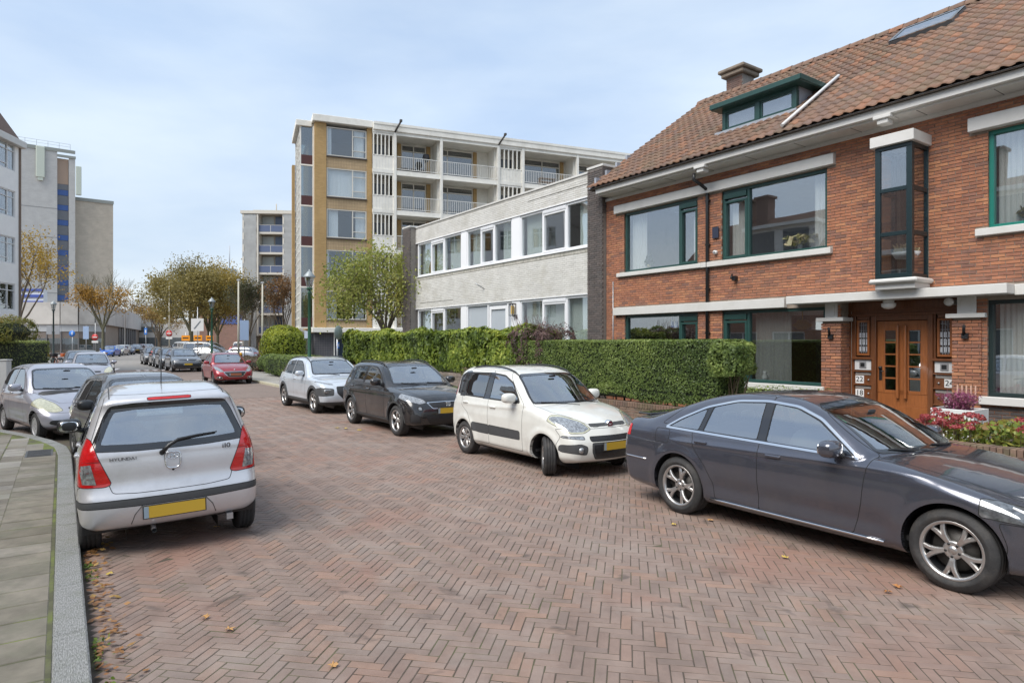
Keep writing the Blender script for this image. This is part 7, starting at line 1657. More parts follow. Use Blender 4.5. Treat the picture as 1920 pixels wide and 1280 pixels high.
q = MB(); x_ = surf_x(F3, 0, .69, 1); q.box(x_+.004, x_+.016, -.055, .055, .715, .735, 0, .004); q.box(x_+.004, x_+.018, -.055, .055, .68, .70, 0, .004); q.box(x_+.004, x_+.02, -.055, .055, .645, .665, 0, .004); q.box(x_+.004, x_+.018, .03, .055, .66, .69); q.box(x_+.004, x_+.018, -.055, -.03, .69, .72); q.build('letter_badge', M_chrome, car3)
# icy white crossover with grey cladding
kona = dict(arona); kona.update(wb=2.60, W=1.80, paint=P_ice, r=.325, h=.03, ra=.37, rails=(-.2, 1.5),
  low=[(-.6, .25), (-.69, .38), (-.72, .60), (-.70, .85), (-.62, 1.0), (0, 1.03), (1.2, .99), (1.9, .99), (2.2, 1.02), (2.6, .99), (2.98, .94), (3.25, .85), (3.38, .70), (3.43, .52), (3.42, .36), (3.32, .23), (2.5, .22), (0, .22)],
  gh=[(-.62, 1.0), (-.52, 1.15), (-.32, 1.37), (-.12, 1.48), (.3, 1.53), (.8, 1.54), (1.25, 1.50), (1.58, 1.40), (1.98, 1.18), (2.36, .94), (1.2, .8), (-.5, .8)], mir=(1.75, 1.08), pf=.50)
kona['feat'] = arona['feat'][:4] + [('rear_window', 'rear', [(-.2, 1.08), (.55, 1.08), (.5, 1.38), (-.2, 1.4)], G_dark, dict(xc=.3, sides=(0,))),
        ('tail_light', 'side', [(-.9, .88), (-.9, .98), (-.52, .98), (-.56, .88)], M_red, dict(it=1)),
        ('running_light', 'front', [(.50, .80), (.52, .83), (.92, .92), (.92, .88), (.6, .80)], M_clear, dict(xc=2.7, seam=False)),
        ('headlight_housing', 'front', [(.55, .52), (.53, .70), (.84, .74), (.92, .66), (.92, .50)], M_gplastic, dict(xc=2.75)),
        ('grille', 'front', [(-.2, .42), (.30, .42), (.46, .58), (.46, .76), (-.2, .78)], M_grille, dict(xc=2.9, sides=(0,))),
        ('front_skid', 'side', [(2.9, .1), (2.9, .34), (3.6, .34), (3.6, .1)], M_gplastic, dict(raw=True, sides=(0,))),
        ('bonnet', 'top', [(2.1, -.9), (2.1, .74), (2.6, .72), (3.1, .58), (3.2, -.9)], P_ice, dict(xc=.80, sides=(0,), it=1)),
        ('wheel_arch_trim', 'ring', (0, .455), M_gplastic, {}), ('wheel_arch_trim', 'ring', (2.60, .455), M_gplastic, {}),
        ('sill_trim', 'side', [(.2, .1), (.2, .36), (2.3, .36), (2.3, .1)], M_gplastic, dict(raw=True)),
        ('rear_door', 'side', [(-.1, 1.0), (-.05, .9), (.25, .78), (.46, .5), (.48, .36), (.98, .36), (.98, .9), (.69, 1.05), (.69, 1.5), (-.05, 1.44)], P_ice, dict(it=1, hxy=(.08, .92))),
        ('front_door', 'side', [(.98, .36), (.98, .9), (.69, 1.05), (.69, 1.5), (1.3, 1.48), (2.0, .98), (1.98, .36)], P_ice, dict(it=1, hxy=(1.08, .90)))]
car4, F4 = build_car(kona, 'icy white crossover with grey wheel arch cladding behind the black crossover')
put(car4, 2.60, 1.80, (536, 760), (591, 774))
q = MB()
for s_ in (1, -1):
    x_ = surf_x(F4, s_*.70, .62, 1); sphere(q, (x_-.01, s_*.70, .64), (.03, .11, .055), 3)
q.build('headlight', M_clear, car4)
# red hatchback
p208 = dict(wb=2.538, W=1.74, r=.30, rr=.21, tw=.195, ra=.345, spk=(8, 's'), rim=mat('dark_rim', (.12, .12, .12), .4, metal=.6), paint=P_red, h=.032, zbelt=.95, fx=1.2, cowl=2.0, k=.11, tf=.13, cf=.28, cr=.14, cw=.26, cz0=.80,
  low=[(-.5, .22), (-.6, .35), (-.62, .6), (-.59, .85), (-.50, .98), (.5, .97), (1.5, .94), (1.9, .93), (2.15, .96), (2.6, .89), (2.95, .79), (3.18, .67), (3.31, .5), (3.32, .34), (3.22, .2), (2.5, .18), (0, .18)],
  gh=[(-.52, .93), (-.45, 1.13), (-.30, 1.34), (-.05, 1.42), (.5, 1.46), (1.0, 1.45), (1.35, 1.37), (1.75, 1.17), (2.25, .90), (1.2, .75), (-.4, .75)],
  off=[(0, .1), (.2, .06), (.3, .02), (.5, .0), (.72, .0), (.85, .02), (.95, .05), (1.05, .10), (1.25, .19), (1.38, .26), (1.48, .34)],
  mir=(1.62, 1.0), pf=.48, pr=.7, platem=mat('faded_red_plate', (.35, .12, .06), .5),
  feat=[('side_window', 'side', [(-.05, .99), (.05, 1.32), (.62, 1.365), (.62, .975)], G_dark, dict(band=(M_frit, .02), inset=.004)),
        ('side_window', 'side', [(.68, .97), (.68, 1.365), (1.1, 1.34), (1.4, 1.22), (1.78, .96)], G_car, dict(band=(M_frit, .02), inset=.004)),
        ('windscreen', 'front', [(-.2, .97), (.66, .97), (.66, 1.05), (.56, 1.33), (.48, 1.37), (-.2, 1.39)], G_car, dict(xc=1.2, sides=(0,), band=(M_frit, .03), inset=.003, bname='windscreen_edge')),
        ('rear_window', 'rear', [(-.2, 1.0), (.5, 1.0), (.45, 1.32), (-.2, 1.35)], G_dark, dict(xc=.3, sides=(0,))),
        ('headlight', 'front', [(.46, .60), (.62, .58), (.80, .70), (.82, .83), (.70, .82), (.55, .70)], M_clear, dict(xc=2.5)),
        ('fog_lamp', 'front', [(.52, .26), (.56, .38), (.74, .40), (.80, .30)], M_gplastic, dict(xc=2.8, band=(M_chrome, .016))),
        ('grille', 'front', [(-.2, .36), (.30, .36), (.50, .56), (.46, .62), (-.2, .62)], M_grille, dict(xc=2.8, sides=(0,), band=(M_chrome, .02))),
        ('bonnet', 'top', [(2.05, -.9), (2.05, .72), (2.5, .68), (2.95, .5), (3.05, -.9)], P_red, dict(xc=.62, sides=(0,), it=1)),
        ('rear_door', 'side', [(-.1, 1.0), (.0, .8), (.3, .6), (.38, .28), (.66, .28), (.66, 1.45), (.0, 1.4)], P_red, dict(it=1, hxy=(.1, .88))),
        ('front_door', 'side', [(.66, .28), (.66, 1.45), (1.2, 1.42), (1.9, .95), (1.85, .28)], P_red, dict(it=1, hxy=(.85, .87)))])
car5, F5 = build_car(p208, 'ruby red hatchback parked on the right side beyond the light blue grey crossover')
put(car5, 2.538, 1.74, (383, 715.0), (402, 720.5))
q = MB()
for s_ in (1, -1): q.lathe([(0, .02), (.045, .012), (.05, -.02)], (surf_x(F5, s_*.64, .33, 1), s_*.64, .33), 'x', 14)
x_ = surf_x(F5, 0, .68, 1); q.lathe([(0, .015), (.04, .01), (.045, -.01)], (x_, 0, .68), 'x', 10); q.build('fog_lamp', M_clear, car5)
# dark crossover and its row
troc = dict(arona); troc.update(wb=2.59, W=1.82, paint=P_mgrey, rails=None, h=.036, spk=(5, 's'), seatm=M_seat, pf=.52)
troc['feat'] = [f for f in arona['feat'] if f[0] not in ('grille', 'lower_grille', 'fog_lamp', 'bonnet', 'rear_door', 'front_door', 'headlight')] + [
        ('headlight', 'front', [(.52, .76), (.55, .84), (.92, .88), (.92, .76)], M_clear, dict(xc=2.8)),
        ('grille', 'front', [(-.2, .72), (.50, .74), (.52, .83), (-.2, .84)], M_grille, dict(xc=2.9, sides=(0,), band=(M_chrome, .012))),
        ('lower_grille', 'front', [(-.2, .32), (.72, .32), (.80, .62), (-.2, .56)], M_grille, dict(xc=2.9, sides=(0,), band=(M_steel, .014))),
        ('rear_door', 'side', [(-.1, 1.0), (-.05, .9), (.25, .75), (.42, .335), (.70, .335), (.69, 1.5), (-.05, 1.44)], P_mgrey, dict(it=1)),
        ('front_door', 'side', [(.70, .335), (.69, 1.5), (1.3, 1.48), (2.0, .98), (1.98, .335)], P_mgrey, dict(it=1))]
car6, F6 = build_car(troc, 'dark grey crossover, first of the row behind the red hatchback', group='dark cars parked in a row beyond the red hatchback')
p6, a6 = put(car6, 2.59, 1.82, (311.5, 694.6), (322.9, 697.4))
q = MB(); x_ = surf_x(F6, 0, .78, 1); q.lathe([(0, .014), (.06, .012), (.066, -.01)], (x_, 0, .78), 'x', 18); q.build('round_badge', M_chrome, car6)
def dupcar(src, label, s, n, ang=None, group=None, recol=None, cat='car', facing=1):
    c = copy_tree(src); c['label'] = label; c['category'] = cat
    if group: c['group'] = group
    elif 'group' in c: del c['group']
    x, y = st(s, n); c.location = (x, y, 0); c.rotation_euler = (0, 0, ang if ang is not None else math.atan2(-SD[1], -SD[0]) + (0 if facing > 0 else math.pi))
    if recol:
        for ch in c.children_recursive:
            if ch.type == 'MESH' and any(m in (src_paint) for m in [ms.material for ms in ch.material_slots] for src_paint in [PAINTS]):
                me = ch.data.copy(); ch.data = me
                for i, m in enumerate(me.materials):
                    if m in PAINTS: me.materials[i] = recol
    return c
PAINTS = [P_navy, P_cream, P_blk, P_ice, P_silver, P_silb, P_red, P_dgrey, P_mgrey]
s6 = p6[0]*SD[0]+p6[1]*SD[1]; n6 = p6[0]*SN[0]+p6[1]*SN[1]
GD = 'dark cars parked in a row beyond the red hatchback'
dupcar(car6, 'dark grey crossover, second of the row behind the red hatchback', s6+5.2, n6-.05, group=GD, recol=P_dgrey)
dupcar(car3, 'black crossover, third of the row behind the red hatchback', s6+10.3, n6, group=GD)
dupcar(car6, 'tall dark grey car at the far end of the row behind the red hatchback', s6+15.6, n6-.1, group=GD, recol=P_dgrey)
# silver small hatchback seen from behind, nearest on the left
i10 = dict(wb=2.38, W=1.595, r=.285, rr=.18, tw=.175, ra=.325, spk=(7, 'cap'), paint=P_silver, h=.022, zbelt=.98, fx=1.15, cowl=1.95, k=.11, tf=.14, cf=.28, cr=.16, cru=.20, cw=.28, tr=.05, cz0=.86, cz=.05,
  low=[(-.47, .24), (-.55, .30), (-.585, .42), (-.585, .54), (-.55, .61), (-.525, .68), (-.525, .85), (-.50, 1.02), (.4, 1.0), (1.5, .95), (1.95, .98), (2.3, .94), (2.6, .85), (2.83, .72), (2.96, .55), (2.98, .38), (2.92, .22), (2.2, .19), (0, .20)],
  gh=[(-.52, .95), (-.475, 1.08), (-.36, 1.36), (-.385, 1.425), (-.33, 1.47), (-.10, 1.515), (.35, 1.54), (.85, 1.535), (1.25, 1.48), (1.55, 1.37), (1.9, 1.17), (2.25, .92), (1.2, .8), (-.4, .8)],
  off=[(0, .10), (.22, .07), (.32, .02), (.5, .0), (.75, 0), (.9, .015), (1.0, .045), (1.1, .085), (1.25, .135), (1.4, .195), (1.5, .26), (1.6, .36)],
  mir=(1.52, 1.04), mirm=M_black, pr=.40,
  feat=[('tail_light', 'rear', [(.50, .68), (.56, .66), (.76, .67), (.90, .76), (.90, .90), (.80, 1.04), (.76, 1.10), (.70, 1.11), (.655, 1.09), (.60, .92)], M_red, dict(xc=-.24, it=1)),
        ('side_window', 'side', [(-.18, 1.02), (-.12, 1.30), (.02, 1.38), (.62, 1.42), (.60, 1.0)], G_dark, dict(band=(M_frit, .02), inset=.004)),
        ('side_window', 'side', [(.68, 1.0), (.70, 1.42), (1.10, 1.38), (1.35, 1.28), (1.72, .98)], G_car, dict(band=(M_frit, .02), inset=.004)),
        ('windscreen', 'front', [(-.2, 1.0), (.62, 1.0), (.62, 1.1), (.54, 1.38), (.46, 1.43), (-.2, 1.45)], G_car, dict(xc=1.1, sides=(0,), band=(M_frit, .03), inset=.003, bname='windscreen_edge')),
        ('rear_window', 'rear', [(-.66, .985), (-.64, 1.07), (-.55, 1.30), (-.50, 1.385), (-.3, 1.405), (.3, 1.405), (.50, 1.385), (.55, 1.30), (.64, 1.07), (.66, .985), (.3, .97), (-.3, .97)], G_car, dict(xc=.2, sides=(2,), band=(M_frit, .062), inset=.001, it=1, bname='rear_window_edge')),
        ('brake_light', 'rear', [(-.19, 1.425), (-.19, 1.452), (.19, 1.452), (.19, 1.425)], M_red, dict(xc=.2, sides=(2,), it=1)),
        ('bumper_strip', 'rear', [(-.95, .485), (-.95, .54), (.95, .54), (.95, .485), (.35, .47), (-.35, .47)], M_gplastic, dict(xc=-.18, sides=(2,), it=1)),
        ('tailgate', 'rear', [(-.50, .60), (-.52, .66), (-.60, .90), (-.66, 1.06), (-.53, 1.48), (.53, 1.48), (.66, 1.06), (.60, .90), (.52, .66), (.50, .60), (.3, .585), (-.3, .585)], P_silver, dict(xc=-.1, sides=(2,), it=1)),
        ('rear_bumper', 'side', [(-.22, .0), (-.26, .62), (-.42, .68), (-.9, .68), (-.9, 0)], P_silver, dict(it=1, sides=(0,))),
        ('rear_door', 'side', [(-.15, 1.0), (-.05, .8), (.28, .6), (.34, .28), (.66, .28), (.66, 1.48), (-.02, 1.42)], P_silver, dict(it=1, hxy=(.08, .90))),
        ('front_door', 'side', [(.66, .28), (.66, 1.48), (1.2, 1.44), (1.8, .98), (1.75, .28)], P_silver, dict(it=1, hxy=(.85, .90)))])
car7, F7 = build_car(i10, 'silver small hatchback seen from behind with red tail lamps, beside the kerb')
p_, a_7 = near_side(st(7.34, .33), st(9.72, .13), 2.38, .70, -1)
ra_ = math.atan2(SD[1], SD[0]) + math.radians(-2.5)
rc = np.array(st(7.46, .92)); place(car7, p=rc, ang=ra_)
RS = lambda y, z: surf_x(F7, y, z, -1)
q = MB()   # clear lower part of the lamps, slightly proud
def patch(mb, F, poly, d, out=.004, n=6, m=0):
    """small surface-hugging quad patch: poly = 4 corners (y,z)"""
    P = [np.array(p) for p in poly]; V = []; Fq = []
    for i in range(n+1):
        for j in range(n+1):
            u, v = i/n, j/n; p = (P[0]*(1-u)+P[1]*u)*(1-v)+(P[3]*(1-u)+P[2]*u)*v; V.append((surf_x(F, p[0], p[1], d)+d*out, p[0], p[1]))
    for i in range(n):
        for j in range(n): a = i*(n+1)+j; Fq.append((a, a+1, a+n+2, a+n+1) if d < 0 else (a, a+n+1, a+n+2, a+1))
    mb.add(V, Fq, m, True)
for s_ in (1, -1): q = MB(); patch(q, F7, [(s_*.625, .69), (s_*.735, .70), (s_*.76, .865), (s_*.665, .875)], -1, .003); q.build('reversing_lamp', M_clear, car7, fix=True)
q = MB()
for s_ in (1, -1):
    for zz_ in (.745, .80, .85): patch(q, F7, [(s_*.64, zz_), (s_*.755, zz_), (s_*.755, zz_+.004), (s_*.64, zz_+.004)], -1, .005, 2)
    patch(q, F7, [(s_*.585, .893), (s_*.78, .893), (s_*.78, .898), (s_*.585, .898)], -1, .004, 4)
q.build('lamp_divider', mat('lamp_divider_dark', (.18, .02, .02), .4), car7)
# wiper, handle emblem, lettering
q = MB(); pts = [(RS(y, z)-.03-.01*(k in (1, 2)), y, z) for k, (y, z) in enumerate(((.09, .935), (.03, 1.0), (-.05, 1.045), (-.22, 1.065), (-.40, 1.075)))]; q.tube(pts, [.022, .016, .013, .010, .006], 8); q.tube([(RS(.09, .935)+.01, .09, .935), (RS(.09, .935)-.04, .09, .935)], .024, 10); q.build('wiper', M_black, car7)
q = MB(); cx_ = 0.0; ring = []
for k in range(25):
    a = 2*math.pi*k/24; f_ = lambda v: math.copysign(abs(v)**.6, v); y = cx_+.065*f_(math.cos(a))*(1-.12*math.sin(a)*-1); z = .855+.078*f_(math.sin(a)); ring.append((RS(y, z)-.006, y, z))
q.tube(ring, .0075, 6, cap=False, m=0)
oval = []
for k in range(21): a = 2*math.pi*k/20; y = cx_+.048*math.cos(a); z = .895+.026*math.sin(a); oval.append((RS(y, z)-.008, y, z))
q.tube(oval, .0045, 6, cap=False, m=0)
for (y0, y1) in ((.022, .010), (-.010, -.022)): q.tube([(RS(y0, .877)-.009, y0, .877), (RS(y1, .913)-.009, y1, .913)], .004, 5)
q.tube([(RS(.016, .893)-.009, .016, .893), (RS(-.016, .897)-.009, -.016, .897)], .004, 5)
patch(q, F7, [(.045, .80), (-.045, .80), (-.05, .86), (.05, .86)], -1, -.001, 4, 0)
hb_ = q.build('boot_handle_badge', [M_chrome, P_silver], car7, fix=True)
q = MB(); q.lathe([(0, -.006), (.010, -.006), (.012, .004)], (RS(0, .762), 0, .762), 'x', 10); q.build('lock', M_plastic, car7)
tl = math.atan2(RS(0, 1.0)-RS(0, .85), .15)
def rear_rot(t): return (Matrix.Rotation(-t, 3, 'Y').inverted() @ Matrix(((0, 0, -1), (-1, 0, 0), (0, 1, 0)))).to_euler()
def rear_letters(nm, body, y0, step, z, size, m):
    y = y0; prev = 1.0
    for k_, ch_ in enumerate(body):
        w_ = .5 if ch_ in 'i1I' else 1.0
        if k_: y -= step*(prev+w_)/2
        prev = w_
        a_ = math.atan2(RS(y+.03, z)-RS(y-.03, z), .06); o = text(nm, ch_, size, m, car7, (RS(y, z)-.007, y, z), REAR, sx=1.25, ext=.003)
        o.rotation_euler = (Matrix.Rotation(-a_, 3, 'Z') @ REAR.to_matrix()).to_euler()
rear_letters('maker_letter', 'HYUNDAI', .50, .034, .905, .040, mat('badge_grey', (.10, .10, .11), .3, metal=.5)); rear_letters('model_letter', 'i10', -.45, .042, .93, .066, MATS['badge_grey'])
q = MB(); q.tube([(.35, .02, surf_z(F7, .35, .02)), (.05, .02, surf_z(F7, .35, .02)+.62)], [.006, .0022], 5); q.build('aerial', M_black, car7)
q = MB(); q.tube([(-.35, .18, .23), (-.56, .18, .215)], .022, 10, cap=False); q.box(-.5, -.42, -.52, -.46, .19, .25); q.build('exhaust_pipe', M_steel, car7)
for s_ in (1, -1): q = MB(); q.tube([(RS(s_*.36, .30)-.004, s_*.36, .30), (RS(s_*.33, .39)-.004, s_*.33, .39), (RS(s_*.25, .468)-.004, s_*.27, .468)], .004, 5); q.build('plate_recess_edge', M_gplastic, car7)
q = MB(); pts = []
for s_ in (1, -1): pts = [(x_, s_*.50, surf_z(F7, x_, s_*.50)+.001) for x_ in np.linspace(-.25, 1.2, 14)]; q.tube(pts, .006, 5)
q.build('roof_gutter', M_plastic, car7)
for ch in list(car7.children):
    if not ch.name.startswith('wheel'):
        rl = Matrix.Translation((0, .5, .2)) @ Matrix.Rotation(math.radians(-1.8), 4, 'X') @ Matrix.Translation((0, -.5, -.2)); ch.matrix_basis = rl @ ch.matrix_basis
# lavender silver hatchback facing us (left)
yaris = dict(wb=2.37, W=1.66, r=.28, rr=.185, tw=.17, ra=.325, spk=(6, 'cap'), rim=mat('silver_wheel_cover', (.45, .45, .46), .45, metal=.4), paint=P_silb, h=.028, zbelt=.97, fx=1.1, cowl=1.85, k=.12, tf=.14, cf=.32, cr=.14, cw=.30, cz0=.86, cz=.055,
  low=[(-.45, .23), (-.54, .38), (-.56, .6), (-.54, .88), (-.48, 1.0), (.3, 1.0), (1.4, .95), (1.75, .98), (2.1, .93), (2.45, .83), (2.72, .71), (2.88, .60), (2.97, .5), (3.0, .37), (2.93, .22), (2.2, .19), (0, .19)],
  gh=[(-.52, .95), (-.48, 1.15), (-.38, 1.38), (-.15, 1.47), (.4, 1.51), (.8, 1.50), (1.08, 1.44), (1.35, 1.32), (1.7, 1.10), (1.95, .93), (1.2, .8), (-.4, .8)],
  off=[(0, .10), (.22, .07), (.32, .02), (.5, .0), (.72, 0), (.86, .02), (.96, .05), (1.1, .10), (1.25, .15), (1.4, .21), (1.5, .30)],
  mir=(1.40, 1.03), pf=.40, wip=[(.62, .05), (0, -.5)], wipz=.965,
  feat=[('side_window', 'side', [(-.30, 1.05), (-.22, 1.27), (.02, 1.39), (.50, 1.42), (.48, 1.0)], G_dark, dict(band=(M_frit, .018), inset=.004)),
        ('side_window', 'side', [(.58, .99), (.60, 1.42), (.92, 1.39), (1.15, 1.29), (1.50, .98)], G_dark, dict(band=(M_frit, .018), inset=.004)),
        ('windscreen', 'front', [(-.2, .98), (.66, .98), (.65, 1.1), (.56, 1.37), (.48, 1.40), (-.2, 1.42)], G_car, dict(xc=.9, sides=(0,), band=(M_frit, .025), inset=.003, bname='windscreen_edge')),
        ('rear_window', 'rear', [(-.2, 1.0), (.5, 1.0), (.45, 1.36), (-.2, 1.38)], G_dark, dict(xc=.2, sides=(0,))),
        ('headlight', 'front', [(.42, .60), (.55, .57), (.74, .60), (.84, .70), (.80, .82), (.66, .84), (.50, .74)], M_yell, dict(xc=2.2)),
        ('lower_intake', 'front', [(-.2, .30), (.50, .30), (.68, .36), (.64, .42), (-.2, .42)], M_plastic, dict(xc=2.6, sides=(0,))),
        ('grille', 'front', [(-.2, .60), (.30, .60), (.34, .66), (-.2, .67)], M_grille, dict(xc=2.5, sides=(0,))),
        ('bonnet', 'top', [(1.72, -.9), (1.72, .68), (2.2, .62), (2.6, .42), (2.78, -.9)], P_silb, dict(xc=.62, sides=(0,), it=1)),
        ('rear_door', 'side', [(-.2, 1.0), (-.1, .8), (.26, .6), (.32, .28), (.54, .28), (.54, 1.46), (-.02, 1.42)], P_silb, dict(it=1, hxy=(-.02, .90))),
        ('front_door', 'side', [(.54, .28), (.54, 1.46), (1.0, 1.42), (1.62, .98), (1.62, .28)], P_silb, dict(it=1, hxy=(.72, .88))),
        ('front_bumper', 'side', [(2.38, .0), (2.52, .56), (3.3, .56), (3.3, 0)], P_silb, dict(it=1, sides=(0,)))])
car8, F8 = build_car(yaris, 'lavender silver hatchback facing us at the left with clouded headlamp')
put(car8, 2.37, 1.66, (11, 805), (73, 825), side=-1)
# dark hatchback between them, facing us
dk = dict(p208); dk.update(paint=P_dgrey, h=.028, W=1.70, mirm=M_black, platem=M_plate)
dk['feat'] = [tuple([f[0], f[1], f[2], P_dgrey if f[3] is P_red else f[3]] + list(f[4:])) for f in p208['feat']]
car9, F9 = build_car(dk, 'dark grey hatchback facing us, nose to tail with the silver small hatchback')
fx, fy = st(13.9, .98); a9 = math.atan2(-SD[1], -SD[0])+math.radians(9); place(car9, p=(fx, fy), ang=a9)
q = MB(); q.add([(1.75, -.30, 1.12), (1.72, -.12, 1.22), (1.68, -.08, 1.22), (1.72, -.24, 1.12)], [(0, 1, 2, 3)]); q.build('paper_slip', M_white2, car9)
# further cars on the left kerb
c = dupcar(car8, 'blue grey small car facing us behind the lavender silver hatchback', 37.6, 1.15, recol=P_silb)
c2_ = dupcar(car6, 'grey crossover facing us, farthest of the cars at the left kerb', 43.5, .9, recol=P_mgrey)
# beyond the crossing
def far(src, label, px, Y, ang, col, cat='car', group=None):
    x, y = at(px, Y); c = dupcar(src, label, 0, 0, ang=ang, recol=col, cat=cat, group=group); c.location = (x, y, .0); return c
P_blue = paint('bright_blue', (.01, .12, .55), .2, .3); P_wht = paint('plain_white', (.45, .46, .47), 0, .5); P_lgr = paint('light_grey_metallic', (.26, .27, .28), .1, .5); P_dbl = paint('dark_blue', (.02, .03, .09), .3, .3); P_lbl = paint('pale_blue_white', (.36, .40, .48), .05, .5)
PAINTS += [P_blue, P_wht, P_lgr, P_dbl, P_lbl]
GB = 'cars parked along the shop building'
fa = math.atan2(-SD[1], -SD[0])
far(car5, 'bright blue hatchback parked in front of the shop building', 212, 86, fa-.35, P_blue)
far(car8, 'white small car right behind the bright blue hatchback', 229, 93, fa-.35, P_wht, group=GB)
far(car4, 'silver van-like car, third along the shop building', 235, 98, fa-.2, P_lgr, group=GB)
far(car5, 'dark blue hatchback, fourth along the shop building', 241, 100, fa-.1, P_dbl, group=GB)
far(car3, 'dark car by the brick wall of the shop building', 254, 112, fa, P_dgrey, group=GB)
far(car8, 'rust red hatchback far along the shop building', 262, 118, fa, P_red, group=GB)
far(car6, 'grey car far along the shop building by the passage', 271, 122, fa, P_mgrey, group=GB)
far(car8, 'silver car farthest along the shop building', 279, 128, fa, P_lgr, group=GB)
far(car4, 'silver crossover standing crosswise beyond the second lamp post', 374, 61, -.12, P_lgr)
far(car4, 'pale blue white hatchback turning at the right of the flagpoles', 470, 60, math.pi+.05, P_lbl)
far(car5, 'small red car half hidden beyond the silver van', 438, 88, .1, P_red)
far(car8, 'white car far beyond between the trees', 352, 100, fa, P_wht)
far(car8, 'dark car beyond the twin elms', 330, 96, fa, P_dgrey)
# van: tall body of its own
van = dict(wb=3.1, W=1.95, r=.34, rr=.21, tw=.21, ra=.39, spk=(6, 's'), paint=P_lgr, h=.06, zbelt=1.15, cabin=False, k=.12, cw=.15, cf=.2,
  low=[(-.9, .3), (-1.0, .45), (-1.0, 1.2), (2.6, 1.2), (3.3, 1.10), (3.75, .95), (3.92, .7), (3.95, .4), (3.8, .25)],
  gh=[(-1.0, 1.1), (-.95, 1.8), (-.8, 1.95), (.5, 2.0), (1.8, 1.96), (2.2, 1.85), (3.25, 1.12), (2, .9), (-.8, .9)],
  off=[(0, .1), (.3, .03), (.6, 0), (1.1, .0), (1.3, .04), (1.8, .13), (2.1, .25)], mir=(2.35, 1.25),
  feat=[('side_window', 'side', [(-.8, 1.25), (-.7, 1.75), (.4, 1.8), (.4, 1.22)], G_dark, {}), ('side_window', 'side', [(.5, 1.22), (.5, 1.8), (1.4, 1.8), (1.4, 1.2)], G_dark, {}), ('side_window', 'side', [(1.5, 1.2), (1.5, 1.8), (2.1, 1.74), (2.8, 1.2)], G_dark, {}),
        ('windscreen', 'front', [(-.2, 1.2), (.8, 1.2), (.7, 1.78), (-.2, 1.85)], G_dark, dict(xc=2.0, sides=(0,))), ('headlight', 'front', [(.6, .75), (.65, .95), (1, 1.0), (1, .8)], M_clear, dict(xc=3.2))])
vn, Fv = build_car(van, 'silver grey passenger van beyond the silver crossover', 'van', name='parked_van')
vn.location = (*at(366, 68), 0); vn.rotation_euler = (0, 0, -.1)
v2 = dupcar(vn, 'white delivery van behind the twin elm trunks', 0, 0, ang=fa+.3, recol=P_wht, cat='van'); v2.location = (*at(342, 92), 0)
v3 = dupcar(vn, 'white van with red car beside it near the flagpoles', 0, 0, ang=.05, recol=P_wht, cat='van'); v3.location = (*at(452, 96), 0)
# ================================================================== STREET FURNITURE
M_lgreen = mat('lamp_post_green', (.022, .085, .05), .4, noise=.15)
M_pole = mat('cream_pole', (.52, .50, .42), .6, noise=.1)
def lamp(x, y, label, m=M_lgreen, h=4.85):
    t = empty('street_lamp', (x, y, .08)); tag(t, label, 'street lamp', 'classic lantern street lamps')
    q = MB(); q.lathe([(.13, 0), (.13, .35), (.10, .42), (.085, .9), (.10, .95), (.075, 1.0), (.065, 2.4), (.052, h-1.0), (.075, h-.98), (.06, h-.90), (.045, h-.80), (0, h-.8)], (0, 0, 0), 'z', 16); q.build('post', m, t)
    q = MB(); q.lathe([(.10, h-.80), (.12, h-.76), (.10, h-.72), (.09, h-.72)], (0, 0, 0), 'z', 12)
    for k in range(4): a = k*math.pi/2; q.tube([(.06*math.cos(a), .06*math.sin(a), h-.85), (.16*math.cos(a), .16*math.sin(a), h-.72)], .012, 5)
    q.build('lantern_base', m, t)
    q = MB(); q.lathe([(.10, h-.72), (.20, h-.28)], (0, 0, 0), 'z', 6, smooth=False); q.build('lantern_glass', glass('lantern_glass', (.75, .78, .78), 1.5, boost=.15), t)
    q = MB()
    for k in range(6): a = k*math.pi/3; q.tube([(.10*math.cos(a), .10*math.sin(a), h-.72), (.20*math.cos(a), .20*math.sin(a), h-.28)], .008, 4)
    q.lathe([(.24, h-.30), (.24, h-.26), (.10, h-.10), (.06, h-.06), (.03, h-.04), (.03, h), (0, h+.03)], (0, 0, 0), 'z', 12); q.lathe([(.03, h-.72), (.05, h-.5), (.03, h-.35)], (0, 0, 0), 'z', 8)
    q.build('lantern_roof', mat('lantern_grey', (.30, .33, .34), .5, metal=.3), t); return t
x, y = at(580, 26.5); L1 = lamp(x, y, 'green street lamp with lantern in front of the yellow brick apartment block')
q = MB(); q.box(-.20, -.06, -.02, .02, 2.05, 2.35); q.build('notice_plate', mat('pale_blue_plate', (.42, .48, .58), .5), L1)
x, y = at(397, 43); lamp(x, y, 'green street lamp with white lantern behind the red car')
x, y = at(100, 52); L3 = lamp(x, y, 'dark street lamp with bicycles leaning on it at the far left', mat('dark_post', (.03, .05, .05), .5), 5.2)
q = MB(); q.box(-.55, -.12, -.02, .02, 2.5, 3.2); q.box(.12, .5, -.02, .02, 2.5, 3.2); q.build('notice_plate', mat('grey_plate', (.33, .35, .38), .5), L3)
def flagpole(px, Y, h, label):
    x, y = at(px, Y); t = empty('flagpole', (x, y, 0)); tag(t, label, 'flagpole', 'white flagpoles'); q = MB(); q.tube([(0, 0, 0), (0, 0, h)], [.085, .05], 10); q.build('pole', M_pole, t)
    q = MB(); q.box(-.12, .12, -.06, .06, h, h+.12, 0, .02); q.build('pole_cap', M_steel, t)
flagpole(447, 47, 6.4, 'left white flagpole at the street corner'); flagpole(492, 47, 6.2, 'right white flagpole at the street corner')
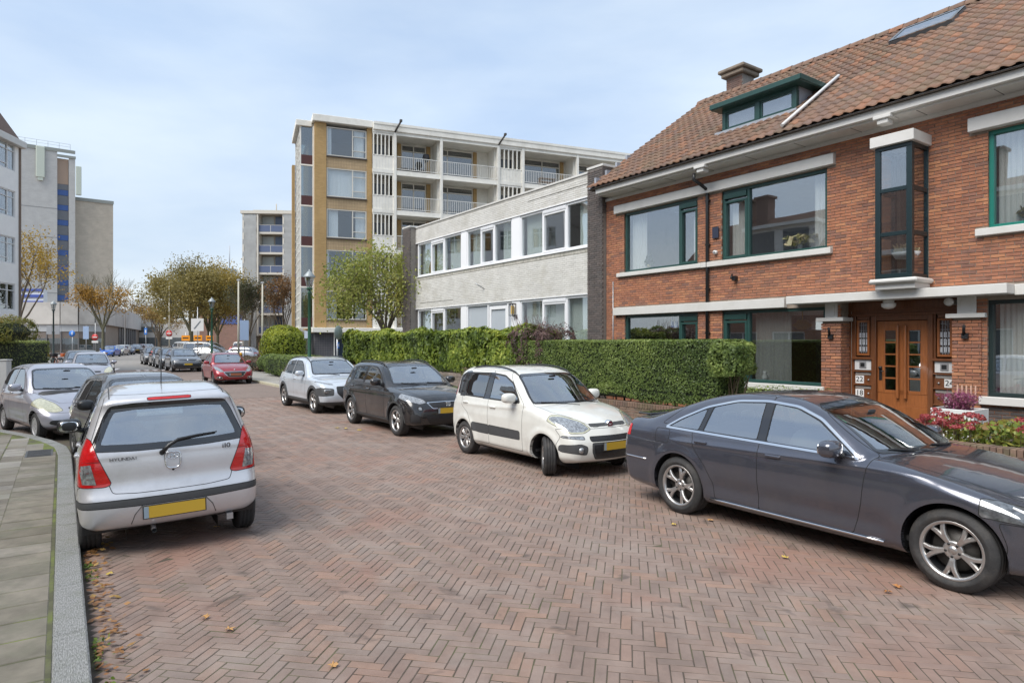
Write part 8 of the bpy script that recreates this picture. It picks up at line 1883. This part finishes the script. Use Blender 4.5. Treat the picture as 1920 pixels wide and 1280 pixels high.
def pole_sign(px, Y, top, label, plates, pm=M_steel, rad=.035):
    x, y = at(px, Y); t = empty('traffic_sign', (x, y, 0)); tag(t, label, 'traffic sign'); q = MB(); q.tube([(0, .04, 0), (0, .04, top)], rad, 8); q.build('post', pm, t)
    for kind, z, s_ in plates:
        q = MB()
        if kind == 'noentry':
            q.lathe([(0, -.02), (s_, -.02), (s_, .0), (0, .0)], (0, 0, z), 'y', 24, 0); q.box(-s_*.7, s_*.7, -.03, -.02, z-s_*.16, z+s_*.16, 1); q.box(-s_, s_, -.02, 0, z-s_*1.75, z-s_*1.1, 1); mm = [mat('sign_red', (.50, .03, .03), .4), M_white2]
        elif kind == 'blue': q.lathe([(0, -.02), (s_, -.02), (s_, .0), (0, .0)], (0, 0, z), 'y', 24, 0); q.prism([(-.05*s_, z-.5*s_), (.12*s_, z-.5*s_), (.12*s_, z), (.4*s_, z), (0, z+.55*s_), (-.4*s_, z), (-.05*s_, z)], -.03, -.02, 1); mm = [mat('sign_blue2', (.02, .16, .55), .4), M_white2]
        elif kind == 'blueplate': q.box(-s_*.45, s_*.45, -.02, 0, z-s_, z+s_, 0); q.box(-s_*.2, s_*.2, -.03, -.02, z-s_*.5, z+s_*.5, 1); mm = [MATS.get('sign_blue2') or mat('sign_blue2', (.02, .16, .55), .4), M_white2]
        elif kind == 'banner': q.box(-s_*.45, s_*.45, -.02, 0, z-s_, z+s_, 0); mm = [mat('pale_banner', (.28, .38, .55), .6)]
        elif kind == 'white': q.box(-s_, s_, -.02, 0, z-s_, z+s_, 0); q.prism([(-s_*.6, z-s_*.6), (-s_*.4, z-s_*.7), (s_*.6, z+s_*.55), (s_*.45, z+s_*.65)], -.03, -.02, 1); mm = [M_white2, mat('sign_grey', (.16, .18, .2), .5)]
        elif kind == 'orange': q.box(-s_, s_, -.02, 0, z-s_*.65, z+s_*.65, 0); q.box(-s_*.7, s_*.7, -.025, -.02, z-.06, z+.06, 1); mm = [mat('sign_orange', (.75, .28, .01), .4), M_black]
        elif kind == 'greyround': q.lathe([(0, -.02), (s_, -.02), (s_, .0), (0, .0)], (0, 0, z), 'y', 20, 0); mm = [mat('sign_back', (.20, .25, .24), .6)]
        q.build({'noentry': 'no_entry_disc', 'blue': 'arrow_disc', 'blueplate': 'blue_plate', 'banner': 'banner', 'white': 'end_of_zone_plate', 'orange': 'orange_plate', 'greyround': 'sign_back'}[kind], mm, t, fix=True)
    return t
pole_sign(178, 76, 4.2, 'no entry sign by the brick wall of the shop building', [('noentry', 2.5+.0, .38)])
pole_sign(317, 72, 8.6, 'no entry sign on a tall pale pole left of the elms', [('noentry', 3.0-.1, .36)], M_pole, .07)
pole_sign(135, 62, 3.1, 'round blue arrow sign in front of the shop window', [('blue', 2.75, .30)])
pole_sign(161, 66, 3.6, 'pale blue sign plate beside the rounded shop corner', [('banner', 2.9, .65)])
pole_sign(370, 60, 5.2, 'white end of zone sign between the elms and the second lamp post', [('white', 3.55, .58)])
pole_sign(348, 66, 3.0, 'orange diversion sign by the twin elm trunks, left one', [('orange', 2.35, .42)])
pole_sign(371, 64, 3.0, 'orange diversion sign below the white sign, middle one', [('orange', 2.35, .42)])
pole_sign(393, 66, 3.0, 'orange diversion sign right behind the second lamp post', [('orange', 2.35, .38)])
pole_sign(273, 70, 3.6, 'small blue parking sign by the bollards at the crossing', [('blueplate', 3.1, .35)])
pole_sign(458, 52, 3.8, 'tall pale blue banner sign right of the left flagpole', [('banner', 2.9, .8)])
sg = pole_sign(634, 25.6, 2.6, 'thin grey post with round sign seen from the side in front of the laurel hedge', [('greyround', 2.35, .28), ('blueplate', 1.85, .12)])
sg.rotation_euler = (0, 0, 1.25)
def streetmast(px, Y, h, label):
    x, y = at(px, Y); t = empty('lamp_mast', (x, y, 0)); tag(t, label, 'lamp post'); q = MB(); q.tube([(0, 0, 0), (0, 0, h-.3), (.5, 0, h), (2.2, 0, h+.15)], [.12, .07, .05, .04], 8); q.build('mast', M_steel, t); q = MB(); q.box(1.6, 2.5, -.15, .15, h+.1, h+.22, 0, .04); q.build('lamp_head', M_steel, t)
streetmast(234, 98, 8.2, 'tall grey lamp mast with arm in front of the shop building'); streetmast(291, 130, 8.0, 'far grey lamp mast beyond the shop building')
def bollard(px, Y, m, label, h=1.0, r=.09, group=None):
    x, y = at(px, Y); t = empty('bollard', (x, y, 0)); tag(t, label, 'bollard', group); q = MB(); q.lathe([(r*1.2, 0), (r, .1), (r, h*.8), (r*1.1, h*.85), (r*.8, h), (0, h+.02)], (0, 0, 0), 'z', 12); q.build('bollard_post', m, t); q = MB(); q.lathe([(r*1.02, h*.60), (r*1.04, h*.62), (r*1.04, h*.74), (r*1.02, h*.76)], (0, 0, 0), 'z', 12); q.build('reflector_band', M_white2, t)
M_or = mat('orange_yellow_plastic', (.70, .35, .01), .5)
bollard(79, 61, M_or, 'orange yellow bollard beside the bicycles', 1.25, .2); bollard(450, 52, M_or, 'orange yellow post between the silver crossover and the flagpole', 1.1, .17)
for i, (px, Y) in enumerate(((271, 57), (277, 57), (283, 57))): bollard(px, Y, M_black, ['left', 'middle', 'right'][i]+' one of three black bollards at the crossing', 1.0, .10, 'black bollards at the crossing')
bollard(213, 34, M_black, 'single black bollard leaning on the road beyond the blue grey car', 1.05, .05); bollard(69, 58, M_black, 'dark bollard left of the orange yellow bollard', 1.1, .12)
x, y = at(10, 23.5); t = empty('utility_cabinet', (x, y, 0)); tag(t, 'pale grey utility post behind the lavender silver hatchback', 'cabinet'); q = MB(); q.box(-.14, .14, -.12, .12, 0, 1.3, 0, .02); q.build('cabinet_body', mat('pale_grey_cabinet', (.50, .51, .50), .6, noise=.1), t); q = MB(); q.box(-.16, .16, -.14, .14, 1.3, 1.35, 0, .01); q.build('cabinet_cap', MATS['pale_grey_cabinet'], t)
def bicycle(x, y, rz, m, label):
    t = empty('bicycle', (x, y, .05), rz); tag(t, label, 'bicycle', 'bicycles at the left lamp post')
    for cx_ in (-.52, .52):
        q = MB(); q.tube([(cx_+.34*math.cos(a), 0, .34+.34*math.sin(a)) for a in np.linspace(0, 2*math.pi, 21)], .02, 5, cap=False)
        for k in range(8): a = k*math.pi/4; q.tube([(cx_, 0, .34), (cx_+.33*math.cos(a), 0, .34+.33*math.sin(a))], .003, 3)
        q.build('wheel', M_black, t)
    q = MB()
    for a, b in (((-.52, .34), (-.08, .32)), ((-.08, .32), (-.2, .85)), ((-.52, .34), (-.2, .8)), ((-.2, .72), (.36, .80)), ((-.08, .32), (.36, .74)), ((.36, .95), (.52, .34))): q.tube([(a[0], 0, a[1]), (b[0], 0, b[1])], .02, 6)
    q.build('frame', m, t)
    q = MB(); q.tube([(.36, 0, .9), (.33, 0, 1.05)], .015, 5); q.tube([(.2, -.28, 1.05), (.35, -.12, 1.08), (.35, .12, 1.08), (.2, .28, 1.05)], .014, 5); q.build('handlebar', M_steel, t)
    q = MB(); sphere(q, (-.22, 0, .95), (.14, .08, .04)); q.build('saddle', M_black, t); q = MB(); q.box(-.75, -.3, -.14, .14, .74, .77); q.build('carrier', m, t); q = MB(); q.box(.5, .85, -.2, .2, .78, 1.05, 0, .03); q.build('front_crate', m, t)
x, y = at(101, 50); bo = mat('orange_enamel', (.60, .13, .03), .4)
bicycle(x-.8, y-.6, .3, bo, 'orange bicycle leaning at the left side of the dark lamp post'); bicycle(x+.7, y-.5, -.4, bo, 'orange bicycle leaning at the right side of the dark lamp post'); bicycle(x+.1, y-1.1, 1.2, M_black, 'black bicycle standing between the two orange bicycles')
# wooden stakes of the young tree
t = empty('tree_stakes', (*at(504, 60), 0)); tag(t, 'brown wooden stakes with cross bar around the bare sapling', 'stakes')
for x_ in (-.9, .9): q = MB(); q.box(x_-.05, x_+.05, -.05, .05, 0, 1.9); q.build('stake', M_bench, t)
q = MB(); q.box(-.9, .9, -.03, .03, 1.7, 1.8); q.build('cross_bar', M_bench, t)
